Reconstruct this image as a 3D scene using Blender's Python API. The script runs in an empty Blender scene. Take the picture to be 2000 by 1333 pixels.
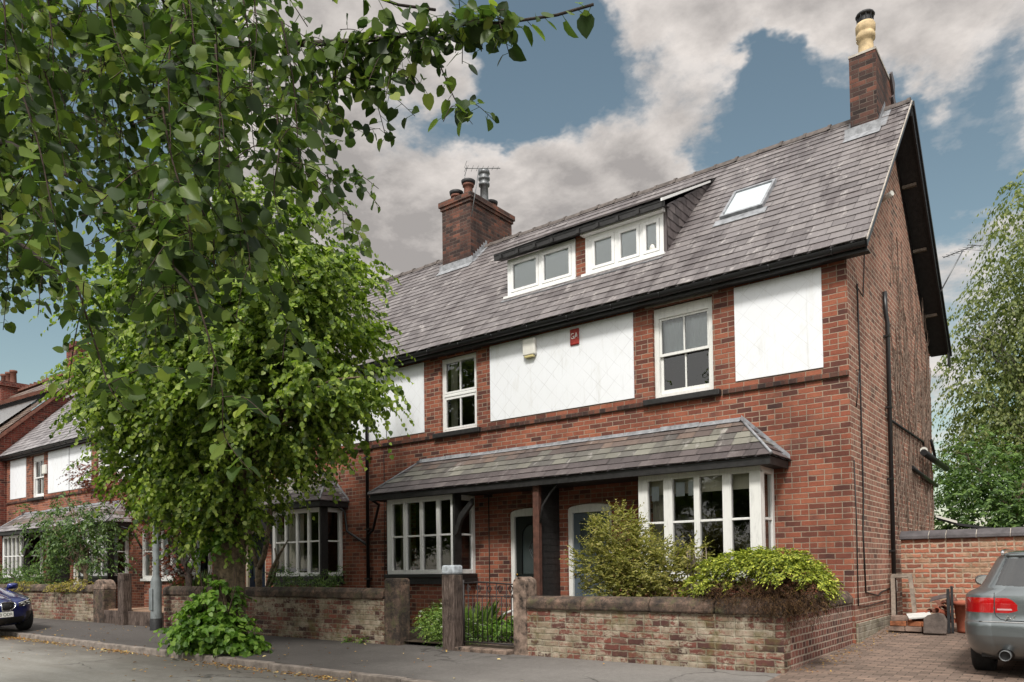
import bpy, bmesh, math, random
import numpy as np
from mathutils import Vector, Matrix
PI = math.pi
rnd = random.Random(11)
C = bpy.context.scene.collection
scene = bpy.context.scene

# ------------------------------------------------------------------ helpers
def link(o, parent=None):
    C.objects.link(o)
    if parent is not None:
        o.parent = parent
        o.matrix_parent_inverse = Matrix.Translation(-wloc(parent))
    return o

def wloc(o):
    v = Vector(o.location)
    return v

def tag(o, label=None, cat=None, group=None, kind=None):
    if label: o['label'] = label
    if cat: o['category'] = cat
    if group: o['group'] = group
    if kind: o['kind'] = kind
    return o

def thing(name, label, cat, loc=(0, 0, 0), group=None):
    o = bpy.data.objects.new(name, None)
    o.empty_display_size = 0.2
    o.location = loc
    C.objects.link(o)
    return tag(o, label, cat, group)

class MB:
    """collects world-space geometry for ONE mesh object"""
    def __init__(s):
        s.v = []; s.f = []; s.m = []; s.sm = []
    def add(s, vs, fs, m=0, smooth=False):
        b = len(s.v); s.v.extend([tuple(p) for p in vs])
        for f in fs:
            s.f.append(tuple(b + i for i in f)); s.m.append(m); s.sm.append(smooth)
        return s
    def box(s, x0, x1, y0, y1, z0, z1, m=0):
        x0, x1 = min(x0, x1), max(x0, x1); y0, y1 = min(y0, y1), max(y0, y1); z0, z1 = min(z0, z1), max(z0, z1)
        return s.add([(x0,y0,z0),(x1,y0,z0),(x1,y1,z0),(x0,y1,z0),(x0,y0,z1),(x1,y0,z1),(x1,y1,z1),(x0,y1,z1)],
              [(0,3,2,1),(4,5,6,7),(0,1,5,4),(1,2,6,5),(2,3,7,6),(3,0,4,7)], m)
    def quad(s, a, b, c, d, m=0): return s.add([a, b, c, d], [(0,1,2,3)], m)
    def poly(s, pts, m=0): return s.add(pts, [tuple(range(len(pts)))], m)
    def prism(s, pts, d, m=0):
        n = len(pts); d = Vector(d)
        q = [tuple(Vector(p) + d) for p in pts]
        fs = [tuple(range(n))[::-1], tuple(range(n, 2*n))]
        fs += [(i, (i+1) % n, n + (i+1) % n, n + i) for i in range(n)]
        return s.add(list(pts) + q, fs, m)
    def tube(s, pts, r, n=8, m=0, cap=True):
        pts = [Vector(p) for p in pts]; rs = r if isinstance(r, (list, tuple)) else [r]*len(pts)
        vs = []; k = len(pts); up = None
        for i, p in enumerate(pts):
            t = (pts[min(i+1, k-1)] - pts[max(i-1, 0)]).normalized()
            if up is None: up = Vector((0,0,1)) if abs(t.z) < .9 else Vector((1,0,0))
            a = t.cross(up)
            if a.length < 1e-4: a = t.orthogonal()
            a.normalize(); b = a.cross(t).normalized(); up = b
            for j in range(n):
                c = 2*PI*j/n
                vs.append(tuple(p + (a*math.cos(c) + b*math.sin(c))*rs[i]))
        fs = [(i*n+j, i*n+(j+1) % n, (i+1)*n+(j+1) % n, (i+1)*n+j) for i in range(k-1) for j in range(n)]
        s.add(vs, fs, m, True)
        if cap:
            b = len(s.v) - len(vs)
            s.f.append(tuple(b + j for j in range(n))[::-1]); s.m.append(m); s.sm.append(False)
            s.f.append(tuple(b + (k-1)*n + j for j in range(n))); s.m.append(m); s.sm.append(False)
        return s
    def lathe(s, c, prof, n=20, m=0, axis='z', smooth=True):
        vs = []; k = len(prof)
        for (r, h) in prof:
            for j in range(n):
                a = 2*PI*j/n
                if axis == 'z': vs.append((c[0]+r*math.cos(a), c[1]+r*math.sin(a), c[2]+h))
                elif axis == 'x': vs.append((c[0]+h, c[1]+r*math.cos(a), c[2]+r*math.sin(a)))
                else: vs.append((c[0]+r*math.cos(a), c[1]+h, c[2]+r*math.sin(a)))
        fs = [(i*n+j, i*n+(j+1) % n, (i+1)*n+(j+1) % n, (i+1)*n+j) for i in range(k-1) for j in range(n)]
        return s.add(vs, fs, m, smooth)
    def build(s, name, mats, parent=None, bevel=0, loc=None, jitter=0, seg=2):
        me = bpy.data.meshes.new(name)
        off = wloc(parent) if parent is not None else Vector((0,0,0))
        if loc is not None: off = Vector(loc)
        # object origin: top-level meshes sit at their base centre, parts at their parent's
        v = np.array(s.v, dtype=float)
        if jitter: 
            r = np.random.RandomState(len(v)); v += r.uniform(-jitter, jitter, v.shape)
        if parent is None and loc is None:
            off = Vector(((v[:,0].min()+v[:,0].max())/2, (v[:,1].min()+v[:,1].max())/2, v[:,2].min()))
        vo = v - np.array(off)
        me.from_pydata(vo.tolist(), [], s.f)
        mats = mats if isinstance(mats, (list, tuple)) else [mats]
        for mt in mats: me.materials.append(mt)
        me.polygons.foreach_set('material_index', s.m)
        me.polygons.foreach_set('use_smooth', s.sm)
        # box-projected UVs in metres
        uv = me.uv_layers.new(name='UVMap')
        nl = len(me.loops); vi = np.empty(nl, dtype=np.int32); me.loops.foreach_get('vertex_index', vi)
        npo = len(me.polygons); nor = np.empty(npo*3); me.polygons.foreach_get('normal', nor); nor = np.abs(nor.reshape(-1,3))
        lt = np.array([len(f) for f in s.f]); pn = np.repeat(nor, lt, axis=0)
        co = v[vi]
        u = np.where((pn[:,0] > pn[:,1]) & (pn[:,0] > pn[:,2]), co[:,1], co[:,0])
        w = np.where((pn[:,2] > pn[:,0]) & (pn[:,2] > pn[:,1]), co[:,1], co[:,2])
        uv.data.foreach_set('uv', np.stack([u, w], 1).ravel())
        me.update()
        o = bpy.data.objects.new(name, me)
        C.objects.link(o)
        if parent is not None:
            o.parent = parent
            if loc is not None: o.location = Vector(loc) - wloc(parent)
        else:
            o.location = off
        if bevel:
            b = o.modifiers.new('bevel', 'BEVEL'); b.width = bevel; b.segments = seg; b.limit_method = 'ANGLE'
        return o

# ------------------------------------------------------------------ materials
def lin(c):
    c /= 255.0
    return c/12.92 if c <= .04045 else ((c+.055)/1.055)**2.4
def S(r, g, b, a=1): return (lin(r), lin(g), lin(b), a)

class NT:
    def __init__(s, name):
        s.mat = bpy.data.materials.new(name); s.mat.use_nodes = True
        s.t = s.mat.node_tree; s.t.nodes.clear()
        s.out = s.t.nodes.new('ShaderNodeOutputMaterial')
    def n(s, typ, props=None, **ins):
        nd = s.t.nodes.new('ShaderNode' + typ)
        for k, v in (props or {}).items(): setattr(nd, k, v)
        for k, v in ins.items():
            key = int(k[1:]) if k[0] == '_' else k.replace('_', ' ')
            sock = nd.inputs[key]
            if isinstance(v, bpy.types.NodeSocket): s.t.links.new(v, sock)
            else: sock.default_value = v
        return nd
    def math(s, op, a, b=0.0, c=None):
        ins = {'_0': a, '_1': b}
        if c is not None: ins['_2'] = c
        return s.n('Math', {'operation': op}, **ins).outputs[0]
    def ramp(s, fac, stops, interp='LINEAR'):
        nd = s.n('ValToRGB', None, Fac=fac); cr = nd.color_ramp; cr.interpolation = interp
        while len(cr.elements) > 1: cr.elements.remove(cr.elements[-1])
        for i, (p, c) in enumerate(stops):
            e = cr.elements[0] if i == 0 else cr.elements.new(p)
            e.position = p; e.color = c if isinstance(c, (tuple, list)) else (c, c, c, 1)
        return nd.outputs[0]
    def mix(s, f, a, b, mode='MIX'):
        nd = s.n('Mix', {'data_type': 'RGBA', 'blend_type': mode})
        for i, v in ((0, f), (6, a), (7, b)):
            if isinstance(v, bpy.types.NodeSocket): s.t.links.new(v, nd.inputs[i])
            else: nd.inputs[i].default_value = v
        return nd.outputs[2]
    def noise(s, vec, scale, detail=4, rough=.55, dist=0):
        return s.n('TexNoise', None, Vector=vec, Scale=scale, Detail=detail, Roughness=rough, Distortion=dist).outputs[0]
    def obj(s): return s.n('TexCoord').outputs['Object']
    def pos(s): return s.n('NewGeometry').outputs['Position']
    def scl(s, vec, x, y, z): return s.n('Mapping', None, Vector=vec, Scale=(x, y, z)).outputs[0]
    def bump(s, h, strength=.3, dist=.01): return s.n('Bump', None, Height=h, Strength=strength, Distance=dist).outputs[0]
    def principled(s, col, rough=.6, normal=None, **kw):
        ins = dict(Base_Color=col, Roughness=rough); ins.update(kw)
        if normal is not None: ins['Normal'] = normal
        p = s.n('BsdfPrincipled', None, **ins)
        s.t.links.new(p.outputs[0], s.out.inputs[0]); return p
    def surf(s, sh): s.t.links.new(sh, s.out.inputs[0])

def plain(name, col, rough=.6, var=.12, scale=6.0, bump=0.0, bscale=60, metal=0, coat=0, spec=.5):
    t = NT(name); p = t.pos()
    n = t.noise(p, scale, 5, .6)
    c2 = tuple(max(0, x*(1-var*1.6)) for x in col[:3]) + (1,); c3 = tuple(min(1, x*(1+var)) for x in col[:3]) + (1,)
    c = t.ramp(n, [(.3, c2), (.7, c3)])
    nm = t.bump(t.noise(p, bscale, 4, .6), bump, .01) if bump else None
    t.principled(c, rough, nm, Metallic=metal, Coat_Weight=coat, Specular_IOR_Level=spec)
    return t.mat

def brick_mat(name, stops, mortar, bw=.235, bh=.0822, mw=.012, stain=.35, pale=None, pale_amt=0, moss=None, wob=.007, rough=.85, dark_low=None, bump=.6, mvar=.25):
    t = NT(name)
    uv = t.n('UVMap').outputs[0]; p = t.pos()
    wn = t.n('TexNoise', None, Vector=uv, Scale=11.0, Detail=5.0, Roughness=.65)
    wv = t.n('VectorMath', {'operation': 'SUBTRACT'}, _0=wn.outputs[1], _1=(.5, .5, .5)).outputs[0]
    wv = t.n('VectorMath', {'operation': 'SCALE'}, _0=wv, Scale=wob*2.5).outputs[0]
    uv2 = t.n('VectorMath', {'operation': 'ADD'}, _0=uv, _1=wv).outputs[0]
    sp = t.n('SeparateXYZ', None, Vector=uv2)
    u = sp.outputs[0]; v = sp.outputs[1]
    rv = t.math('DIVIDE', v, bh); row = t.math('FLOOR', rv); fv = t.math('FRACT', rv)
    # every fourth course headers
    hd = t.math('LESS_THAN', t.math('MODULO', t.math('ADD', row, 400.0), 6.0), .5)
    bwv = t.math('SUBTRACT', bw, t.math('MULTIPLY', hd, bw/2))
    off = t.math('MULTIPLY', t.math('MODULO', t.math('ADD', row, 400.0), 2.0), .5)
    ru = t.math('ADD', t.math('DIVIDE', u, bwv), off); col = t.math('FLOOR', ru); fu = t.math('FRACT', ru)
    du = t.math('MULTIPLY', t.math('MINIMUM', fu, t.math('SUBTRACT', 1.0, fu)), bwv)
    dv = t.math('MULTIPLY', t.math('MINIMUM', fv, t.math('SUBTRACT', 1.0, fv)), bh)
    d = t.math('MINIMUM', du, dv)
    edge = t.n('MapRange', {'interpolation_type': 'SMOOTHSTEP'}, Value=d, From_Min=mw*.3, From_Max=mw*.75).outputs[0]
    idv = t.n('CombineXYZ', None, X=col, Y=row, Z=hd).outputs[0]
    wnn = t.n('TexWhiteNoise', {'noise_dimensions': '3D'}, Vector=idv).outputs[0]
    # neighbouring bricks drift together a little (kiln batches, damp)
    big = t.noise(p, 1.1, 4, .6)
    fac = t.math('ADD', t.math('MULTIPLY', wnn, .78), t.math('MULTIPLY', t.math('SUBTRACT', big, .39), .9))
    bc = t.ramp(fac, stops)
    fine = t.noise(p, 70, 4, .7)
    bc = t.mix(.35, bc, t.ramp(fine, [(.25, .32), (.75, .70)]), 'SOFT_LIGHT')
    bc = t.mix(t.math('MULTIPLY', t.ramp(t.noise(p, 34, 5, .75), [(.52, 0.0), (.70, 1.0)]), .38), bc, tuple(x*.38 for x in stops[0][1][:3])+(1,))
    bc = t.mix(.55, bc, t.ramp(t.noise(p, .7, 5, .65), [(.3, .36), (.7, .64)]), 'SOFT_LIGHT')
    mn = t.noise(p, 22, 4, .65)
    mc = t.mix(mvar*2, mortar, t.ramp(mn, [(.3, tuple(x*.45 for x in mortar[:3])+(1,)), (.65, mortar)]))
    c = t.mix(edge, mc, bc)
    st = t.noise(t.scl(p, .9, .9, .45), 1.6, 6, .65)
    c = t.mix(t.math('MULTIPLY', t.ramp(st, [(.44, 0.0), (.72, 1.0)]), stain), c, (.012, .011, .012, 1))
    if pale:
        # old limewash and render that clings to some bricks and not to others
        pn = t.math('ADD', t.math('MULTIPLY', t.noise(t.scl(p, 1, 1, 1.5), 1.7, 6, .7), .52), t.math('ADD', t.math('MULTIPLY', t.noise(t.scl(p, 1, 1, 1.7), 13, 7, .8), .40), t.math('MULTIPLY', wnn, .08)))
        pf = t.ramp(pn, [(.495-pale_amt*.10, 0.0), (.525-pale_amt*.09, .75), (.56-pale_amt*.08, 1.0)])
        pt = t.noise(p, 40, 5, .8)
        pcol = t.mix(t.ramp(t.noise(p, 5, 6, .75), [(.35, 0.0), (.62, 1.0)]), pale, tuple(x*y for x, y in zip(pale[:3], (.42,.41,.34)))+(1,))
        pcol = t.mix(t.ramp(pt, [(.34, .95), (.46, 0.0)]), pcol, (.028,.026,.024,1))
        c = t.mix(t.math('MULTIPLY', pf, t.math('ADD', .80, t.math('MULTIPLY', t.math('SUBTRACT', 1.0, edge), .15))), c, pcol)
    if moss:
        mf = t.ramp(t.noise(p, 3.1, 6, .7), [(.52, 0.0), (.66, .75)])
        c = t.mix(mf, c, moss)
    h = t.math('ADD', t.math('MULTIPLY', edge, .7), t.math('MULTIPLY', fine, .35))
    t.principled(c, rough, t.bump(h, bump, .012), Specular_IOR_Level=.25)
    return t.mat

M = {}
M['brick_front'] = brick_mat('brick_front', [(0, S(70,48,45)), (.12, S(92,58,51)), (.28, S(116,69,57)), (.45, S(136,79,62)), (.62, S(148,87,67)), (.78, S(156,96,74)), (.9, S(132,84,70)), (1, S(98,66,60))], S(160,142,124), mw=.0125, stain=.42)
M['brick_gable'] = brick_mat('brick_gable', [(0, S(92,69,63)), (.2, S(126,89,76)), (.45, S(150,104,88)), (.7, S(164,116,98)), (.88, S(144,106,92)), (1, S(106,82,75))], S(200,182,162), mw=.0145, stain=.36)
M['brick_chimney'] = brick_mat('brick_chimney', [(0, S(46,38,36)), (.3, S(74,55,50)), (.6, S(98,67,57)), (.85, S(122,78,63)), (1, S(62,50,46))], S(100,88,80), mw=.012, stain=.75)
M['brick_old'] = brick_mat('brick_old', [(0, S(66,50,48)), (.3, S(104,66,58)), (.6, S(132,76,64)), (1, S(112,80,70))], S(138,124,108), mw=.018, stain=.55, pale=S(186,176,158), pale_amt=.16, moss=S(104,96,62), wob=.020, bump=1.0)
M['brick_old_red'] = brick_mat('brick_old_red', [(0, S(70,52,50)), (.3, S(116,76,68)), (.6, S(142,92,80)), (1, S(122,88,80))], S(184,168,152), bw=.118, mw=.017, stain=.35, wob=.009)
M['brick_drive'] = brick_mat('brick_drive', [(0, S(92,66,60)), (.2, S(138,88,72)), (.5, S(164,100,78)), (.75, S(180,114,90)), (1, S(182,146,120))], S(184,164,144), mw=.025, stain=.28, wob=.018, pale=S(184,156,132), pale_amt=-.12, bump=.9)
M['brick_plinth'] = brick_mat('brick_plinth', [(0, S(120,110,100)), (.5, S(160,150,136)), (1, S(150,110,96))], S(150,142,128), stain=.45, pale=S(190,184,170), pale_amt=.6, moss=S(88,86,58))
M['brick_far'] = brick_mat('brick_far', [(0, S(60,34,32)), (.4, S(104,50,42)), (1, S(128,62,50))], S(134,112,98), mw=.012, stain=.35)

def slate_mat(name, stops, streak=.5, lichen=.3, rough=.5):
    t = NT(name); p = t.pos()
    r = t.n('NewGeometry').outputs['Random Per Island']
    c = t.ramp(r, stops)
    n = t.noise(p, 26, 5, .7)
    c = t.mix(.55, c, t.ramp(n, [(.25, .34), (.75, .66)]), 'OVERLAY')
    sv = t.scl(p, 2.6, .42, .42)
    sn = t.noise(sv, 1.2, 5, .62)
    c = t.mix(t.math('MULTIPLY', t.ramp(sn, [(.5, 0.0), (.68, 1.0)]), streak), c, S(52,42,44))
    ln = t.noise(t.scl(p, 1.5, .6, .6), 3.6, 7, .75)
    c = t.mix(t.math('MULTIPLY', t.ramp(ln, [(.56, 0.0), (.66, 1.0)]), lichen), c, S(196,190,186))
    t.principled(c, t.ramp(n, [(.3, rough-.1), (.7, rough+.15)]), t.bump(n, .25, .006), Specular_IOR_Level=.5)
    return t.mat
M['slate'] = slate_mat('slate', [(0, S(94,88,88)), (.25, S(107,101,101)), (.5, S(115,109,109)), (.75, S(122,116,115)), (1, S(101,94,94))], .65, .42)
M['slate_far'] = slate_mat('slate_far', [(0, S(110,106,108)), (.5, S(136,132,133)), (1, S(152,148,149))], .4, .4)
M['slate_purple'] = slate_mat('slate_purple', [(0, S(70,64,64)), (.5, S(86,78,78)), (1, S(98,90,89))], .3, .12)
M['slate_green'] = slate_mat('slate_green', [(0, S(88,85,82)), (.35, S(102,100,94)), (.65, S(113,111,102)), (.85, S(128,126,116)), (1, S(92,87,85))], .5, .45)
M['slate_rust'] = slate_mat('slate_rust', [(0, S(84,77,75)), (.45, S(104,92,86)), (.75, S(116,100,90)), (1, S(108,106,106))], .35, .3)
M['ridge'] = plain('ridge_tile', S(92,84,80), .85, .35, 9, .4, 50)
M['lead'] = plain('lead_flashing', S(140,142,146), .55, .3, 9, .25, 30)
M['mortar'] = plain('verge_mortar', S(178,170,160), .9, .25, 12, .5, 60)

def paint_mat(name, col, grime=.3, rough=.42):
    t = NT(name); p = t.pos()
    n = t.noise(t.scl(p, 3, 3, .5), 9, 5, .7)
    c = t.mix(t.math('MULTIPLY', t.ramp(n, [(.5, 0.0), (.75, 1.0)]), grime), col, tuple(x*.42 for x in col[:3])+(1,))
    t.principled(c, rough, t.bump(t.noise(p, 40, 3), .08, .004))
    return t.mat
M['white'] = paint_mat('white_paint', S(226,226,224), .3)
M['white_wood'] = paint_mat('white_wood', S(222,222,218), .4, .5)
M['cream'] = paint_mat('cream_paint', S(206,198,178), .3)
M['black'] = paint_mat('black_paint', (.012, .012, .013, 1), .0, .35)
M['blackwood'] = plain('black_boarding', (.016, .015, .015, 1), .6, .4, 14, .3, 40)
M['brownwood'] = plain('brown_post', S(88,58,48), .6, .3, 10, .3, 40)
M['greydoor'] = paint_mat('grey_door', S(78,88,96), .15, .45)
M['darkdoor'] = paint_mat('dark_door', S(20,26,26), .0, .3)
M['bluedoor'] = paint_mat('blue_door', S(24,34,48), .0, .4)
M['brass'] = plain('brass', S(150,120,60), .35, .2, 20, metal=1)
M['steel'] = plain('chrome', S(214,214,214), .18, .05, 20, metal=1)
M['curtain'] = paint_mat('curtain', S(176,170,156), .35, .9)
M['net'] = paint_mat('net_curtain', S(200,207,210), .2, .9)
M['sky_reflection_blind'] = paint_mat('white_reflection_blind', S(232,238,242), .05, .9)  # blind kept this white to stand in for sky reflected in the panes too
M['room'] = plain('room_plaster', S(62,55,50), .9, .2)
M['red_plaque'] = plain('red_plaque', S(150,44,36), .55, .25, 30)
M['plastic'] = plain('white_plastic', S(214,212,204), .4, .05)
M['lens'] = plain('yellow_lens', S(196,184,130), .3, .1)
M['lintel'] = plain('stone_lintel', S(132,126,116), .85, .25, 7, .3, 60)
M['cable'] = plain('black_cable', (.012, .012, .012, 1), .5, .1)
M['clay'] = plain('clay_pot', S(112,72,58), .8, .25, 9, .3, 60)
M['buff'] = plain('buff_pot', S(200,176,136), .75, .25, 8, .3, 50)
M['soot'] = plain('sooty_metal', S(40,40,42), .6, .3, 20)
M['steelgrey'] = plain('galvanised', S(120,122,124), .45, .2, 20, metal=.6)
M['card'] = plain('paper_notice', S(190,196,202), .8, .05)

def panel_mat():
    t = NT('white_tile_panel'); uv = t.n('UVMap').outputs[0]; p = t.pos()
    sp = t.n('SeparateXYZ', None, Vector=uv)
    u, v = sp.outputs[0], sp.outputs[1]
    wob = t.math('MULTIPLY', t.noise(p, 4, 3), .03)
    a = t.math('ADD', t.math('ADD', u, t.math('MULTIPLY', v, 1.0)), wob); b = t.math('SUBTRACT', u, t.math('MULTIPLY', v, 1.0))
    def ln(x, k, ph):
        f = t.math('FRACT', t.math('ADD', t.math('DIVIDE', x, k), ph)); return t.math('MINIMUM', f, t.math('SUBTRACT', 1.0, f))
    d = t.math('MINIMUM', ln(a, .33, 0.0), ln(b, .33, .2))
    m = t.n('MapRange', None, Value=d, From_Min=.008, From_Max=.03).outputs[0]
    fade = t.ramp(t.noise(p, 2.2, 4, .6), [(.38, .05), (.66, .42)])
    lf = t.math('MULTIPLY', t.math('SUBTRACT', 1.0, m), fade)
    c = t.mix(t.noise(p, 1.3, 5, .6), S(230,233,238), S(222,224,226))
    c = t.mix(t.math('MULTIPLY', t.ramp(t.noise(t.scl(p, 2, 2, .6), 2.5, 6, .7), [(.55, 0.0), (.8, 1.0)]), .35), c, S(176,172,158))
    hl = t.ramp(t.noise(t.scl(p, 5, 5, .35), 4, 6, .75), [(.56, 0.0), (.74, .32)])
    c = t.mix(hl, c, S(166,164,156))
    c = t.mix(lf, c, S(158,158,158))
    t.principled(c, .5, t.bump(t.math('ADD', m, t.math('MULTIPLY', t.noise(p, 7, 3), .6)), .12, .006)); return t.mat
M['panel'] = panel_mat()

def glass_mat(name, refl=1.25, tint=(.95,.97,.97,1)):
    t = NT(name); p = t.pos()
    nm = t.bump(t.noise(p, 2.2, 2), .05, .03)
    fr = t.n('Fresnel', None, IOR=1.52, Normal=nm).outputs[0]
    f = t.math('MINIMUM', t.math('ADD', t.math('MULTIPLY', fr, refl), .01), 1.0)
    tr = t.n('BsdfTransparent', None, Color=tint); gl = t.n('BsdfGlossy', None, Color=(1,1,1,1), Roughness=.015, Normal=nm)
    mx = t.n('MixShader', None, _0=f, _1=tr.outputs[0], _2=gl.outputs[0])
    t.surf(mx.outputs[0]); return t.mat
M['glass'] = glass_mat('window_glass', 1.5)
M['carglass'] = glass_mat('car_glass', 2.2, (.22,.26,.25,1))

def leaf_mat(name, stops, trans=.35, rough=.45, spec=.35, vein=True, back=1.25):
    t = NT(name); p = t.pos(); g = t.n('NewGeometry')
    r = g.outputs['Random Per Island']
    c = t.ramp(r, stops)
    c = t.mix(.4, c, t.ramp(t.noise(p, 9, 3), [(.3, .35), (.7, .65)]), 'OVERLAY')
    di = t.n('BsdfPrincipled', None, Base_Color=c, Roughness=rough, Specular_IOR_Level=spec)
    ct = t.mix(1.0, c, (back*1.0, back*1.15, back*.55, 1), 'MULTIPLY')
    tr = t.n('BsdfTranslucent', None, Color=ct)
    mx = t.n('MixShader', None, _0=trans, _1=di.outputs[0], _2=tr.outputs[0])
    t.surf(mx.outputs[0]); return t.mat
M['leaf_near'] = leaf_mat('lime_leaf_near', [(0, S(42,58,34)), (.3, S(62,82,40)), (.6, S(84,104,48)), (.82, S(112,132,62)), (.93, S(140,150,74)), (1, S(104,124,96))], .42)
M['leaf_lime'] = leaf_mat('lime_leaf', [(0, S(56,76,34)), (.3, S(90,112,44)), (.6, S(124,146,58)), (.85, S(160,176,80)), (1, S(144,156,98))], .42)
M['leaf_shoot'] = leaf_mat('lime_shoot_leaf', [(0, S(62,92,36)), (.5, S(98,134,50)), (1, S(134,164,70))], .35)
M['leaf_birch'] = leaf_mat('birch_leaf', [(0, S(84,96,58)), (.5, S(118,130,76)), (1, S(156,160,102))], .45)
M['leaf_shrub'] = leaf_mat('back_shrub_leaf', [(0, S(50,74,38)), (.5, S(82,110,54)), (1, S(124,150,82))], .35)
M['leaf_olive'] = leaf_mat('olive_leaf', [(0, S(84,88,44)), (.4, S(126,126,60)), (.75, S(158,154,82)), (1, S(178,164,100))], .35)
M['leaf_gold'] = leaf_mat('gold_conifer', [(0, S(80,96,38)), (.35, S(120,132,46)), (.7, S(160,168,58)), (1, S(196,198,88))], .2, .6)
M['leaf_brown'] = leaf_mat('dead_conifer', [(0, S(44,32,24)), (.5, S(78,54,36)), (1, S(110,84,52))], .15, .8)
M['leaf_maple'] = leaf_mat('maple_leaf', [(0, S(56,26,24)), (.5, S(96,46,38)), (.85, S(126,66,46)), (1, S(110,96,50))], .35)
M['leaf_glossy'] = leaf_mat('glossy_leaf', [(0, S(46,66,34)), (.5, S(78,104,54)), (1, S(116,138,82))], .3)
M['leaf_weed'] = leaf_mat('garden_leaf', [(0, S(66,92,42)), (.5, S(108,136,62)), (1, S(156,176,92))], .35)
M['leaf_fern'] = leaf_mat('wall_plant_leaf', [(0, S(96,94,42)), (.5, S(142,132,58)), (1, S(170,150,72))], .3)
M['petal'] = leaf_mat('white_flower', [(0, S(206,208,196)), (1, S(232,232,224))], .3)
M['fallen'] = leaf_mat('fallen_leaf', [(0, S(112,74,40)), (.4, S(164,116,62)), (.8, S(200,164,96)), (1, S(214,196,140))], .1, .8)
M['bark'] = plain('bark', S(104,90,72), .95, .5, 14, .9, 30)
M['bark_dark'] = plain('dark_bark', S(52,44,38), .95, .5, 14, .9, 30)
M['bark_birch'] = plain('birch_bark', S(150,146,138), .9, .5, 6, .5, 30)
M['twig'] = plain('twig', S(60,46,36), .9, .3, 20)

def asphalt(name, base, patch, grit=.5, dirt=False, old=False):
    t = NT(name); p = t.pos()
    fine = t.noise(p, 160, 3, .7); mid = t.noise(p, 14, 5, .7); big = t.noise(t.scl(p, .25, 1, 1), .8, 5, .6)
    c = t.mix(t.ramp(big, [(.35, 0.0), (.65, 1.0)]), base, patch)
    c = t.mix(grit, c, t.ramp(fine, [(.3, .22), (.7, .78)]), 'OVERLAY')
    c = t.mix(.45, c, t.ramp(mid, [(.3, .36), (.7, .62)]), 'OVERLAY')
    if dirt:
        y = t.n('SeparateXYZ', None, Vector=p).outputs[1]
        yn = t.math('ADD', y, t.math('MULTIPLY', t.math('SUBTRACT', t.noise(t.scl(p, .6, 1, 1), 1.6, 6, .7), .5), 2.2))
        c = t.mix(t.ramp(t.n('MapRange', None, Value=yn, From_Min=4.6, From_Max=6.6).outputs[0], [(.2, 0.0), (.8, .6)]), c, S(74,66,58))
    if old:  # left end darkened in colour for the street tree's shade and wet ground
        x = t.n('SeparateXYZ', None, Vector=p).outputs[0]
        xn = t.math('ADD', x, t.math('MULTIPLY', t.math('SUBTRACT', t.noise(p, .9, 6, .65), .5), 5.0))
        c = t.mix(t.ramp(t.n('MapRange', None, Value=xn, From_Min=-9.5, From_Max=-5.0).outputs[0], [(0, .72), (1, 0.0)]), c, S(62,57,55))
    vd = t.n('TexVoronoi', {'feature': 'DISTANCE_TO_EDGE'}, Vector=t.n('VectorMath', {'operation': 'ADD'}, _0=p, _1=t.n('VectorMath', {'operation': 'SCALE'}, _0=t.n('TexNoise', None, Vector=p, Scale=2.0, Detail=6.0).outputs[1], Scale=.7).outputs[0]).outputs[0], Scale=.42).outputs[0]
    ck = t.math('MULTIPLY', t.ramp(vd, [(.004, 1.0), (.010, 0.0)]), t.ramp(t.noise(p, .7, 2), [(.45, 0.0), (.6, .7)]))
    c = t.mix(ck, c, S(44,41,39))
    sp = t.ramp(t.noise(p, 95, 2, .5), [(.70, 0.0), (.74, .6)])
    c = t.mix(sp, c, S(170,165,156))
    t.principled(c, .9, t.bump(fine, .5, .006), Specular_IOR_Level=.3); return t.mat
M['road'] = asphalt('road_asphalt', S(150,148,142), S(122,117,110), dirt=True)
M['pavement'] = asphalt('pavement_asphalt', S(104,100,97), S(124,120,116), old=True)  # last switch paints the tree's shade and wet into the left end
M['kerb'] = plain('kerb_stone', S(134,124,116), .9, .35, 7, .5, 70)
M['soil'] = plain('garden_soil', S(74,62,48), .95, .4, 8, .8, 40)
M['earth'] = plain('earth', S(86,84,70), .95, .3, 3, .6, 20)
M['gravel'] = plain('gravel', S(158,128,106), .95, .35, 40, 1.0, 70)
def paver_mat():
    t = NT('block_paving'); p = t.pos(); sp = t.n('SeparateXYZ', None, Vector=p)
    x, y = sp.outputs[0], sp.outputs[1]
    ry = t.math('DIVIDE', y, .1); row = t.math('FLOOR', ry); fy = t.math('FRACT', ry)
    off = t.math('MULTIPLY', t.math('MODULO', t.math('ADD', row, 500.0), 2.0), .5)
    rx = t.math('ADD', t.math('DIVIDE', x, .2), off); colu = t.math('FLOOR', rx); fx = t.math('FRACT', rx)
    d = t.math('MINIMUM', t.math('MULTIPLY', t.math('MINIMUM', fx, t.math('SUBTRACT', 1.0, fx)), .2), t.math('MULTIPLY', t.math('MINIMUM', fy, t.math('SUBTRACT', 1.0, fy)), .1))
    e = t.n('MapRange', None, Value=d, From_Min=.002, From_Max=.007).outputs[0]
    w = t.n('TexWhiteNoise', {'noise_dimensions': '3D'}, Vector=t.n('CombineXYZ', None, X=colu, Y=row).outputs[0]).outputs[0]
    c = t.ramp(w, [(0, S(104,88,78)), (.5, S(122,104,93)), (1, S(140,118,104))])
    c = t.mix(.5, c, t.ramp(t.noise(p, 60, 4, .7), [(.3, .3), (.7, .7)]), 'OVERLAY')
    c = t.mix(t.math('MULTIPLY', t.ramp(t.noise(p, 1.2, 5, .65), [(.45, 0.0), (.7, 1.0)]), .45), c, S(74,66,58))
    c = t.mix(e, S(58,54,44), c)
    t.principled(c, .88, t.bump(e, .5, .006)); return t.mat
M['paver'] = paver_mat()
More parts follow.
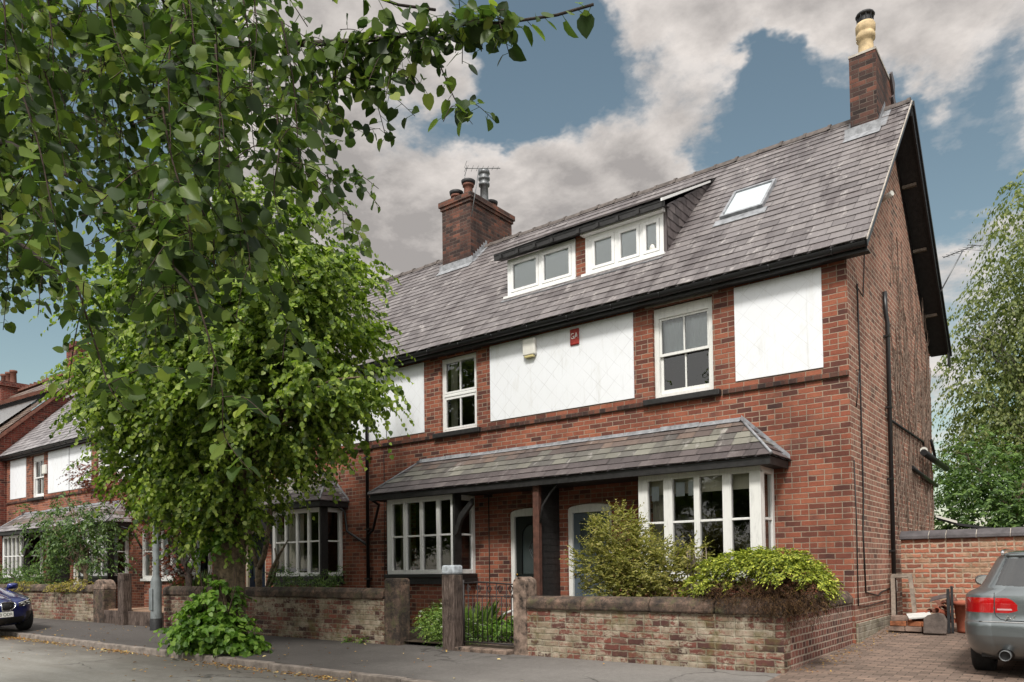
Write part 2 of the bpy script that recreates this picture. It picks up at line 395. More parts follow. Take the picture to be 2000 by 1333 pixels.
M['stone'] = plain('sandstone', S(124,106,94), .95, .7, 9, 1.0, 35)
def coping_mat():
    t = NT('coping_stone'); p = t.pos()
    c = t.ramp(t.noise(p, 4, 7, .78), [(.36, S(38,33,31)), (.5, S(76,63,54)), (.66, S(126,102,88))])
    c = t.mix(t.ramp(t.noise(p, 5, 6, .75), [(.52, 0.0), (.64, .7)]), c, S(86,84,56))
    c = t.mix(t.ramp(t.noise(p, 11, 5, .7), [(.56, 0.0), (.64, .75)]), c, S(30,28,27))
    t.principled(c, .95, t.bump(t.noise(p, 28, 5, .7), .8, .02)); return t.mat
M['coping'] = coping_mat()
M['blue_coping'] = plain('blue_brick_coping', S(84,80,82), .6, .25, 8, .3, 40)
def timber_mat():
    t = NT('old_timber'); p = t.pos()
    g = t.noise(t.scl(p, 9, 9, .7), 7, 5, .7)
    c = t.ramp(g, [(.3, S(40,33,30)), (.5, S(86,74,68)), (.68, S(128,114,106))])
    c = t.mix(t.ramp(t.noise(p, 3.5, 5, .7), [(.5, 0.0), (.66, .8)]), c, S(42,35,32))
    t.principled(c, .92, t.bump(g, .9, .012), Specular_IOR_Level=.2); return t.mat
M['timber'] = timber_mat()
M['timber_pale'] = plain('weathered_timber', S(128,116,104), .9, .3, 9, .6, 30)
M['tip'] = plain('white_paint_tip', S(164,170,176), .7, .3, 14, .3, 40)
M['iron'] = plain('wrought_iron', S(38,32,32), .6, .3, 20)
M['lampgrey'] = plain('lamp_column_paint', S(118,124,126), .55, .2, 6, .1)
M['slab'] = plain('stone_slab', S(92,82,76), .9, .3, 8, .6, 40)
M['terracotta'] = plain('terracotta', S(164,92,70), .8, .15, 6, .2, 60)
M['brickloose'] = plain('loose_brick', S(156,98,66), .9, .4, 7, .7, 50)
M['brickpale'] = plain('loose_pale_brick', S(136,116,104), .9, .35, 7, .7, 50)
M['board'] = plain('white_board', S(206,206,202), .6, .1)
M['rubber'] = plain('tyre_rubber', (.018, .018, .019, 1), .8, .2, 30, .2, 60)
M['redlamp'] = plain('red_lens', S(176,22,26), .12, .05, coat=1)
M['clearlamp'] = plain('clear_lens', S(206,170,172), .15, .1, coat=1)
M['plate'] = plain('plate_white', S(226,226,222), .4, .04)
M['ink'] = plain('plate_black', (.01, .01, .01, 1), .5, .0)
def carpaint(name, col, metal=.55):
    t = NT(name); p = t.pos()
    c = t.mix(.12, col, t.ramp(t.noise(p, 400, 1), [(.3, .3), (.7, .8)]), 'OVERLAY')
    t.principled(c, .34, None, Metallic=metal, Coat_Weight=1.0, Coat_Roughness=.04); return t.mat
M['silver'] = carpaint('grey_silver_paint', S(112,118,120), .6)
M['blue'] = carpaint('blue_paint', S(18,34,104), .5)
M['plasticblack'] = plain('black_trim', (.015, .015, .016, 1), .5, .1)
def wloc(o):
    v = Vector((0, 0, 0))
    while o is not None:
        v = v + Vector(o.location); o = o.parent
    return v

# ------------------------------------------------------------------ house pieces
F = 11.7            # front wall plane
EY, EZ = 11.38, 5.92  # slate edge at the eaves
RY, RZ = 15.1, 9.64   # ridge
BW = 18.5           # back wall
GZ = .26            # garden level

def wall_grid(mb, xs, zs, openings, y, depth=.11, m=0):
    xs = sorted(set(xs + [o[i] for o in openings for i in (0, 1)])); zs = sorted(set(zs + [o[i] for o in openings for i in (2, 3)]))
    for i in range(len(xs)-1):
        for k in range(len(zs)-1):
            cx, cz = (xs[i]+xs[i+1])/2, (zs[k]+zs[k+1])/2
            if any(o[0] < cx < o[1] and o[2] < cz < o[3] for o in openings): continue
            mb.quad((xs[i],y,zs[k]), (xs[i+1],y,zs[k]), (xs[i+1],y,zs[k+1]), (xs[i],y,zs[k+1]), m)
    for (a, b, c, d) in openings:
        mb.quad((a,y,c), (a,y+depth,c), (a,y+depth,d), (a,y,d), m); mb.quad((b,y,c), (b,y,d), (b,y+depth,d), (b,y+depth,c), m)
        mb.quad((a,y,d), (b,y,d), (b,y+depth,d), (a,y+depth,d), m); mb.quad((a,y,c), (a,y+depth,c), (b,y+depth,c), (b,y,c), m)

def slates(mb, O, ux, vx, rows, gauge, ext, sw=.30, mat=lambda r: 0, seed=1, thick=.011, taper=1.0):
    """slate courses on the plane O + u*ux + v*vx; ext(v) gives the u-range at height v"""
    r = random.Random(seed); O = Vector(O); ux = Vector(ux).normalized(); vx = Vector(vx).normalized(); n = ux.cross(vx).normalized()
    if n.z < 0: n = -n
    for k in range(rows):
        v0, v1 = k*gauge, (k+1)*gauge
        a0, b0 = ext(v0); a1, b1 = ext(v1)
        lo, hi = min(a0, a1), max(b0, b1)
        if hi - lo < .03: continue
        u = lo - sw*(.5 if k % 2 else 0) - r.uniform(0, .03)
        while u < hi:
            w = sw*r.uniform(.9, 1.08) if r.random() > .06 else sw*.7
            l, h = u + .003, u + w - .003; u += w
            q = [max(l, a0), min(h, b0), min(h, b1), max(l, a1)]
            if q[1] - q[0] < .005 and q[2] - q[3] < .005: continue
            if q[1] < q[0]: q[0] = q[1] = (b0 if l > b0 else a0)
            if q[2] < q[3]: q[2] = q[3] = (b1 if l > b1 else a1)
            j = [r.uniform(-.005, .005) for _ in range(2)]; tl = r.uniform(-.003, .004)
            if r.random() < .02: j[0] -= .02; 
            lift = thick*1.9 + tl
            P = [O + ux*q[0] + vx*(v0 - .012 + j[0]) + n*lift, O + ux*q[1] + vx*(v0 - .012 + j[1]*.6 + j[0]*.4) + n*(lift + r.uniform(-.002,.002)),
                 O + ux*q[2] + vx*(v1 + .01) + n*.006, O + ux*q[3] + vx*(v1 + .01) + n*.006]
            B = [P[0] - n*thick, P[1] - n*thick]
            mb.add(P + B, [(0,1,2,3), (0,4,5,1)], mat(k))
    return mb

def frame_rect(mb, x0, x1, z0, z1, y0, y1, w, wb=None):
    wb = wb or w
    mb.box(x0, x0+w, y0, y1, z0, z1); mb.box(x1-w, x1, y0, y1, z0, z1)
    mb.box(x0+w, x1-w, y0+.001, y1-.001, z1-w, z1); mb.box(x0+w, x1-w, y0+.001, y1-.001, z0, z0+wb)

def sash(parent, x0, x1, z0, z1, mat, style, y=None):
    x0, x1 = min(x0, x1), max(x0, x1); y = F + .06 if y is None else y
    mb = MB(); zm = z0 + (z1-z0)*.5; xm = (x0+x1)/2
    if style == 'sliding':
        frame_rect(mb, x0, x1, z0, z1, y, y+.12, .085, .075)
        mb.box(x0+.085, x1-.085, y+.001, y+.119, z1-.17, z1-.085)
        frame_rect(mb, x0+.086, x1-.086, z0+.076, zm, y+.07, y+.11, .04, .075)     # lower sash, inner
        frame_rect(mb, x0+.086, x1-.086, zm-.05, z1-.171, y+.025, y+.065, .035, .045)  # upper sash, outer
        mb.box(xm-.013, xm+.013, y+.072, y+.108, z0+.15, zm-.04); mb.box(xm-.013, xm+.013, y+.028, y+.062, zm-.005, z1-.205)
        yp = [(zm-.05, z1-.17, y+.045), (z0+.076, zm, y+.09)]
    else:
        frame_rect(mb, x0, x1, z0, z1, y, y+.1, .055, .06)
        mb.box(x0+.055, x1-.055, y+.002, y+.098, zm-.045, zm+.035)
        mb.box(x0+.056, x1-.056, y-.012, y+.05, zm-.028, zm+.008)
        frame_rect(mb, x0+.056, x1-.056, z0+.061, zm-.046, y-.004, y+.06, .04); frame_rect(mb, x0+.056, x1-.056, zm+.036, z1-.056, y-.004, y+.06, .04)
        mb.box(xm-.013, xm+.013, y+.002, y+.05, z0+.1, zm-.08); mb.box(xm-.013, xm+.013, y+.002, y+.05, zm+.07, z1-.09)
        yp = [(z0+.06, z1-.055, y+.03)]
    w = mb.build('window', mat, parent)
    g = MB()
    for (a, b, yy) in yp: g.quad((x0+.05,yy,a), (x1-.05,yy,a), (x1-.05,yy,b), (x0+.05,yy,b))
    g.build('pane', M['glass'], w)
    return w

def curtain_mb(x0, x1, z0, z1, y, folds=.09, amp=.025):
    mb = MB(); n = max(4, int((x1-x0)/folds)*4); vs = []
    for i in range(n+1):
        x = x0 + (x1-x0)*i/n; yy = y + amp*math.sin(x/folds*2*PI) + amp*.5*math.sin(x/folds*3.3)
        vs += [(x, yy, z0), (x, yy*.6+y*.4, z1)]
    mb.add(vs, [(2*i, 2*i+2, 2*i+3, 2*i+1) for i in range(n)], 0, True); return mb

def bay(parent, x0, x1, xs_lights, z0, z1, yf, mat, transom, label=None, black_post=False, thick=.1, wide=()):
    """square timber bay: x0<x1 outer corners, xs_lights = list of (a,b) lights in the front"""
    mb = MB(); d0, d1 = yf, yf+.075
    # posts between the lights
    edges = [x0] + [e for l in xs_lights for e in l] + [x1]
    for i in range(0, len(edges), 2):
        a, b = edges[i], edges[i+1]
        if b - a < .002: continue
        if b - a > .085:
            mb.box(a, b, d0-.012, d1, z0+.07, z1-.07)
        else: mb.box(a, b, d0, d1, z0+.07, z1-.07)
    mb.box(x0, x1, d0-.006, d1+.004, z1-.10, z1); mb.box(x0, x1, d0-.004, d1+.003, z0, z0+.085)
    for (a, b) in xs_lights:
        mb.box(a, b, d0+.012, d1-.01, transom-.018, transom+.018)
    # returns to the wall on both sides
    for xa, xb in ((x0, x0+.07), (x1-.07, x1)):
        mb.box(xa, xb, yf+.079, yf+.16, z0, z1); mb.box(xa, xb, F-.1, F-.005, z0, z1)
        mb.box(xa+.003, xb-.003, yf+.16, F-.1, z1-.1, z1); mb.box(xa+.003, xb-.003, yf+.16, F-.1, z0, z0+.085)
        mb.box(xa+.012, xb-.012, yf+.16, F-.1, transom-.018, transom+.018)
    b = mb.build('bay_window', mat, parent, bevel=.004, seg=1)
    g = MB()
    for (a, c) in xs_lights: g.quad((a,yf+.045,z0+.08), (c,yf+.045,z0+.08), (c,yf+.045,z1-.09), (a,yf+.045,z1-.09))
    for xx in (x0+.035, x1-.035): g.quad((xx,yf+.15,z0+.08), (xx,F-.09,z0+.08), (xx,F-.09,z1-.09), (xx,yf+.15,z1-.09))
    g.build('pane', M['glass'], b)
    MB().box(x0-.05, x1+.05, yf-.06, F-.004, z0-.07, z0-.003).build('sill', mat if mat is not M['white'] else M['black'], b, bevel=.006)
    if label: b['label'] = label
    # brick apron below
    MB().box(x0+.03, x1-.03, yf+.02, F-.003, GZ-.05, z0-.072).build('bay_apron', M['brick_front'], parent)
    return b

def arch_pts(x0, x1, zs, rise, n=10):
    xm = (x0+x1)/2; h = (x1-x0)/2
    return [(xm + h*math.cos(PI - PI*i/n), zs + rise*math.sin(PI*i/n)**.8 if 0 < i < n else zs) for i in range(n+1)]

def door(parent, x0, x1, z0, zs, rise, mat, style, frame_mat):
    """arched door opening; frame with arched head, leaf inside"""
    y = F + .05
    ap = arch_pts(x0, x1, zs, rise)
    d = MB(); fw = .085
    d.box(x0, x0+fw, y, y+.1, z0, zs); d.box(x1-fw, x1, y, y+.1, z0, zs)
    d.prism([(x, y+.002, z) for x, z in ap] + [(x1, y+.002, zs-.06), (x0, y+.002, zs-.06)], (0, .096, 0))
    o = d.build('door', frame_mat, parent)
    # leaf
    l = MB(); a, b = x0+fw+.004, x1-fw-.004; t = zs-.07; yl = y+.045; h = t-z0; w = b-a
    zg0, zg1 = z0+.46*h, z0+.93*h
    if style == 'glazed':
        l.box(a, a+.17*w, yl, yl+.045, z0, t); l.box(b-.17*w, b, yl, yl+.045, z0, t)
        l.box(a+.17*w, b-.17*w, yl+.001, yl+.044, z0, zg0); l.box(a+.17*w, b-.17*w, yl+.001, yl+.044, zg1, t)
        for (p, q) in ((a+.14*w, a+.47*w), (a+.54*w, b-.13*w)):
            frame_rect(l, p, q, z0+.13, zg0-.24, yl-.012, yl, .03); l.box(p+.05, q-.05, yl-.012, yl, z0+.18, zg0-.29)
    else:
        l.box(a, b, yl, yl+.045, z0, zg0-.02)
        xm = (a+b)/2; hw = .31*w; n = 12
        arc = [(xm-hw, zg0)] + [(xm - hw*math.cos(PI*i/n), zg1-hw*.9+hw*.9*math.sin(PI*i/n)) for i in range(n+1)] + [(xm+hw, zg0)]
        l.box(a, b, yl+.001, yl+.044, zg0-.02, zg0)
        half = len(arc)//2
        l.poly([(a,yl,zg0)] + [(p[0],yl,p[1]) for p in arc[:half+1]] + [(xm,yl,t), (a,yl,t)])
        l.poly([(b,yl,zg0)] + [(b,yl,t), (xm,yl,t)] + [(p[0],yl,p[1]) for p in arc[half:]])
        frame_rect(l, a+.14*w, b-.14*w, z0+.12, zg0-.3, yl-.012, yl, .035)
        l.tube([(p[0], yl-.006, p[1]) for p in arc], .012, 5)
    lf = l.build('door_leaf', mat, o)
    g = MB(); g.quad((a+.08,yl+.02,zg0), (b-.08,yl+.02,zg0), (b-.08,yl+.02,zg1), (a+.08,yl+.02,zg1)); g.build('door_pane', M['frost'], o)
    if style != 'glazed':
        le = MB(); xm = (a+b)/2; zm = (zg0+zg1)/2
        for s1, s2 in ((.09, .2), (.05, .11)):
            pts = [(xm-s1,yl+.012,zm), (xm,yl+.012,zm+s2), (xm+s1,yl+.012,zm), (xm,yl+.012,zm-s2), (xm-s1,yl+.012,zm)]
            le.tube(pts, .006, 4)
        le.build('glazing_lead', M['steelgrey'], o)
    lp = MB(); lp.box((a+b)/2-.14, (a+b)/2+.14, yl-.02, yl-.0125, zg0-.15, zg0-.085); lp.build('letter_plate', M['brass'] if style != 'glazed' else M['steelgrey'], o, bevel=.004)
    hn = MB(); hx = a+.06*w; hn.lathe((hx, yl-.06, zg0-.02), [(.0,0),(.022,.004),(.026,.02),(.012,.03),(.012,.06)], 12, axis='y'); hn.build('door_knob', M['brass'], o)
    st = MB(); st.box(x0-.06, x1+.06, F-.32, F+.08, GZ-.1, z0); st.build('doorstep', M['lintel'], parent, bevel=.012)
    return o
t = NT('frosted_door_glass'); 
_n = t.bump(t.noise(t.pos(), 120, 3), .4, .004)
t.principled(S(58,66,66), .25, _n); M['frost'] = t.mat
t = NT('frosted_grey_glass'); t.principled(S(120,124,128), .5); M['frost_pale'] = t.mat

def roof_plane(parent, xa, xb, mats, seed, hole=None, verge=None):
    L = math.hypot(RY-EY, RZ-EZ); rows = int(L/.212); g = L/rows
    mb = slates(MB(), (xa, EY, EZ), (1,0,0), (0, RY-EY, RZ-EZ), rows, g, lambda v: (0, xb-xa), .3, seed=seed)
    r = mb.build('roof', mats, parent)
    u = MB(); u.quad((xa,EY+.02,EZ-.012), (xb,EY+.02,EZ-.012), (xb,RY,RZ-.03), (xa,RY,RZ-.03))
    u.quad((xa,RY,RZ-.03), (xb,RY,RZ-.03), (xb,2*RY-EY,EZ-.012), (xa,2*RY-EY,EZ-.012)); u.build('roof_underlay', M['slate_far'], r)
    mb = MB(); x = xa; rr = random.Random(seed+7)
    while x < xb - .02:
        w = min(.45, xb-x); dz = rr.uniform(-.008, .008)
        n = 8; pr = [(-.13, -.09), (-.1, -.03), (-.06, .02), (0, .045), (.06, .02), (.1, -.03), (.13, -.09)]
        vs = [(x+.004, RY+p, RZ+q+dz) for p, q in pr] + [(x+w-.004, RY+p, RZ+q+dz) for p, q in pr]
        fs = [(i, i+1, 8+i, 7+i) for i in range(6)] + [tuple(range(7)), tuple(range(7, 14))]
        mb.add(vs, fs)
        # raised roll joint
        vs = [(x+w-.05, RY+p*1.1, RZ+q*1.12+.014+dz) for p, q in pr] + [(x+w+.002, RY+p*1.1, RZ+q*1.12+.014+dz) for p, q in pr]
        mb.add(vs, fs)
        x += w
    mb.build('ridge_tiles', M['ridge'], r)
    return r

def eaves(parent, xa, xb):
    mb = MB()
    mb.box(xa, xb, F-.2, F-.004, 5.80, 5.815)                   # soffit board
    mb.box(xa, xb, F-.222, F-.2, 5.77, 5.905)                   # fascia
    e = mb.build('eaves_board', M['blackwood'], parent)
    n = 8; pr = [(F-.275 + .058*math.cos(PI + PI*i/n), 5.885 + .07*math.sin(PI + PI*i/n)) for i in range(n+1)]
    g = MB(); g.add([(xa,y,z) for y,z in pr] + [(xb,y,z) for y,z in pr], [(i,i+1,n+2+i,n+1+i) for i in range(n)], 0, True)
    k = int((xb-xa)/.95)
    for i in range(k+1):
        x = xa + (xb-xa)*(i+.5)/(k+1); g.tube([(x, y-.003 if y < F-.27 else y+.003, z-.004) for y, z in pr], .011, 5)
    g.build('gutter', M['black'], e)
    # brackets / rafter feet in shade
    return e

def porch(parent, xin, xhip, zt=3.67, ze=2.975, ye=10.86, xtop=None, lead=True, mats=None, seed=3):
    """half of the lean-to porch roof, from the party line xin to the hipped end"""
    s = 1 if xhip > xin else -1
    xtop = xtop if xtop is not None else xhip - s*.72
    L = math.hypot(F-ye, zt-ze); rows = 6; g = L/rows
    W = abs(xhip-xin); Wt = abs(xtop-xin)
    ms = mats or [M['slate_purple'], M['slate_green'], M['slate_rust']]
    pick = random.Random(seed)
    def mk(k): return 0 if k < 2 else (1 if k < 4 or pick.random() < .25 else 2) if k < 5 else 2
    O = (xin, ye, ze)
    mb = slates(MB(), O, (s,0,0), (0,F-ye,zt-ze), rows, g, lambda v: (0, W + (Wt-W)*v/L), .27, mk, seed=seed)
    # hip end
    e = Vector((xhip, ye, ze)); wv = Vector((xhip, F, ze)); tp = Vector((xtop, F, zt))
    hx = (wv-e).normalized(); up = (tp-wv); Lh = up.length
    slates(mb, tuple(e), tuple(hx), tuple(up), 6, Lh/6, lambda v: ((F-ye)*v/Lh, F-ye), .25, lambda k: 0 if k < 2 else 1 if k < 3 else 0, seed=seed+1)
    r = mb.build('porch_roof', ms, parent)
    u = MB(); u.poly([(xin,ye+.01,ze-.012), (xhip-s*.01,ye+.01,ze-.012), (xtop,F-.001,zt-.02), (xin,F-.001,zt-.02)]); u.poly([(xhip-s*.01,ye+.01,ze-.012), (xhip-s*.01,F-.001,ze-.012), (xtop,F-.001,zt-.02)])
    u.build('porch_underlay', M['slate_far'], r)
    fl = MB(); dx = .2; n = int(abs(xtop-xin)/.6)
    for i in range(n):
        a = xin + (xtop-xin)*i/n; b = xin + (xtop-xin)*(i+1)/n - s*.006
        rr = pick.uniform(0, .025)
        fl.add([(a,F-.006,zt+.04+rr),(b,F-.006,zt+.04+rr),(b,F-.012,zt+.01),(a,F-.012,zt+.01),(a,F-.065-rr,zt-.025),(b,F-.065-rr,zt-.025)], [(0,1,2,3),(3,2,5,4)])
    # stepped flashing down the hip end and lead roll on the hip
    m = 7
    for i in range(m):
        f0, f1 = i/m, (i+1)/m
        xa, xb = xtop+(xhip-xtop)*f0, xtop+(xhip-xtop)*f1
        za, zb = zt+(ze-zt)*f0, zt+(ze-zt)*f1
        fl.poly([(xa,F-.008,za-.02), (xb,F-.008,zb-.02), (xb,F-.008,zb+.085), (xa+ (xb-xa)*.0,F-.008,zb+.085+ (za-zb)*1.0)])
        fl.poly([(xa,F-.009,za+.012), (xb,F-.009,zb+.012), (xb-s*.0,F-.12,zb+.018+.0), (xa,F-.12,za+.018)])
    fl.tube([(xtop,F-.02,zt+.02), (xhip,ye,ze+.02)], .022, 6)
    fl.build('porch_flashing', M['lead'], r)
    b = MB(); b.box(xin, xhip-s*.03, ye+.03, ye+.052, ze-.13, ze-.018); b.box(xin, xhip-s*.053, ye+.052, F-.003, ze-.115, ze-.1)
    b.box(xhip-s*.053, xhip-s*.03, ye+.053, F-.003, ze-.13, ze-.018)
    b.build('porch_fascia', M['blackwood'], r)
    return r

def chimney(parent, x0, x1, y0, y1, zb, zt, corbel=True, mat=None, steps=True):
    mb = MB(); mb.box(x0, x1, y0, y1, zb, zt)
    if corbel:
        mb.box(x0-.035, x1+.035, y0-.035, y1+.035, zt-.18, zt-.1); mb.box(x0-.07, x1+.07, y0-.07, y1+.07, zt-.098, zt+.03)
    c = mb.build('chimney', mat or M['brick_chimney'], parent)
    # lead flashing: apron in front, steps up the side
    sl = (RZ-EZ)/(RY-EY); f = MB()
    zf = EZ + (y0-EY)*sl
    f.add([(x0-.1,y0-.012,zf+.17),(x1+.06,y0-.012,zf+.17),(x1+.06,y0-.014,zf+.02),(x0-.1,y0-.014,zf+.02),(x0-.1,y0-.17,zf-.13),(x1+.06,y0-.17,zf-.13)], [(0,1,2,3),(3,2,5,4)])
    for xs in (x1+.008, x0-.008):
        n = 8; ye_ = min(y1, RY)
        for i in range(n):
            a = y0 + (ye_-y0)*i/n; b = y0 + (ye_-y0)*(i+1)/n; za = EZ+(a-EY)*sl; zb_ = EZ+(b-EY)*sl
            f.poly([(xs,a,za-.02),(xs,b,zb_-.02),(xs,b,zb_+.12),(xs,a,zb_+.12)])
            sgn = 1 if xs > (x0+x1)/2 else -1
            f.quad((xs,a,za+.028),(xs,b,zb_+.028),(xs+sgn*.12,b,zb_+.03),(xs+sgn*.12,a,za+.03))
    f.build('chimney_flashing', M['lead'], c)
    return c

def aerial(parent, base, top, yaw, mat, name='aerial'):
    mb = MB(); b, t = Vector(base), Vector(top); mb.tube([b, t], .013, 6)
    d = Vector((math.cos(yaw), math.sin(yaw), .12)).normalized(); s = d.cross(Vector((0,0,1))).normalized()
    mb.tube([t - d*.35, t + d*.55], .01, 5)
    for i in range(7):
        p = t - d*.3 + d*.13*i; L = .16 - .012*i
        mb.tube([p - s*L, p + s*L], .005, 4)
    p = t - d*.34
    for q in (-.1, 0, .1): mb.tube([p + Vector((0,0,q)) - s*.17, p + Vector((0,0,q)) + s*.17], .005, 4)
    return mb.build(name, mat, parent)

def brick_pier_band(parent, spans):
    pass
# ------------------------------------------------------------------ the terrace
HL = {  # label per house, right to left
 0: 'end terrace house nearest the driveway with chimney stack and bare brick gable',
 1: 'terrace house behind the iron gate with dark arched door and white alarm box',
 2: 'terrace house behind the street tree with dark blue door beside its bay',
 3: 'terrace house behind the lamp post with broad white painted bay window',
 4: 'terrace house behind the small leafy garden tree with a white bay',
 5: 'far end terrace house on the left with white bay beside the brick cross wing',
}
SC = [(-2.8, -1, 1.0), (-12.93, 1, 1.0), (-12.93, -1, .985), (-22.91, 1, .985), (-22.91, -1, 1.0), (-33.45, 1, 1.07)]
W0 = 5.065
houses = []
for hi, (hx, sg, sc) in enumerate(SC):
    X = lambda u, hx=hx, sg=sg, sc=sc: hx + sg*u*sc
    far = hi >= 2
    xm = X(W0); xa, xb = min(X(0), xm), max(X(0), xm)
    h = thing('terraced_house', HL[hi], 'house', ((xa+xb)/2, (F+BW)/2, GZ), 'brick terraced houses along the street')
    houses.append(h)
    end = hi in (0, 5)
    pier = .35 if end else -.0
    # openings
    wu = (2.04, 3.1) if hi % 2 == 0 else (2.18, 3.15)
    du = (3.95, 4.89) if hi % 2 == 0 else (3.92, 4.88)
    bu = {0: (1.11, 3.104), 1: (1.22, 3.074), 2: (.93, 2.77), 3: (1.1, 3.74), 4: (.95, 2.85), 5: (1.3, 3.15)}[hi]
    wx = sorted((X(wu[0]), X(wu[1]))); dx = sorted((X(du[0]), X(du[1]))); bx = sorted((X(bu[0]), X(bu[1])))
    bz = {0: (1.24, 2.87), 1: (1.315, 2.855), 2: (1.29, 2.84), 3: (1.25, 2.80), 4: (1.34, 2.85), 5: (1.32, 2.84)}[hi]
    ops = [(wx[0], wx[1], 4.215, 5.77), (dx[0], dx[1], GZ, 2.56), (bx[0]+.1, bx[1]-.1, bz[0]+.02, bz[1]-.02)]
    mb = MB(); wall_grid(mb, [xa, xb], [0.0, 5.9], ops, F)
    # arch spandrels over the door
    ap = arch_pts(dx[0], dx[1], 2.46, .09); half = len(ap)//2
    mb.prism([(x, F-.001, z) for x, z in ap[:half+1]] + [(dx[0], F-.001, 2.562)], (0, .1, 0)); mb.prism([(x, F-.001, z) for x, z in ap[half:]] + [(dx[1], F-.001, 2.562)], (0, .1, 0))
    # gauged arch ring of bricks on edge
    n = 15
    for i in range(n):
        a0, a1 = PI - PI*(i+.06)/n, PI - PI*(i+.94)/n
        xc = (dx[0]+dx[1])/2; hw = (dx[1]-dx[0])/2
        def P(a, k): return (xc + (hw+.0)*math.cos(a)*(1+.14*k), F-.004, 2.46 + .10*math.sin(a) + .17*k)
        mb.poly([P(a0, 0), P(a1, 0), P(a1, 1), P(a0, 1)])
    wall = mb.build('front_wall', M['brick_front'], h)
    # rooms behind the windows
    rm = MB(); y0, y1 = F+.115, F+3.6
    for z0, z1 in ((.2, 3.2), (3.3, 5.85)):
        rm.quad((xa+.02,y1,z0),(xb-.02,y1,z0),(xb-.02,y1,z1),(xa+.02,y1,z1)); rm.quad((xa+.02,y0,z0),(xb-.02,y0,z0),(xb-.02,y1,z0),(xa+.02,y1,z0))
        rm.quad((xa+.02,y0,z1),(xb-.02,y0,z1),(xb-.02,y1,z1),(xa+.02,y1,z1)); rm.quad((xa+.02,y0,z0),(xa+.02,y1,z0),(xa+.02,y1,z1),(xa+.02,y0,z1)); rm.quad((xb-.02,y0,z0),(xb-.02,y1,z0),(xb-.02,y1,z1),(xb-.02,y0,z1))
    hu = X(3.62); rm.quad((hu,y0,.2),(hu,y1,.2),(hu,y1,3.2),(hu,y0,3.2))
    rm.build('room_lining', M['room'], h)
    # white tile panels
    pu = [(pier, 1.67 if hi % 2 == 0 else 1.715), (3.46 if hi % 2 == 0 else 3.51, W0)]
    for a, b in pu:
        a_, b_ = sorted((X(a), X(b)))
        e0 = .0 if (a > .2 or hi in (0, 5)) else 0
        MB().box(a_, b_, F-.018, F-.002, 4.29, 5.768).build('white_panel', M['panel'], h)
    # string course and dark course, broken at the window sill
    for a, b in ((0, wu[0]-.16), (wu[1]+.12, W0)):
        MB().box(X(a), X(b), F-.045, F-.002, 4.112, 4.186).build('string_course', M['brick_chimney'], h, bevel=.008)
    # sash window and stone parts
    wmat = M['white_wood'] if hi == 0 else M['white']
    w = sash(h, wx[0]+.004, wx[1]-.004, 4.218, 5.745, wmat, 'sliding' if hi in (0, 5, 3) else 'casement')
    MB().box(wx[0]-.15, wx[1]+.13, F-.11, F+.06, 4.11, 4.205).build('sill', M['blackwood'], w, bevel=.01)
    if hi in (0, 3, 5): MB().box(wx[0]-.13, wx[1]+.11, F-.03, F+.05, 5.772, 5.875).build('lintel', M['lintel'], w, bevel=.006)
    if hi == 0:
        curtain_mb(wx[0]+.1, wx[1]-.1, 4.98, 5.7, F+.195, .07, .010).build('net_curtain', M['net'], w)
    elif hi in (1, 3):
        curtain_mb(wx[0]+.08, wx[0]+.27, 4.25, 5.7, F+.24).build('curtain', M['curtain'], w)
    else:
        curtain_mb(wx[0]+.3, wx[0]+.62, 4.25, 5.7, F+.24).build('curtain', M['curtain'], w)
    # bay windows
    x0, x1 = bx
    if hi == 0:
        L = [(-5.739,-5.461), (-5.312,-4.952), (-4.86,-4.493), (-4.358,-4.078)]
        b = bay(h, x0, x1, L, bz[0], bz[1], 11.11, M['white_wood'], 2.095, 'wide white timber bay window with casements')
        curtain_mb(-5.76, -5.5, 1.3, 2.8, 11.33, .06, .02).build('curtain', M['curtain'], b)
        bl = MB(); bl.box(-5.78, -3.98, 11.26, 11.275, 2.55, 2.83); bl.build('roller_blind', M['cream'], b)
        for (a, c, z0, z1) in ((-5.70,-5.57,2.45,2.68), (-5.28,-5.13,2.50,2.72), (-5.07,-4.98,2.50,2.72)): MB().box(a, c, 11.172, 11.174, z0, z1).build('paper_notice', M['card'], b)
        curtain_mb(-3.99, -3.96, 1.3, 2.8, 11.5, .05, .012).build('side_curtain', M['curtain'], b)
    elif hi == 1:
        L = [(-11.573,-11.246), (-11.158,-10.792), (-10.714,-10.339), (-10.257,-9.95)]
        b = bay(h, x0, x1, L, bz[0], bz[1], 11.08, M['white'], 2.08, 'white framed bay window with three thin mullions')
        curtain_mb(-11.6, -11.3, 1.35, 2.8, 11.36, .06, .02).build('curtain', M['curtain'], b)
    else:
        n = {2: 4, 3: 5, 4: 4, 5: 5}[hi]; wd = x1-x0
        fr = .1; mw = .075 if hi != 5 else .05
        lw = (wd-2*fr-(n-1)*mw)/n
        L = [(x0+fr+i*(lw+mw), x0+fr+i*(lw+mw)+lw) for i in range(n)]
        b = bay(h, x0, x1, L, bz[0], bz[1], 11.1, M['white_wood'] if hi == 3 else M['white'], 2.08 if hi != 3 else 2.02)
        curtain_mb(L[0][0], L[0][1]+.35, bz[0]+.1, 2.75, 11.4, .07, .02).build('curtain', M['curtain'] if hi != 3 else M['net'], b)
        if hi in (3, 4): curtain_mb(L[1][1], x1-.1, bz[0]+.1, 2.75, 11.42, .07, .02).build('curtain', M['net'], b)
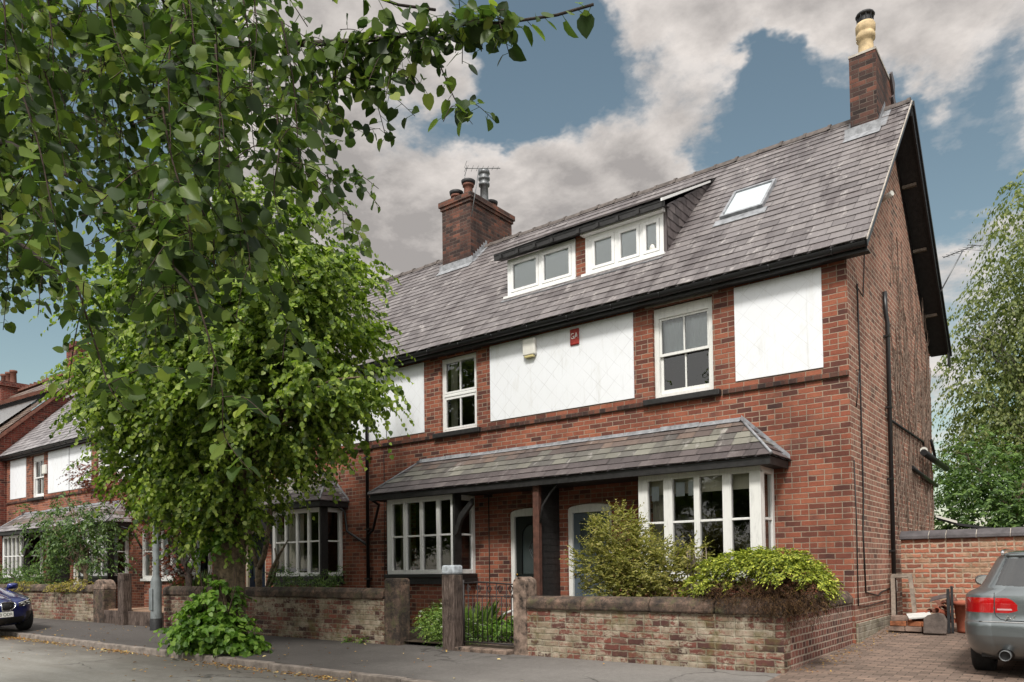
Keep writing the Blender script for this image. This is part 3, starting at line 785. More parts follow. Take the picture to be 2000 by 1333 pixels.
    if hi in (1, 2, 4, 5):
        xp = x1+.0
        MB().box(x1-.02, x1+.03, 11.05, 11.25, GZ, 2.9).build('bay_post', M['blackwood'], h)
        MB().box(x1-.018, x1+.05, 11.252, F-.002, bz[0]-.2, bz[0]-.075).build('bay_plinth', M['blackwood'], h)
        MB().box(x0-.03, x0-.003, 11.08, F-.002, bz[0]-.2, 2.86).build('bay_side_board', M['blackwood'], h)
        fa = MB(); fa.box(x0-.03, x1+.03, 11.045, 11.075, bz[0]-.2, bz[0]-.075); fa.build('bay_fascia', M['blackwood'], h)
    # dark board between the bay head and the porch soffit
    hd = MB(); hd.box(x0-.01, x1+.01, 11.1, 11.13, bz[1]+.002, 2.875); 
    if bz[1] < 2.86: hd.build('bay_head', M['blackwood'], h)
    # door
    dmat = {0: M['greydoor'], 1: M['darkdoor'], 2: M['bluedoor'], 3: M['bluedoor'], 4: M['cream'], 5: M['darkdoor']}[hi]
    dd = door(h, dx[0]+.003, dx[1]-.003, GZ+.12, 2.455, .088, dmat, 'glazed' if hi in (0, 4) else 'arched', M['white_wood'] if hi != 2 else M['cream'])
    if hi == 0: dd['label'] = 'slate grey door in white arched frame'
    if hi == 1: dd['label'] = 'black green door with arched leaded glass'
    # boarded screen on the party line
    if hi % 2 == 0:
        sc_ = MB(); xs = xm
        nb = 22
        for i in range(nb):
            z0 = GZ+.05 + (2.86-GZ-.05)*i/nb; sc_.box(xs-.02-.004*(i % 2), xs+.02+.004*(i % 2), 11.08, F-.003, z0, z0+(2.86-GZ-.05)/nb-.006)
        sc_.box(xs-.012, xs+.012, 11.08, F-.004, GZ+.05, 2.86)
        scr = sc_.build('porch_screen', M['blackwood'], h)
        MB().box(xs-.062, xs+.062, 10.98, 11.079, GZ, 2.87).build('screen_post', M['brownwood'], scr, bevel=.008)
        br = MB(); br.tube([(xs+.062, 11.03, 2.2), (xs+.12, 11.03, 2.5), (xs+.3, 11.03, 2.72), (xs+.45, 11.03, 2.86)], .022, 6); br.build('screen_brace', M['blackwood'], scr)
    # corner brace under the porch at the bay
    br = MB(); s2 = -1 if sg < 0 else 1; xc = X(bu[1])
    br.prism([(xc+s2*.03, 11.05, 2.05), (xc+s2*.09, 11.05, 2.1), (xc+s2*.2, 11.05, 2.35), (xc+s2*.46, 11.05, 2.62), (xc+s2*.46, 11.05, 2.74), (xc+s2*.14, 11.05, 2.46), (xc+s2*.03, 11.05, 2.2)], (0, .07, 0))
    if hi not in (0,): br.build('porch_brace', M['blackwood'], h)
    # porch
    hipu = {0: .86, 1: .87, 2: .7, 3: .85, 4: .6, 5: .95}[hi]
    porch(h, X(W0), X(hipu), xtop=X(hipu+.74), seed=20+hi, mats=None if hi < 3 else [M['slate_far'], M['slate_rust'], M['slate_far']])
    # eaves and main roof
    e1 = X(0) + (.35 if hi == 0 else 0)
    ra, rb = min(e1, xm), max(e1, xm)
    eaves(h, ra + (0 if hi else 0), rb - (.02 if hi == 0 else 0))
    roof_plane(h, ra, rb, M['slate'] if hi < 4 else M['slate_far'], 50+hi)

# gable end of the nearest house
h = houses[0]
xg = -2.8
mb = MB(); mb.poly([(xg,F,0), (xg,BW,0), (xg,BW,5.72), (xg,RY,5.72+(RY-F)*.998), (xg,F,5.9)])
mb.quad((xg,BW,0),(-33.45,BW,0),(-33.45,BW,5.9),(xg,BW,5.9))
g = mb.build('gable_wall', M['brick_gable'], h)
# lime-washed plinth and dark drip line
MB().box(xg, xg+.03, F+.02, 14.4, .0, .55).build('plinth', M['brick_plinth'], g, bevel=.008)
# verge mortar, soffit and bargeboards
sl = 1.0
v = MB(); rr = random.Random(4)
pts = []
n = 26
for i in range(n):
    f0, f1 = i/n, (i+1)/n
    y0, y1 = EY+(RY-EY)*f0, EY+(RY-EY)*f1; z0, z1 = EZ+(RZ-EZ)*f0, EZ+(RZ-EZ)*f1; d = rr.uniform(-.008,.008)
    v.prism([(-2.452,y0,z0+.012),(-2.452,y1,z1+.012),(-2.452,y1,z1-.022+d),(-2.452,y0,z0-.022+d)], (.016+d*.3,0,0))
v.build('verge_mortar', M['mortar'], g)
so = MB()
so.prism([(-2.8,EY+.1,EZ-.04),(-2.8,RY,RZ-.12),(-2.8,RY,RZ-.14),(-2.8,EY+.12,EZ-.06)], (.33,0,0))
so.prism([(-2.8,2*RY-EY-.1,EZ-.04),(-2.8,RY,RZ-.12),(-2.8,RY,RZ-.14),(-2.8,2*RY-EY-.12,EZ-.06)], (.33,0,0))
so.build('verge_soffit', M['blackwood'], g)
bb = MB()
bb.prism([(-2.475,EY+.02,EZ-.03),(-2.475,RY,RZ-.03),(-2.475,RY,RZ-.12),(-2.475,EY+.06,EZ-.1)], (.022,0,0))
bb.prism([(-2.475,2*RY-EY-.02,EZ-.03),(-2.475,RY,RZ-.03),(-2.475,RY,RZ-.27),(-2.475,2*RY-EY-.24,EZ-.05),(-2.475,2*RY-EY-.24,EZ-.32),(-2.475,2*RY-EY,EZ-.32)], (.03,0,0))
bb.prism([(-2.443,2*RY-EY-.02,EZ-.0),(-2.443,RY+.02,RZ-.0),(-2.443,RY+.02,RZ-.09),(-2.443,2*RY-EY-.02,EZ-.09)], (.03,0,0))
bb.build('bargeboard', M['black'], g)
# purlin ends showing under the soffit
for f in (.25, .5, .78):
    pe = MB()
    y, z = RY+(RY-EY)*f, RZ-(RZ-EZ)*f
    pe.box(-2.8, -2.56, y-.035, y+.035, z-.205, z-.15)
    pe.build('purlin_end', M['timber_pale'], g)
# gable pipework and cables
pp = MB()
pp.tube([(-2.75,13.95,5.95),(-2.75,14.0,5.6),(-2.735,14.03,5.45),(-2.735,14.03,.5)], .036, 8)
for z in (5.2,4.0,2.8,1.6): pp.box(-2.79,-2.7,13.98,14.08,z,z+.03)
pp.build('soil_pipe', M['black'], g)
cb = MB()
cb.tube([(-2.77,14.07,3.84),(-2.77,17.3,3.84),(-2.77,17.35,3.55)], .022, 6)
cb.tube([(-2.785,12.25,5.6),(-2.785,12.28,4.6),(-2.785,12.3,2.4),(-2.785,12.22,1.9),(-2.785,12.3,.98),(-2.785,13.1,.9),(-2.785,13.3,.95),(-2.785,14.1,1.0)], .012, 5)
cb.tube([(-2.785,11.8,2.9),(-2.785,11.85,2.0),(-2.785,11.83,.8),(-2.785,12.4,.77),(-2.785,13.5,.8)], .009, 5)
cb.tube([(-2.785,12.2,5.55),(-2.785,12.6,5.5),(-2.785,13.0,7.3)], .008, 4)
cb.tube([(-2.785,12.05,4.25),(-2.775,12.2,4.3),(-2.77,12.05,3.95),(-2.785,12.0,3.7)], .008, 4)
cb.build('cable', M['cable'], g)
MB().box(-2.795,-2.72,14.06,14.2,.93,1.12).build('meter_box', M['plastic'], g, bevel=.01)
MB().tube([(-2.8,14.2,7.62),(-2.62,14.1,7.64)], .045, 10).build('vent_pipe', M['plastic'], g)
gu = MB(); gu.tube([(-2.68,16.75,3.56),(-2.68,19.5,3.5)], .065, 10); gu.tube([(-2.72,17.9,3.95),(-2.72,18.3,3.65)], .03, 6); gu.tube([(-2.76,16.0,3.2),(-2.74,17,3.12),(-2.74,18.6,3.05)], .04, 6)
gu.build('rear_gutter', M['black'], g)
ca = MB(); ca.tube([(-2.68,16.755,3.60),(-2.68,16.80,3.60)], .067, 10); ca.build('gutter_end', M['plastic'], g)
# dead creeper stems on the gable
cr = MB(); rr = random.Random(8)
for i in range(260):
    y = rr.uniform(14.4, 18.4); z = rr.uniform(1.8, 4.8) if rr.random() < .8 else rr.uniform(4, 6.4)
    p = [(-2.785, y, z)]
    for k in range(rr.randint(3, 7)):
        y += rr.uniform(-.14, .14); z += rr.uniform(.08, .26); p.append((-2.785+rr.uniform(0,.012), min(max(y,14.2),18.45), z))
    cr.tube(p, rr.uniform(.004,.010), 4, cap=False)
cr.build('dead_creeper', plain('dead_creeper', S(116,98,86), .95, .4, 12), g)

# dormer: one half on each of the two nearest houses
def dormer(h, xa, xb, panes, side):
    DY = 12.43; zb, zt = 6.97, 7.8
    fr = MB(); x0, x1 = xa, xb
    z1 = 7.745 if side == 'l' else 7.70
    frame_rect(fr, x0, x1, zb+.0, z1, DY, DY+.09, .075)
    for a, b in panes:
        pass
    edges = [x0+.07] + [e for p in panes for e in p] + [x1-.07]
    for i in range(0, len(edges), 2):
        if edges[i+1]-edges[i] > .01: fr.box(edges[i], edges[i+1], DY+.003, DY+.085, zb+.075, z1-.075)
    for a, b in panes: frame_rect(fr, a+.002, b-.002, zb+.076, z1-.076, DY-.012, DY+.06, .055)
    fr.box(x0-.05, x1+.05, DY-.09, DY+.02, zb-.055, zb-.003)
    if side == 'r': fr.box(x0-.04, x1+.04, DY-.12, DY+.03, z1+.003, z1+.07)
    w = fr.build('dormer_window', M['white'], h, bevel=.004, seg=1)
    g = MB()
    for a, b in panes: g.quad((a+.03,DY+.025,zb+.1),(b-.03,DY+.025,zb+.1),(b-.03,DY+.025,z1-.1),(a+.03,DY+.025,z1-.1))
    g.build('pane', M['glass'], w)
    c = MB(); c.quad((x0+.08,DY+.05,zb+.08),(x1-.08,DY+.05,zb+.08),(x1-.08,DY+.05,z1-.08),(x0+.08,DY+.05,z1-.08)); c.build('sky_reflection_blind', M['sky_reflection_blind'], w)  # blind close behind the glass, its white doubling as painted sky reflection
    return w
wl = dormer(houses[1], -9.53, -7.88, [(-9.44,-8.75), (-8.67,-7.97)], 'l')
wl['label'] = 'two light dormer window with white frame'
wr = dormer(houses[0], -7.65, -6.02, [(-7.5,-7.02), (-6.94,-6.5), (-6.42,-6.1)], 'r')
orn = MB(); orn.lathe((-6.26,12.52,7.07), [(0,0),(.07,.0),(.09,.06),(.07,.13),(.03,.17),(0,.18)], 12); orn.build('window_ornament', M['plastic'], wr)
MB().box(-7.88+.003, -7.655, 12.45, 12.6, 6.85, 7.8).build('dormer_pier', M['brick_front'], houses[0])
# dormer roof slopes back to the main roof
def dormer_roof(h, xa, xb, hip, seed):
    y0, z0 = 12.2, 7.855; y1, z1 = 14.62, 9.17
    L = math.hypot(y1-y0, z1-z0); rows = 12
    r = slates(MB(), (xa,y0,z0), (1,0,0), (0,y1-y0,z1-z0), rows, L/rows, lambda v: (0, xb-xa), .3, seed=seed).build('dormer_roof', M['slate'], h)
    u = MB(); u.prism([(xa,y0+.02,z0-.015),(xa,y1,z1-.02),(xa,y1,z1-.05),(xa,y0+.02,z0-.05)], (xb-xa,0,0)); 
    u.box(xa, xb, y0+.03, y0+.06, z0-.14, z0-.02)
    u.quad((xa,y0+.03,z0-.14),(xb,y0+.03,z0-.14),(xb,12.5,z0-.06),(xa,12.5,z0-.06))
    k = int((xb-xa)/.42)
    for i in range(k):
        x = xa+.2+i*.42; u.box(x-.03, x+.03, y0-.02, y0+.03, z0-.15, z0-.075)
    u.build('dormer_eaves', M['blackwood'], r)
    return r
dormer_roof(houses[1], -9.72, -7.86, None, 71); dormer_roof(houses[0], -7.86, -5.9, None, 72)
ck = MB()
tri = [(12.43,6.95),(14.60,9.12),(12.43,7.83)]
ck.prism([(-6.02,12.44,6.93),(-6.02,14.6,9.09),(-6.02,12.44,7.82)], (.06,0,0))
o = ck.build('dormer_cheek', M['slate_purple'], houses[0])
cs = MB(); rr = random.Random(3)
k = 0; z = 6.95
while z < 9.0:                                   # slate-hung cheek, diagonal butts
    y = 12.44 - (.12 if k % 2 else 0)
    while y < 14.6:
        a, b = max(y, 12.44), y+.235
        lo = lambda yy: 6.95 + (yy-12.43); hi_ = lambda yy: 7.83 + (yy-12.43)*.594
        q = [(a, max(z, lo(a))), (b, max(z, lo(b))), (b, min(z+.17, hi_(b))), (a, min(z+.17, hi_(a)))]
        if q[3][1]-q[0][1] > .01 or q[2][1]-q[1][1] > .01:
            e = rr.uniform(.004,.009)
            q[1] = (b, min(q[1][1], q[2][1])); q[0] = (a, min(q[0][1], q[3][1]))
            cs.add([(-5.955+e+.006, q[0][0]+.004, q[0][1]), (-5.955+e+.006, q[1][0]-.004, q[1][1]), (-5.955+e-.004, q[2][0]-.004, q[2][1]), (-5.955+e-.004, q[3][0]+.004, q[3][1])], [(0,1,2,3)])
        y += .235
    z += .165; k += 1
cs.build('cheek_slates', M['slate_purple'], o)
fl = MB()
for i in range(10):
    y0, y1 = 12.36+i*.22, 12.36+(i+1)*.22-.006
    fl.quad((-5.945,y0,6.97+(y0-12.43)),(-5.945,y1,6.97+(y1-12.43)),(-5.8,y1,6.975+(y1-12.43)),(-5.8,y0,6.975+(y0-12.43)))
fl.box(-9.6, -5.98, 12.25, 12.3, 6.82, 6.825)
for i in range(14):
    x0 = -9.6+i*.26
    fl.quad((x0,12.42,6.965),(x0+.25,12.42,6.965),(x0+.25,12.27,6.84),(x0,12.27,6.84))
fl.build('dormer_flashing', M['lead'], houses[0])
wv = MB(); wv.prism([(-5.925,12.15,7.83),(-5.925,14.3,8.99),(-5.925,14.3,8.95),(-5.925,12.15,7.775)], (.03,0,0)); wv.build('dormer_verge', M['white'], houses[0])
# roof light
def onsl(y, k=0): return (y - k*.7071, EZ+(y-EY)+k*.7071)
def rl(x0, x1, y0, y1, k0, k1):
    P = []
    for k in (k0, k1):
        for (x, y) in ((x0,y0),(x1,y0),(x1,y1),(x0,y1)):
            yy, zz = onsl(y, k); P.append((x, yy, zz))
    return P
BF = [(0,3,2,1),(4,5,6,7),(0,1,5,4),(1,2,6,5),(2,3,7,6),(3,0,4,7)]
s_ = MB(); X0, X1, Y0, Y1 = -5.16, -4.4, 12.93, 13.68
for a in ((X0,X0+.045,Y0,Y1),(X1-.045,X1,Y0,Y1),(X0+.045,X1-.045,Y0,Y0+.035),(X0+.045,X1-.045,Y1-.04,Y1)): s_.add(rl(*a, -.02, .085), BF)
sk = s_.build('roof_light', M['lead'], houses[0])
gl = MB(); p = rl(X0+.04,X1-.04,Y0+.03,Y1-.03,.06,.07); gl.add(p[4:], [(0,1,2,3)]); gl.build('pane', M['glass'], sk)
gl = MB(); p = rl(X0+.02,X1-.02,Y0+.02,Y1-.02,.03,.054); gl.add(p[4:], [(0,1,2,3)]); gl.build('sky_reflection_blind', M['sky_reflection_blind'], sk)
fl = MB(); fl.add(rl(X0-.08,X1+.08,Y0-.16,Y0-.004,.015,.03), BF); fl.build('apron_flashing', M['lead'], sk)

# chimneys
c = chimney(houses[1], -13.17, -12.22, 14.46, 16.15, 8.3, 10.75)
for (x, y, hgt, m) in ((-12.93,14.75,.24,'clay'), (-12.55,14.78,.42,'clay'), (-12.8,15.3,.28,'clay'), (-12.55,15.7,.22,'clay')):
    p = MB(); p.lathe((x,y,10.78), [(.14,0),(.13,.1),(.115,.2),(.11,hgt-.06),(.145,hgt-.05),(.15,hgt),(.1,hgt),(.09,hgt-.1)], 16); o = p.build('chimney_pot', M['clay'], c)
    q = MB(); q.lathe((x,y,10.78+hgt), [(.1,0),(.17,.02),(.185,.09),(.13,.12),(0,.13)], 14); q.build('pot_cowl', M['soot'], o)
p = MB(); p.lathe((-12.33,15.15,10.78), [(.11,0),(.1,.45),(.14,.46),(.145,.52),(.11,.54),(.11,.6),(.15,.62),(.15,.67),(.11,.69),(.12,.76),(.155,.78),(.14,.86),(0,.9)], 16); p.build('flue_cowl', M['steelgrey'], c)
aerial(c, (-12.17,14.44,10.15), (-12.0,14.55,11.35), .9, M['steelgrey'])
MB().tube([(-12.75,14.8,11.2),(-12.7,14.9,11.75)], .008, 5).build('lightning_rod', M['steelgrey'], c)
c = chimney(houses[0], -3.33, -2.89, 14.45, 15.95, 8.4, 10.42, corbel=False)
cap = MB(); cap.box(-3.34,-2.88,14.44,15.96,10.42,10.46); cap.build('chimney_cap', M['mortar'], c)
po = MB(); po.lathe((-3.1,14.72,10.46), [(.135,0),(.128,.2),(.122,.33),(.158,.35),(.162,.43),(.148,.45),(.148,.48),(.166,.50),(.168,.60),(.15,.64),(.11,.66),(.10,.5)], 20)
po = po.build('chimney_pot', M['buff'], c)
cw = MB(); cw.lathe((-3.1,14.72,11.12), [(.12,0),(.12,.13)], 16); cw.lathe((-3.1,14.72,11.25), [(.0,.05),(.15,.03),(.165,.0),(.15,-.02),(0,.0)], 16)
for i in range(10):
    a = 2*PI*i/10; cw.tube([(-3.1+.135*math.cos(a),14.72+.135*math.sin(a),11.13),(-3.1+.145*math.cos(a),14.72+.145*math.sin(a),11.24)], .006, 4)
cw.build('pot_cowl', M['soot'], po)
st = MB(); rr = random.Random(2)
for i in range(5):                                # broken stepped slates weathering the back of the stack
    z0 = 10.5 - i*.38; y = 15.5+.12*i
    st.prism([(-2.88,y,z0),(-2.88,y+.3,z0-.34),(-2.88,y+.34,z0-.02),(-2.88,y+.12,z0+.1)], (.035,0,0))
st.build('weathering_slate', M['slate_purple'], c)
aerial(houses[0], (-2.43,17.6,6.9), (-2.05,17.9,7.75), 2.4, M['steelgrey'])

# alarm box, plaque
al = MB(); al.box(-8.56,-8.275,F-.11,F-.019,5.40,5.72); al = al.build('alarm_box', M['plastic'], houses[1], bevel=.025, seg=3)
MB().box(-8.52,-8.315,F-.105,F-.03,5.36,5.398).build('alarm_lens', M['lens'], al, bevel=.01)
def text(name, body, size, loc, rot, mat, parent, extrude=.002, align='CENTER', spacing=1.0, sx=1.0):
    cu = bpy.data.curves.new(name, 'FONT'); cu.body = body; cu.size = size; cu.extrude = extrude; cu.align_x = align; cu.align_y = 'CENTER'; cu.space_character = spacing
    tmp = bpy.data.objects.new('tmp_text', cu); C.objects.link(tmp)
    dg = bpy.context.evaluated_depsgraph_get(); dg.update()
    me = bpy.data.meshes.new_from_object(tmp.evaluated_get(dg)); me.name = name
    bpy.data.objects.remove(tmp)
    me.transform(Matrix.Diagonal((sx, 1, 1, 1))); me.transform(rot.to_4x4()); me.transform(Matrix.Translation(Vector(loc) - (wloc(parent) if parent else Vector((0,0,0)))))
    me.materials.clear(); me.materials.append(mat)
    o = bpy.data.objects.new(name, me); C.objects.link(o); o.parent = parent
    return o
RX = Matrix.Rotation(PI/2, 3, 'X')
pq = MB(); pq.box(-7.53,-7.34,F-.045,F-.019,5.42,5.716); pq = pq.build('wall_plaque', M['red_plaque'], houses[0], bevel=.012)
text('plaque_letters', 'GA', .15, (-7.435,F-.047,5.58), RX, M['plate'], pq, .004, sx=.8)
rim = MB(); frame_rect(rim, -7.515,-7.355,5.435,5.70,F-.052,F-.0455,.012); rim.build('plaque_rim', M['red_plaque'], pq)

# rainwater pipes on the front
for (xp, hs) in ((-12.93, houses[1]), (-24.9, houses[4])):
    p = MB(); p.tube([(xp,F-.27,5.83),(xp,F-.2,5.72),(xp,F-.07,5.6),(xp,F-.06,.35)], .038, 8)
    for z in (5.0,3.9,2.3,1.2): p.box(xp-.075,xp+.075,F-.1,F-.003,z,z+.035)
    if hs is houses[1]:
        p.tube([(-12.1,10.95,2.9),(-12.2,11.3,2.8),(-12.75,11.62,2.28),(-12.93,F-.06,2.2)], .03, 8)
        p.tube([(-13.72,11.4,2.9),(-13.68,11.62,2.75),(-13.62,11.63,2.3),(-13.1,11.63,2.05),(-12.93,F-.06,1.95)], .03, 8)
    else:
        p.tube([(-23.6,11.2,2.86),(-23.5,11.6,2.75),(-22.95,F-.05,2.15)], .03, 8)
    p.build('downpipe', M['black'], hs)
MB().tube([(-12.35,F-.022,5.76),(-12.35,F-.022,4.3)], .008, 4).build('panel_joint', M['black'], houses[1])
# thin cables on the front
cbl = MB(); cbl.tube([(-9.5,F-.01,2.85),(-9.5,F-.01,.5)], .01, 5); cbl.tube([(-12.45,F-.01,4.05),(-12.45,F-.01,2.0),(-12.47,F-.01,.4)], .008, 4); cbl.build('cable', M['cable'], houses[1])

# dormer on the far-left house
d = MB(); frame_rect(d, -29.4,-27.95,7.02,7.75,12.4,12.5,.07)
for x in (-28.95,-28.4): d.box(x-.05,x+.05,12.41,12.49,7.10,7.68)
dw = d.build('dormer_window', M['white'], houses[5])
g = MB(); g.quad((-29.35,12.45,7.07),(-28.0,12.45,7.07),(-28.0,12.45,7.7),(-29.35,12.45,7.7)); g.build('pane', M['glass'], dw)
d = MB(); d.prism([(-29.55,12.2,7.85),(-29.55,14.7,9.25),(-29.55,14.7,9.2),(-29.55,12.2,7.77)], (1.75,0,0)); d.build('dormer_roof', M['slate_far'], houses[5])
for xc in (-29.45,-27.94): MB().prism([(xc,12.45,6.99),(xc,14.6,9.15),(xc,12.45,7.77)], (.05,0,0)).build('dormer_cheek', M['slate_purple'], houses[5])
MB().box(-30.03,-29.75,F-.1,F-.005,5.0,5.33).build('alarm_box', M['plastic'], houses[5], bevel=.02)

# ------------------------------------------------------------------ the brick cross wing beyond
h = thing('brick_house', 'dark red brick house with steep gable and brown roof beyond the terrace at far left', 'house', (-38.5, 15, GZ))
FY = 10.95
mb = MB(); pk = 15.1; ztop = lambda y: 6.35 + (y-FY)*.96
mb.poly([(-33.5,FY,0),(-33.5,19.2,0),(-33.5,19.2,6.35),(-33.5,pk,ztop(pk)),(-33.5,FY,6.35)])
mb.quad((-33.5,FY,0),(-43.5,FY,0),(-43.5,FY,6.35),(-33.5,FY,6.35)); mb.build('wall', M['brick_far'], h)
r = slates(MB(), (-43.5,FY-.3,6.1), (1,0,0), (0,pk-FY+.3,ztop(pk)-6.05), 22, .26, lambda v: (0,10.2), .3, seed=91).build('roof', slate_mat('brown_roof', [(0,S(84,70,62)),(.5,S(108,92,82)),(1,S(122,104,92))], .4, .2), h)
MB().prism([(-33.5,FY-.3,6.08),(-33.5,pk,ztop(pk)-.02),(-33.5,pk,ztop(pk)-.16),(-33.5,FY-.2,6.0)], (.2,0,0)).build('verge_board', M['clay'], r)
rt = MB()
for i in range(22):
    x = -43.4+i*.45; rt.box(x,x+.42,pk-.12,pk+.12,ztop(pk)-.02,ztop(pk)+.08); rt.box(x+.36,x+.44,pk-.05,pk+.05,ztop(pk)+.08,ztop(pk)+.19)
rt.build('ridge_tiles', M['clay'], r)
wg = MB(); wg.prism([(-34.5,11.6,7.2),(-34.5,13.7,9.1),(-34.5,11.6,8.1)], (.04,0,0)); wg.box(-39.5,-34.46,11.58,11.64,7.1,8.1)
wg = wg.build('white_dormer', M['panel'], h)
wr_ = MB(); wr_.prism([(-40,11.3,8.05),(-40,15.0,9.85),(-40,15.0,9.7),(-40,11.3,7.9)], (5.75,0,0)); wr_.build('dormer_roof', M['clay'], wg)
bm_ = MB(); bm_.prism([(-34.45,11.4,7.92),(-34.45,14.2,9.28),(-34.45,14.2,9.13),(-34.45,11.4,7.77)], (.05,0,0)); bm_.build('dormer_bargeboard', M['blackwood'], wg)
c = MB(); c.box(-43.3,-41.6,14.3,15.6,8.5,10.75); c.box(-43.4,-41.5,14.2,15.7,10.5,10.6); c = c.build('chimney', M['brick_far'], h)
for x in (-43.0,-42.4,-41.85):
    p = MB(); p.lathe((x,14.9,10.75), [(.15,0),(.13,.5),(.17,.52),(.17,.62),(.1,.62)], 12); p.build('chimney_pot', M['clay'], c)
c = MB(); c.box(-34.8,-33.9,14.4,15.9,9.6,11.2); c.box(-34.87,-33.83,14.33,15.97,10.95,11.1); c = c.build('chimney', M['brick_far'], h)
p = MB(); p.lathe((-34.4,15,11.2), [(.15,0),(.13,.4),(.16,.5),(.1,.5)], 12); p.build('chimney_pot', M['clay'], c)
# ------------------------------------------------------------------ ground
def gx(x): return .0075*min(max(0, -6-x), 14)
def grid(name, xs, ys, zf, mat, kind='structure', label=None, cat=None):
    mb = MB(); n = len(ys)
    vs = [(x, y, zf(x, y)) for x in xs for y in ys]
    fs = [(i*n+j, (i+1)*n+j, (i+1)*n+j+1, i*n+j+1) for i in range(len(xs)-1) for j in range(n-1)]
    mb.add(vs, fs, 0, True); o = mb.build(name, mat, None, loc=(0,0,0)); o['kind'] = kind
    return o
def fr(a, b, n): return [a + (b-a)*i/n for i in range(n+1)]
MB().box(-250, 200, -150, 300, -.5, -.16).build('ground', M['earth'], loc=(0,0,0))['kind'] = 'structure'
XS = fr(-90, 30, 80)
roadz = lambda x, y: -.045 + gx(x) + .06*(1 - ((y-4.1)/2.65)**2)
pavz = lambda x, y: .05 + gx(x) + (.14 - .5*gx(x))*(min(y, 8.72)-6.85)/1.87
grid('road', XS, fr(1.4, 6.74, 12), roadz, M['road'])
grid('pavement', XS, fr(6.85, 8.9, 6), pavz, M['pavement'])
grid('opposite_pavement', XS, fr(-1.6, 1.28, 3), lambda x, y: .08+gx(x), M['pavement'])
mb = MB(); rr = random.Random(1); x = -60.0
while x < 20:
    w = .9; zz = .05+gx(x)+rr.uniform(-.004,.006); mb.box(x+.004, x+w-.004, 6.715, 6.848, -.1, zz); x += w
mb.build('kerb', M['kerb'], bevel=.014, loc=(0,0,0))['kind'] = 'structure'
mb = MB(); x = -60.0
while x < 20: mb.box(x+.004, x+.896, 1.285, 1.4, -.1, .085+gx(x)); x += .9
mb.build('opposite_kerb', M['kerb'], bevel=.014, loc=(0,0,0))['kind'] = 'structure'
drz = lambda x, y: (.155 + (y-8.0)*.05 if y < 8.7 else .19 + (y-8.7)*.0267 if y < 11.7 else .27 + (y-11.7)*.062)
grid('driveway', fr(-2.86, 4.5, 6), fr(8.0, 14.4, 16), drz, M['paver'])
grid('garden_ground', fr(-42, -2.87, 30), fr(8.8, 11.69, 3), lambda x, y: .25 + gx(x)*.3, M['soil'])
# path behind the iron gate and the raised gravel drive on the left
grid('garden_path', [-8.0,-7.3,-6.6], [8.9,10,11.4], lambda x, y: .262, M['coping'])
g = MB(); g.box(-18.9, -16.2, 8.78, 11.6, .1, .56); g.build('gravel_drive', M['gravel'], loc=(0,0,0))['kind'] = 'structure'

# ------------------------------------------------------------------ garden walls, posts, gate
def garden_wall(name, label, segs, zc0, zc1, mat, xa, xb, y0=8.7, y1=8.93, joint=1.0, seed=1, ret=None):
    t = thing(name, label, 'wall', ((xa+xb)/2, (y0+y1)/2, .15))
    mb = MB(); n = int((xb-xa)/.5)
    xs = fr(xa, xb, n); r = random.Random(seed)
    mb.box(xa, xb, y0, y1, .0, zc0); mb.build('brickwork', mat, t)
    cp = MB(); x = xa - .0
    while x < xb-.05:
        w = min(joint*r.uniform(.85,1.1), xb-x)
        if xb-x-w < .25: w = xb-x
        dz = r.uniform(-.008,.008); dy = r.uniform(-.01,.01)
        pr = [(y0-.045+dy, zc0+.002), (y1+.045, zc0+.002), (y1+.045, zc0+.10), (y1-.02, zc1+dz), (y0+.03, zc1+dz), (y0-.045+dy, zc0+.11)]
        cp.prism([(x+.004, a, b) for a, b in pr], (w-.008, 0, 0)); x += w
    cp.build('coping', M['coping'], t, bevel=.022, jitter=.006)
    if ret:
        rb = MB(); rb.box(ret[0], ret[1], y1, 11.69, .0, zc0-.005); o = rb.build('return_wall', M['brick_old_red'], t)
        rc = MB(); y = y1+.046
        while y < 11.6:
            w = min(.62, 11.68-y); dz = r.uniform(-.012,.012)
            pr = [(ret[0]-.03, zc0), (ret[1]+.03, zc0), (ret[1]+.03, zc0+.09), (ret[1]-.04, zc1+dz), (ret[0]+.04, zc1+dz), (ret[0]-.03, zc0+.09)]
            rc.prism([(a, y+.004, b) for a, b in pr], (0, w-.008, 0)); y += w
        rc.build('coping', M['coping'], t, bevel=.022, jitter=.006)
    return t
garden_wall('garden_wall', 'low patched brick garden wall with stone coping under the golden conifer', 0, .835, 1.015, M['brick_old'], -6.40, -2.84, seed=3, ret=(-3.07,-2.84))
garden_wall('garden_wall', 'low brick garden wall with stone coping behind the ivy covered street tree', 0, .93, 1.11, M['brick_old'], -16.2, -9.29, seed=5, joint=1.3)
garden_wall('garden_wall', 'low stained brick wall with plants spilling over its coping beside the blue car', 0, .96, 1.14, M['brick_old'], -27.5, -19.47, seed=7, joint=1.2)

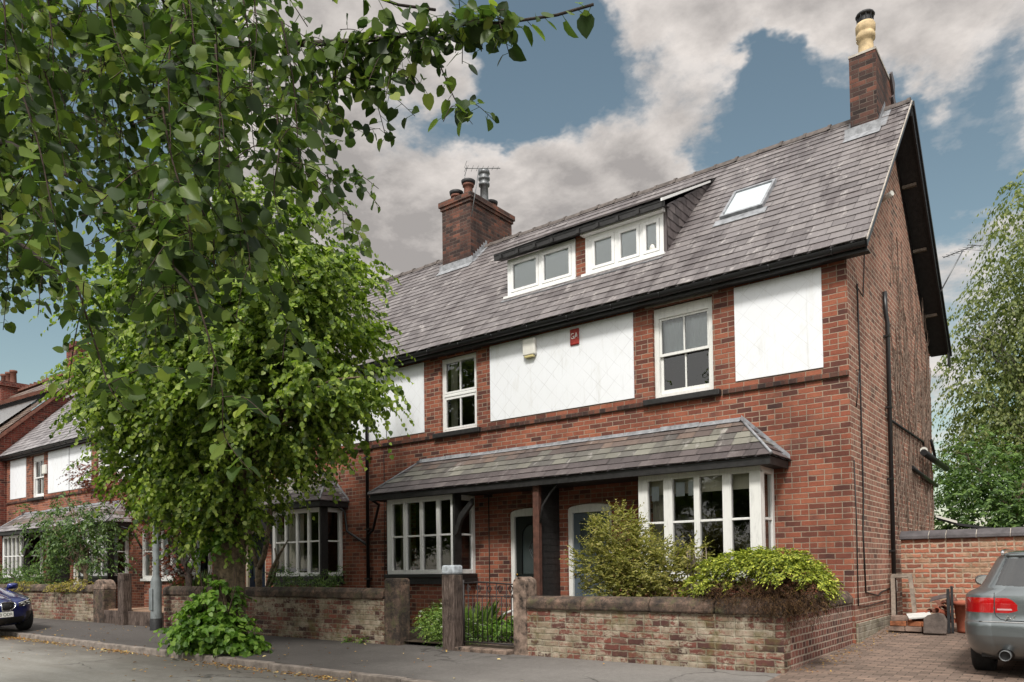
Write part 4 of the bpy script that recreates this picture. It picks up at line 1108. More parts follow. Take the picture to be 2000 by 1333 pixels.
def round_post(name, label, x0, x1, y0, y1, z0, z1, mat, cat):
    h = (x1-x0)/2; xm = (x0+x1)/2; n = 10; ym=(y0+y1)/2; hy=(y1-y0)/2
    mb = MB(); pts = [(x0,y0,z0),(x1,y0,z0)] + [(xm + h*math.cos(PI*i/n), y0, z1-h*.75 + h*.75*math.sin(PI*i/n)) for i in range(n+1)]
    mb.prism(pts, (0, y1-y0, 0)); o = mb.build(name, mat, bevel=.025, jitter=.004); tag(o, label, cat); return o
round_post('gate_post', 'round topped sandstone gate post at the hinge of the iron gate', -6.64, -6.40, 8.68, 8.95, .1, 1.285, M['stone'], 'gate post')
MB().box(-6.66,-6.405,8.66,8.72,.1,.98)
o = MB().box(-9.29+.002, -8.95, 8.68, 8.98, .1, 1.27).build('gate_post', M['coping'], bevel=.04, jitter=.006); tag(o, 'square dark stone gate post at the end of the wall opposite the gate', 'gate post')
t = thing('gate_post', 'weathered wooden gate post with pale grey painted top', 'gate post', (-7.81, 8.72, .15))
MB().box(-7.95,-7.70,8.62,8.84,.1,1.32).build('post', M['timber'], t, bevel=.015, jitter=.004)
MB().box(-7.953,-7.697,8.617,8.843,1.322,1.465).build('painted_cap', M['tip'], t, bevel=.035, seg=3)
t = thing('gate_post', 'dark sandstone gate post at the end of the left garden wall', 'gate post', (-19.14, 8.8, .2))
mb = MB(); mb.box(-19.46,-18.9,8.66,8.98,.1,1.02).build('shaft', M['coping'], t, bevel=.03, jitter=.008)
MB().prism([(-19.46+.28+.28*math.cos(PI*i/8), 8.66, 1.02+.25*math.sin(PI*i/8)) for i in range(9)], (0,.32,0)).build('cap', M['stone'], t, bevel=.02)
o = MB().box(-17.98,-17.7,8.55,8.75,.1,1.41).build('gate_post', M['timber'], bevel=.012, jitter=.004); tag(o, 'tall square timber gate post beside the grey lamp post', 'gate post')
o = MB().box(-18.9,-16.25,8.66,8.76,.1,.54).build('kerb_board', M['timber'], bevel=.01, jitter=.004); tag(o, 'horizontal timber board holding back the raised gravel drive', 'board')

# iron gate
t = thing('iron_gate', 'black wrought iron garden gate with scrollwork between two posts', 'gate', (-7.15, 8.8, .2))
GX0, GX1 = -7.66, -6.66; gy = 8.8
fr_ = MB(); fr_.tube([(GX0,gy,.25),(GX0,gy,1.24)], .016, 6); fr_.tube([(GX1,gy,.27),(GX1,gy,1.18)], .016, 6)
fr_.tube([(GX0,gy,.31),(GX1,gy,.31)], .013, 6); fr_.tube([(GX0,gy,1.19),(-7.4,gy,1.205),(-7.1,gy,1.195),(-6.85,gy,1.18),(GX1,gy,1.17)], .013, 6); fr_.tube([(GX0,gy,1.0),(GX1,gy,1.0)], .009, 5)
br = MB()
for i in range(1, 11):
    x = GX0 + (GX1-GX0)*i/11; br.tube([(x,gy,.31),(x,gy,1.19 if i % 2 else 1.0)], .0075, 5)
br.build('bars', M['iron'], t)
sc = fr_
for i in range(5):
    cx = GX0 + .1 + .2*i
    for s in (-1, 1):
        sc.tube([(cx+s*(.045-.034*k/12)*math.cos(k*.55)*1.0, gy, 1.09+(.075-.055*k/12)*math.sin(k*.55)) for k in range(13)], .006, 4)
    sc.tube([(cx+.04*math.cos(k*.6), gy, .38+.04*math.sin(k*.6)) for k in range(9)], .006, 4)
for k in range(6):
    a = 2*PI*k/6; sc.tube([(GX0+.2, gy, .82), (GX0+.2+.05*math.cos(a), gy, .82+.1*math.sin(a)), (GX0+.2+.02*math.cos(a+.8), gy, .82+.06*math.sin(a+.8))], .006, 4)
sc.build('frame', M['iron'], t)
lt = MB(); lt.box(GX1-.06,GX1+.02,gy-.03,gy+.03,.98,1.03); lt.build('latch', M['iron'], t)
o = MB().box(-7.69,-6.66,8.60,8.9,.12,.245).build('gate_step', M['stone'], bevel=.02, jitter=.004); tag(o, 'worn pale stone step under the iron gate', 'step')

# lamp post
t = thing('lamp_post', 'grey steel lamp post standing at the back of the pavement', 'lamp post', (-15.88, 8.36, .2))
p = MB(); p.lathe((-15.88,8.36,.1), [(.115,0),(.115,.3),(.112,.31),(.112,1.1),(.09,1.2),(.066,1.26),(.064,3.2),(.052,5.6),(.045,5.9),(0,5.9)], 20); p.build('column', M['lampgrey'], t)
MB().lathe((-15.88,8.36,.08), [(.122,0),(.122,.36),(.117,.37)], 20).build('base_sleeve', M['soot'], t)
dr = MB(); dr.box(-15.95,-15.81,8.236,8.252,.62,1.08); dr.build('service_door', M['lampgrey'], t, bevel=.006)
ar = MB(); ar.tube([(-15.88,8.36,5.95),(-15.88,8.2,6.2),(-15.88,7.7,6.3)], .03, 8); ar.build('arm', M['lampgrey'], t)
hd = MB(); hd.prism([(-16,7.1,6.26),(-15.76,7.1,6.26),(-15.74,7.75,6.24),(-16.02,7.75,6.24)], (0,0,.12)); hd.build('lantern', M['lampgrey'], t, bevel=.03)
bd = MB(); bd.lathe((-15.88,8.36,2.35), [(.069,0),(.069,.06)], 16); bd.build('band', M['steelgrey'], t)

# driveway wall
t = thing('boundary_wall', 'tall orange brick wall with blue brick coping across the end of the driveway', 'wall', (1.5, 14.35, .4))
WY = 14.25
MB().box(-2.66, 7.0, WY, WY+.24, .0, 1.80).build('brickwork', M['brick_drive'], t)
cp = MB(); x = -2.68; rr = random.Random(9)
while x < 7:
    w = .445*rr.uniform(.96,1.04) if rr.random() > .15 else .25
    pr = [(WY-.06,1.80),(WY+.30,1.80),(WY+.29,1.86),(WY+.18,1.945),(WY+.06,1.945),(WY-.055,1.86)]
    cp.prism([(x+.006,a,b) for a, b in pr], (w-.012,0,0)); x += w
cp.build('coping', M['blue_coping'], t, bevel=.01)
mj = MB(); mj.prism([(-2.67,a,b) for a, b in [(WY-.04,1.801),(WY+.28,1.801),(WY+.275,1.855),(WY+.17,1.935),(WY+.07,1.935),(WY-.042,1.855)]], (9.6,0,0)); mj.build('coping_mortar', M['mortar'], t)

# ------------------------------------------------------------------ odds and ends by the wall
gz = .355
rr = random.Random(21)
GB = 'loose bricks heaped beside the gable wall'
bricks = [(-2.5,12.95,0,0,'p'),(-2.27,12.93,0,4,'p'),(-2.52,13.15,0,8,'p'),(-2.25,13.17,0,-6,'p'),(-2.48,12.94,1,3,'o'),(-2.24,12.96,1,-9,'o'),(-2.03,12.9,0,12,'p'),(-2.0,13.12,0,80,'o'),(-2.05,12.93,1,20,'o'),(-2.5,13.13,2,-5,'p'),(-2.27,13.15,1,6,'o'),(-2.46,12.97,2,7,'p')]
for i, (x, y, l, a, k) in enumerate(bricks):
    b = MB().box(-.112,.112,-.052,.052,0,.072); o = b.build('loose_brick', M['brickpale'] if k == 'p' else M['brickloose'], loc=(0,0,0), bevel=.006, jitter=.003)
    o.location = (x, y, gz+.018+l*.078); o.rotation_euler = (0, 0, math.radians(a))
    tag(o, 'loose brown brick in the low heap against the gable wall' if k == 'p' else 'loose orange brick in the low heap against the gable wall', 'brick', GB + (' brown' if k == 'p' else ' orange'))
o = MB().box(-.16,.16,-.12,.12,0,.02).build('white_board', M['board'], loc=(0,0,0)); o.location = (-2.2,13.0,gz+.245); o.rotation_euler = (.22,-.1,.3); tag(o, 'small white board lying on the brick heap', 'board')
t = thing('wooden_frame', 'old grey wooden frame leaning against the driveway wall corner', 'frame', (-2.5, 13.6, .4))
f_ = MB()
for (a, b) in (((-2.62,13.35,.38),(-2.74,13.95,1.2)), ((-2.3,13.35,.38),(-2.48,13.95,1.2))):
    A, B = Vector(a), Vector(b); f_.prism([A+Vector(q) for q in ((-.03,-.02,0),(.03,-.02,0),(.03,.02,0),(-.03,.02,0))], B-A)
f_.build('stile', M['timber_pale'], t)
MB().prism([(-2.76,13.92,1.17),(-2.45,13.92,1.17),(-2.45,13.96,1.23),(-2.76,13.96,1.23)], (0,.03,-.01)).build('rail', M['timber_pale'], t)
o = MB().prism([(-2.12,12.78,gz),(-1.81,12.78,gz),(-1.81,12.83,gz+.2),(-1.86,12.86,gz+.29),(-1.93,12.86,gz+.31),(-2.07,12.86,gz+.27),(-2.12,12.83,gz+.22)], (0,.07,.0)).build('stone_slab', M['slab'], bevel=.015, jitter=.004); tag(o, 'broken grey stone slab propped in front of the roof tiles', 'slab')
for i in range(11):
    x, y, z = -1.97+rr.uniform(-.15,.15), 13.05+rr.uniform(-.06,.1), gz+.12+.03*i
    n = 6; mb = MB(); pr = [(.06*math.cos(PI*k/n), .06*math.sin(PI*k/n)) for k in range(n+1)]; pi_ = [(.048*math.cos(PI*k/n), .048*math.sin(PI*k/n)) for k in range(n, -1, -1)]
    mb.prism([(a, 0, b) for a, b in pr+pi_], (0,.24,0)); o = mb.build('roof_tile', M['terracotta'] if i % 2 else M['clay'], loc=(0,0,0)); o.location = (x,y,z); o.rotation_euler = (rr.uniform(-.4,.4), rr.uniform(-.8,.8), rr.uniform(-1.4,1.4))
    tag(o, 'curved terracotta tile in the tumbled pile behind the stone slab' if i % 2 else 'dusty brown curved tile in the tumbled pile behind the stone slab', 'tile', 'broken roof tiles piled behind the slab ' + ('red' if i % 2 else 'brown'))
o = MB().prism([(-2.1,13.2,gz+.45),(-1.85,13.2,gz+.52),(-1.83,13.2,gz+.545),(-2.08,13.2,gz+.475)], (0,.2,.05)).build('roof_slate', M['slate_purple'], loc=(0,0,0)); tag(o, 'single slate resting on top of the terracotta tile pile', 'slate')
t = thing('fence_stake', 'pair of dark slim stakes standing beside the terracotta pot', 'stake', (-1.79, 13.0, gz))
MB().box(-1.83,-1.79,12.98,13.02,gz,gz+.66).build('stake', M['soot'], t, bevel=.004); MB().box(-1.785,-1.75,13.03,13.06,gz,gz+.70).build('stake', M['soot'], t, bevel=.004)
t = thing('flower_pot', 'large empty terracotta flower pot beside the grey car', 'pot', (-1.57, 13.2, gz))
p = MB(); p.lathe((-1.57,13.2,gz+.01), [(0,0),(.155,0),(.16,.03),(.195,.40),(.225,.405),(.228,.46),(.20,.465),(.19,.42),(.16,.06),(0,.05)], 28); p.build('pot_body', M['terracotta'], t)
s_ = MB(); s_.lathe((-1.57,13.2,gz+.02), [(.0,.36),(.185,.36)], 20); s_.build('compost', M['soil'], t)

# ------------------------------------------------------------------ cars
def interp(tab, z):
    zs = [r[0] for r in tab]
    if z <= zs[0]: return tab[0][1:]
    if z >= zs[-1]: return tab[-1][1:]
    i = max(k for k in range(len(zs)-1) if zs[k] <= z)
    p0, p1, p2, p3 = tab[max(i-1,0)], tab[i], tab[i+1], tab[min(i+2,len(tab)-1)]
    t = (z-p1[0])/(p2[0]-p1[0]); out = []
    for c in range(1, len(p1)):
        m1 = (p2[c]-p0[c])/(p2[0]-p0[0]+1e-9)*(p2[0]-p1[0]); m2 = (p3[c]-p1[c])/(p3[0]-p1[0]+1e-9)*(p2[0]-p1[0])
        d = p2[c]-p1[c]
        lim = 3*abs(d); m1 = 0 if m1*d < 0 else math.copysign(min(abs(m1), lim), m1); m2 = 0 if m2*d < 0 else math.copysign(min(abs(m2), lim), m2)
        out.append((2*t**3-3*t*t+1)*p1[c] + (t**3-2*t*t+t)*m1 + (-2*t**3+3*t*t)*p2[c] + (t**3-t*t)*m2)
    return out
def outline(pm, nf, ns):
    yr, yf, w, rr_, rf, br_, bf = pm
    pts = []                                       # right half, rear centre -> front centre
    xe = w - rr_
    for i in range(nf): t = i/nf; pts.append((xe*t, yr + br_*t*t))
    nc = nf//2
    for i in range(nc): a = PI/2*i/nc; pts.append((xe + rr_*math.sin(a), yr + br_ + rr_*1.15*(1-math.cos(a))))
    ya = yr+br_+rr_*1.15; xf = w - rf; yb = yf-bf-rf*1.15
    for i in range(ns): t = i/ns; pts.append((w - .02*(2*t-1)**2 + .02 - .02*0, ya + (yb-ya)*t) if False else (w, ya+(yb-ya)*t))
    for i in range(nc): a = PI/2*i/nc; pts.append((xf + rf*math.cos(a), yb + rf*1.15*math.sin(a)))
    for i in range(nf+1): t = 1-i/nf; pts.append((xf*t, yf - bf*t*t))
    return pts
def car_body(tab, z0, z1, nz, nf, ns, classify):
    zs = [z0 + (z1-z0)*i/nz for i in range(nz+1)]; rings = []
    for z in zs:
        h = outline(interp(tab, z), nf, ns)
        full = h + [(-x, y) for x, y in h[-2:0:-1]]
        rings.append([(x, y, z) for x, y in full])
    n = len(rings[0]); V = [p for r in rings for p in r]
    parts = {}
    for i in range(nz):
        for j in range(n):
            f = (i*n+j, i*n+(j+1) % n, (i+1)*n+(j+1) % n, (i+1)*n+j)
            c = [sum(V[k][a] for k in f)/4 for a in range(3)]
            key = classify(*c)
            if key: parts.setdefault(key, []).append(f)
    parts.setdefault('body', []).append(tuple(nz*n+j for j in range(n)))
    out = {}
    for key, fs in parts.items():
        used = sorted({k for f in fs for k in f}); mp = {k: i for i, k in enumerate(used)}
        mb = MB(); mb.add([V[k] for k in used], [tuple(mp[k] for k in f) for f in fs], 0, True)
        out[key] = mb
    return out
def wheel(parent, c, r, w, side, mats):
    t = MB(); x0 = c[0]-w/2
    t.lathe((x0,c[1],c[2]), [(r*.62,.0),(r*.86,.0),(r*.97,.02),(r,.05),(r,w-.05),(r*.97,w-.02),(r*.86,w),(r*.62,w)], 36, axis='x')
    for k in (.3,.5,.7): t.lathe((x0+w*k-.006,c[1],c[2]), [(r*1.002,0),(r*.985,.004),(r*.985,.008),(r*1.002,.012)], 36, axis='x')
    wl = t.build('wheel', M['rubber'], parent)
    h = MB(); xo = c[0]+side*(w/2-.02)
    h.lathe((xo-.01,c[1],c[2]), [(r*.66,0),(r*.66,.02),(r*.58,.02),(r*.58,-.0)], 32, axis='x')
    for k in range(10):
        a = 2*PI*k/10; d = Vector((0,math.cos(a),math.sin(a))); s = Vector((0,-math.sin(a),math.cos(a)))
        P = Vector((xo,c[1],c[2])); h.prism([P+d*.03-s*.03, P+d*r*.6-s*.02, P+d*r*.6+s*.02, P+d*.03+s*.03], (side*.02,0,0))
    h.lathe((xo-.02,c[1],c[2]), [(0,.05),(.05,.05),(.06,.0)], 16, axis='x')
    h.build('rim', M['steelgrey'], wl)
    return wl
def mirror(parent, x, y, z, side, mat):
    mb = MB(); n = 14
    for k in range(1):
        vs = []; R_ = 7
        for i in range(R_):
            t = i/(R_-1); s = math.sin(PI*(.12+.83*t))**.6; 
            for j in range(n):
                a = 2*PI*j/n; vs.append((x+side*.125*math.copysign(abs(math.cos(a))**.7, math.cos(a))*s, y + .17*t, z+.078*math.copysign(abs(math.sin(a))**.7, math.sin(a))*s))
        mb.add(vs, [(i*n+j, i*n+(j+1) % n, (i+1)*n+(j+1) % n, (i+1)*n+j) for i in range(R_-1) for j in range(n)], 0, True)
        mb.poly(vs[-n:])
    mb.tube([(x-side*.1,y+.1,z-.05),(x-side*.28,y+.12,z-.09)], .025, 6)
    m = mb.build('door_mirror', mat, parent)
    g = MB(); g.poly([(x+side*.10*math.cos(2*PI*j/16), y-.004, z+.06*math.sin(2*PI*j/16)) for j in range(16)]); g.build('mirror_glass', M['steel'], m)
    return m

# grey estate, seen from behind
car = thing('parked_car', 'silver grey estate car parked on the block paved driveway', 'car', (0,0,0))
T = [ # z, y rear, y front, half width, rear r, front r, rear bow, front bow
 (.20,.34,4.55,.74,.26,.35,.06,.1),(.27,.16,4.75,.84,.28,.4,.08,.14),(.36,.06,4.86,.895,.30,.45,.09,.16),(.50,.00,4.92,.92,.30,.45,.09,.18),(.60,.00,4.93,.925,.30,.45,.09,.18),
 (.645,.02,4.92,.925,.30,.45,.09,.18),(.665,.055,4.92,.925,.30,.45,.09,.18),(.75,.085,4.9,.925,.31,.45,.09,.18),(.86,.085,4.82,.925,.32,.45,.09,.2),(.95,.105,4.5,.92,.32,.45,.09,.2),(1.00,.135,4.0,.865,.33,.42,.09,.2),
 (1.03,.165,3.65,.80,.30,.42,.09,.2),(1.08,.215,3.45,.755,.27,.40,.085,.2),(1.16,.30,3.25,.715,.25,.38,.08,.2),(1.26,.40,3.0,.67,.24,.36,.075,.2),(1.34,.475,2.75,.632,.23,.36,.07,.2),(1.39,.505,2.55,.60,.23,.36,.07,.2),(1.42,.50,2.4,.56,.22,.36,.07,.2),(1.45,.60,2.2,.49,.2,.34,.06,.2),(1.468,.85,2.0,.38,.18,.3,.05,.2)]
wy, wz, wr = .98, .33, .335
def cls(x, y, z):
    ax = abs(x)
    if ax > .6 and ((y-wy)**2+(z-wz)**2 < (wr+.05)**2 or (y-3.82)**2+(z-wz)**2 < (wr+.05)**2): return None
    rear = y < .9 and ax < .93
    lo = 1.045 + .02*(ax/.6)**2; hi = 1.372
    if y < .62 and ax < .60 - (z-1.05)*.28 and lo < z < hi: return 'rear_window'
    if ax > .57 and .62 < y < 3.35 and 1.02 < z < 1.36 and .62+(z-1.02)*.55 < y: return 'side_window'
    # tail lamp: deep at the corner, tapering to the middle
    e_ = max(0, (.50-ax)/.125); top = .925 - .075*e_**2; bot = .755 + .03*e_**2
    if y < .56 and .375 < ax and bot < z < top:
        if abs(ax-.60) < .007: return 'body'
        if .43 < ax < .572 and .788 < z < .804: return 'reversing_lamp'
        return 'tail_lamp'
    if y < .5 and ax < .33 and .25 < z < .345 - .03*(ax/.33)**2: return 'diffuser'
    if y < .5 and ((ax-.5)/.085)**2 + ((z-.285)/.068)**2 < 1: return 'diffuser'
    if z < .235: return 'underbody'
    return 'body'
P = car_body(T, .20, 1.468, 210, 100, 70, cls)
mats = dict(body=M['silver'], rear_window=M['carglass'], side_window=M['carglass'], tail_lamp=M['redlamp'], reversing_lamp=M['clearlamp'], diffuser=M['plasticblack'], underbody=M['plasticblack'])
def build_parts(P, mats, car, paired):
    for k, mb in P.items():
        if k not in paired: mb.build(k, mats[k], car); continue
        for s in (-1, 1):
            fs = [f for f in mb.f if sum(mb.v[i][0] for i in f)*s > 0]; used = sorted({i for f in fs for i in f}); mp = {q: i for i, q in enumerate(used)}
            m2 = MB(); m2.add([mb.v[i] for i in used], [tuple(mp[i] for i in f) for f in fs], 0, True); m2.build(k, mats[k], car)
build_parts(P, mats, car, ('tail_lamp', 'reversing_lamp', 'side_window'))
cabin = MB(); cabin.box(-.62,.62,.62,3.0,.3,1.02); cabin.box(-.75,.75,.3,4.4,.24,.6); cabin.build('cabin_floor', M['plasticblack'], car)
st = MB()
for x in (-.42,.05,.5): st.box(x-.2,x+.2,1.35,1.5,.9,1.2); st.box(x-.11,x+.11,1.38,1.46,1.2,1.36)
st.build('seat_back', M['plasticblack'], car, bevel=.04)
def wh(y, x, s): return wheel(car, (x, y, wz), wr, .235, s, None)
for y in (wy, 3.82):
    for s in (-1, 1): wh(y, s*.79, s)
mirror(car, -.99, 3.05, 1.07, -1, M['silver']); mirror(car, .99, 3.05, 1.07, 1, M['silver'])
for s in (-1, 1):
    rl_ = MB(); rl_.tube([(s*.545,.64,1.425),(s*.555,.74,1.458),(s*.56,1.2,1.478),(s*.55,2.6,1.465),(s*.54,2.75,1.43)], .018, 8); rl_.build('roof_rail', M['steel'], car)
    ex = MB(); ex.lathe((s*.50,.05,.285), [(.05,.25),(.05,.0),(.055,-.008),(.06,.0),(.06,.25)], 24, axis='y'); ex.build('exhaust_pipe', M['steelgrey'], car)
    MB().lathe((s*.50,.10,.285), [(0,0),(.05,0)], 16, axis='y').build('exhaust_bore', M['plasticblack'], car)
def rear_y(x, z):
    yr, yf, w, r_, rf, b, bf = interp(T, z); xe = w-r_; ax = abs(x)
    if ax <= xe: return yr + b*(ax/xe)**2
    a = math.asin(min(1, (ax-xe)/r_)); return yr + b + r_*1.15*(1-math.cos(a))
sh = MB()                                          # tailgate shut line
pl = [(.60,.98),(.60,.78),(.585,.725),(.54,.685),(.45,.672),(.0,.668)]
for s in (-1, 1): sh.tube([(s*x, rear_y(x, z)-.001, z) for x, z in [(pl[i][0]+(pl[i+1][0]-pl[i][0])*k/4, pl[i][1]+(pl[i+1][1]-pl[i][1])*k/4) for i in range(5) for k in range(4)] + [(.0,.668)]], .0045, 5)
sh.build('tailgate_seam', M['plasticblack'], car)
ch = MB(); ch.tube([(x*.05, rear_y(x*.05,.655)-.006, .655) for x in range(-15,16)], .007, 6); ch.build('bumper_line', M['steel'], car)  # steel line stands in for the highlight along the bumper's top ledge
cl = MB(); 
for s in (-1,1): cl.tube([(s*(.06+.34*k/8), rear_y(.06+.34*k/8,.29)-.004, .285+.03*math.sin(PI*k/8*.5)) for k in range(9)], .008, 6)
cl.build('diffuser_trim', M['steel'], car)
bdg = text('model_badge', 'A6', .085, (-.44, rear_y(.44,.70)-.006, .70), RX, M['steel'], car, .004, sx=1.15)
npl = MB(); npl.box(-.26,.26,rear_y(0,.8)-.01,rear_y(0,.8)-.004,.74,.85); npl.build('number_plate', plain('plate_yellow', S(206,176,60), .4, .03), car)
sp = MB(); sp.tube([(x*.05, .515+.07*(x*.05/.42)**2, 1.405) for x in range(-10,11)], .02, 8); sp.build('roof_spoiler', M['silver'], car)
car.location = (-.335, 9.08, .205); car.scale = (.90,.90,.90)

# blue saloon on the road, nose towards us
car = thing('parked_car', 'dark blue saloon car parked at the kerb at the far left', 'car', (0,0,0))
T2 = [(.17,.3,4.40,.74,.3,.55,.1,.16),(.24,.12,4.56,.84,.3,.58,.1,.2),(.36,.05,4.66,.895,.3,.58,.1,.22),(.50,.02,4.69,.91,.3,.58,.1,.22),(.60,.0,4.69,.91,.3,.58,.1,.22),(.68,.0,4.64,.91,.3,.56,.1,.22),(.735,.0,4.55,.908,.3,.54,.1,.22),(.78,.02,4.38,.90,.3,.52,.1,.24),(.84,.04,4.02,.885,.3,.5,.1,.26),(.90,.06,3.62,.865,.3,.48,.1,.26),(.95,.1,3.28,.845,.3,.46,.1,.24),(1.0,.3,3.05,.80,.3,.44,.1,.22),(1.1,.6,2.82,.745,.3,.42,.1,.2),(1.25,.95,2.50,.68,.3,.4,.1,.18),(1.36,1.25,2.2,.61,.28,.36,.1,.16),(1.42,1.5,1.95,.5,.2,.2,.08,.1)]
def front_y(x, z):
    yr, yf, w, r_, rf, b, bf = interp(T2, z); xf = w-rf; ax = abs(x)
    if ax <= xf: return yf - bf*(ax/xf)**2
    a = math.acos(min(1, (ax-xf)/rf)); return yf-bf-rf*1.15 + rf*1.15*math.sin(a)
def cls2(x, y, z):
    ax = abs(x)
    if ax > .6 and ((y-3.78)**2+(z-.32)**2 < .375**2 or (y-.93)**2+(z-.32)**2 < .375**2): return None
    if y > 3.0:
        if .035 < ax < .40 and .52 < z < .70 and z > .52+.16*max(0, (ax-.26)/.14)**2 and z < .70-.02*(ax/.4): return 'grille'
        hl0 = .575 + .075*max(0,(ax-.46))/.4; hl1 = .665 + .075*(ax-.46)/.4
        if ax > .46 and hl0 < z < hl1 and y > 3.75: return 'headlight'
        if ax < .60 and .22 < z < .36: return 'air_intake'
        if .62 < ax and .27 < z < .46 and abs(ax-.74) < .10 and y > 4.0: return 'air_intake'
    if 1.0 < z < 1.36 and y > 2.0 and ax < .7: return 'windscreen'
    if ax > .55 and 1.0 < z < 1.34: return 'side_window'
    return 'body'
P = car_body(T2, .17, 1.42, 110, 56, 60, cls2)
mats = dict(body=M['blue'], grille=M['plasticblack'], headlight=plain('headlight_lens', (.03,.032,.036,1), .08, .1, coat=1), air_intake=M['plasticblack'], windscreen=M['carglass'], side_window=M['carglass'])
build_parts(P, mats, car, ('headlight', 'grille', 'side_window'))
MB().box(-.6,.6,1.2,2.7,.3,1.0).build('cabin_floor', M['plasticblack'], car)
for s in (-1, 1):
    kp = [(.045,.53),(.045,.69),(.10,.705),(.30,.70),(.385,.675),(.40,.63),(.36,.565),(.28,.525),(.10,.515),(.045,.53)]
    k_ = MB(); pts = []
    for i in range(len(kp)-1):
        for q in range(4): pts.append((kp[i][0]+(kp[i+1][0]-kp[i][0])*q/4, kp[i][1]+(kp[i+1][1]-kp[i][1])*q/4))
    pts.append(kp[-1]); k_.tube([(s*a, front_y(a,b)+.008, b) for a, b in pts], .013, 6); k_.build('grille_surround', M['steel'], car)
    bars = MB()
    for i in range(9):
        a = .075+.035*i; bars.tube([(s*a, front_y(a,b)+.003, b) for b in (.54,.6,.66,.69)], .004, 4)
    bars.build('grille_bars', M['soot'], car)
    h_ = MB()
    for (a, b) in ((.56,.625),(.70,.65)): h_.tube([(s*(a+.05*math.cos(c*.8)), front_y(a,b)+.006, b+.03*math.sin(c*.8)) for c in range(8)], .006, 5)
    h_.tube([(s*a, front_y(a, .66+.075*(a-.46)/.4)+.007, .662+.075*(a-.46)/.4) for a in (.47,.55,.63,.71,.78,.83)], .007, 5)
    h_.build('headlight_ring', M['plate'], car)
    hl = MB(); hl.tube([(s*a, y, interp_z) for a, y, interp_z in ((.30,4.42,.765),(.42,3.9,.85),(.52,3.4,.915))], .006, 4)
    hl.build('bonnet_crease', M['blue'], car)
    for y in (3.78,.93): wheel(car, (s*.78,y,.32), .325, .225, s, None)
    mirror(car, s*1.0, 2.55, 1.0, s, M['blue'])
    cr_ = MB(); cr_.tube([(s*(.63+.2*k/5), front_y(.63+.2*k/5,.27)+.003,.26+.02*k/5) for k in range(6)], .01, 5); cr_.build('bumper_line', M['soot'], car)
pl_ = MB(); yp = front_y(0,.44)+.012; pl_.box(-.26,.26,yp-.008,yp,.385,.50); pl_ = pl_.build('number_plate', M['plate'], car, bevel=.004)
text('plate_lettering', '0 ODR', .10, (-.245, yp+.001, .4425), Matrix.Rotation(PI, 3, 'Z') @ RX, M['ink'], pl_, .001, align='RIGHT', sx=.86)
car.rotation_euler = (0,.05,-PI/2); car.scale = (.97,.97,.97)
car.location = (-18.45-4.69*.97, 6.36, .13)
BRANCHES = [[[-6.11, 1.01, 4.67], [-5.14, 1.37, 4.65], [-4.58, 1.56, 4.41], [-4.28, 1.67, 4.26], [-3.64, 1.91, 4.05], [-3.07, 2.1, 3.86], [-2.65, 2.17, 3.73], [-2.29, 2.2, 3.61], [-2.04, 2.27, 3.59], [-1.77, 2.35, 3.53], [-1.6, 2.42, 3.52], [-1.46, 2.46, 3.52]], [[-6.24, 1.03, 4.81], [-5.01, 1.34, 4.88], [-4.03, 1.59, 4.64], [-3.25, 1.7, 4.25], [-2.76, 1.83, 3.97], [-2.41, 1.98, 3.78], [-2.15, 2.12, 3.64], [-2.0, 2.17, 3.58]], [[-6.91, 0.89, 4.83], [-5.86, 1.57, 4.88], [-5.22, 1.95, 4.64], [-4.62, 2.29, 4.37], [-4.18, 2.5, 4.27], [-3.62, 2.68, 4.17], [-3.36, 2.75, 4.02]], [[-4.87, 0.46, 4.19], [-3.73, 0.83, 4.05], [-3.12, 1.06, 3.87], [-2.72, 1.24, 3.74], [-2.83, 1.54, 3.6], [-3.1, 1.71, 3.61]], [[-5.82, 0.76, 3.72], [-4.32, 1.16, 3.5], [-3.67, 1.29, 3.25], [-3.05, 1.39, 2.88], [-2.5, 1.45, 2.4]], [[-5.82, 0.76, 3.72], [-3.93, 0.97, 2.95], [-3.15, 1.08, 2.66], [-2.72, 1.16, 2.37]]]
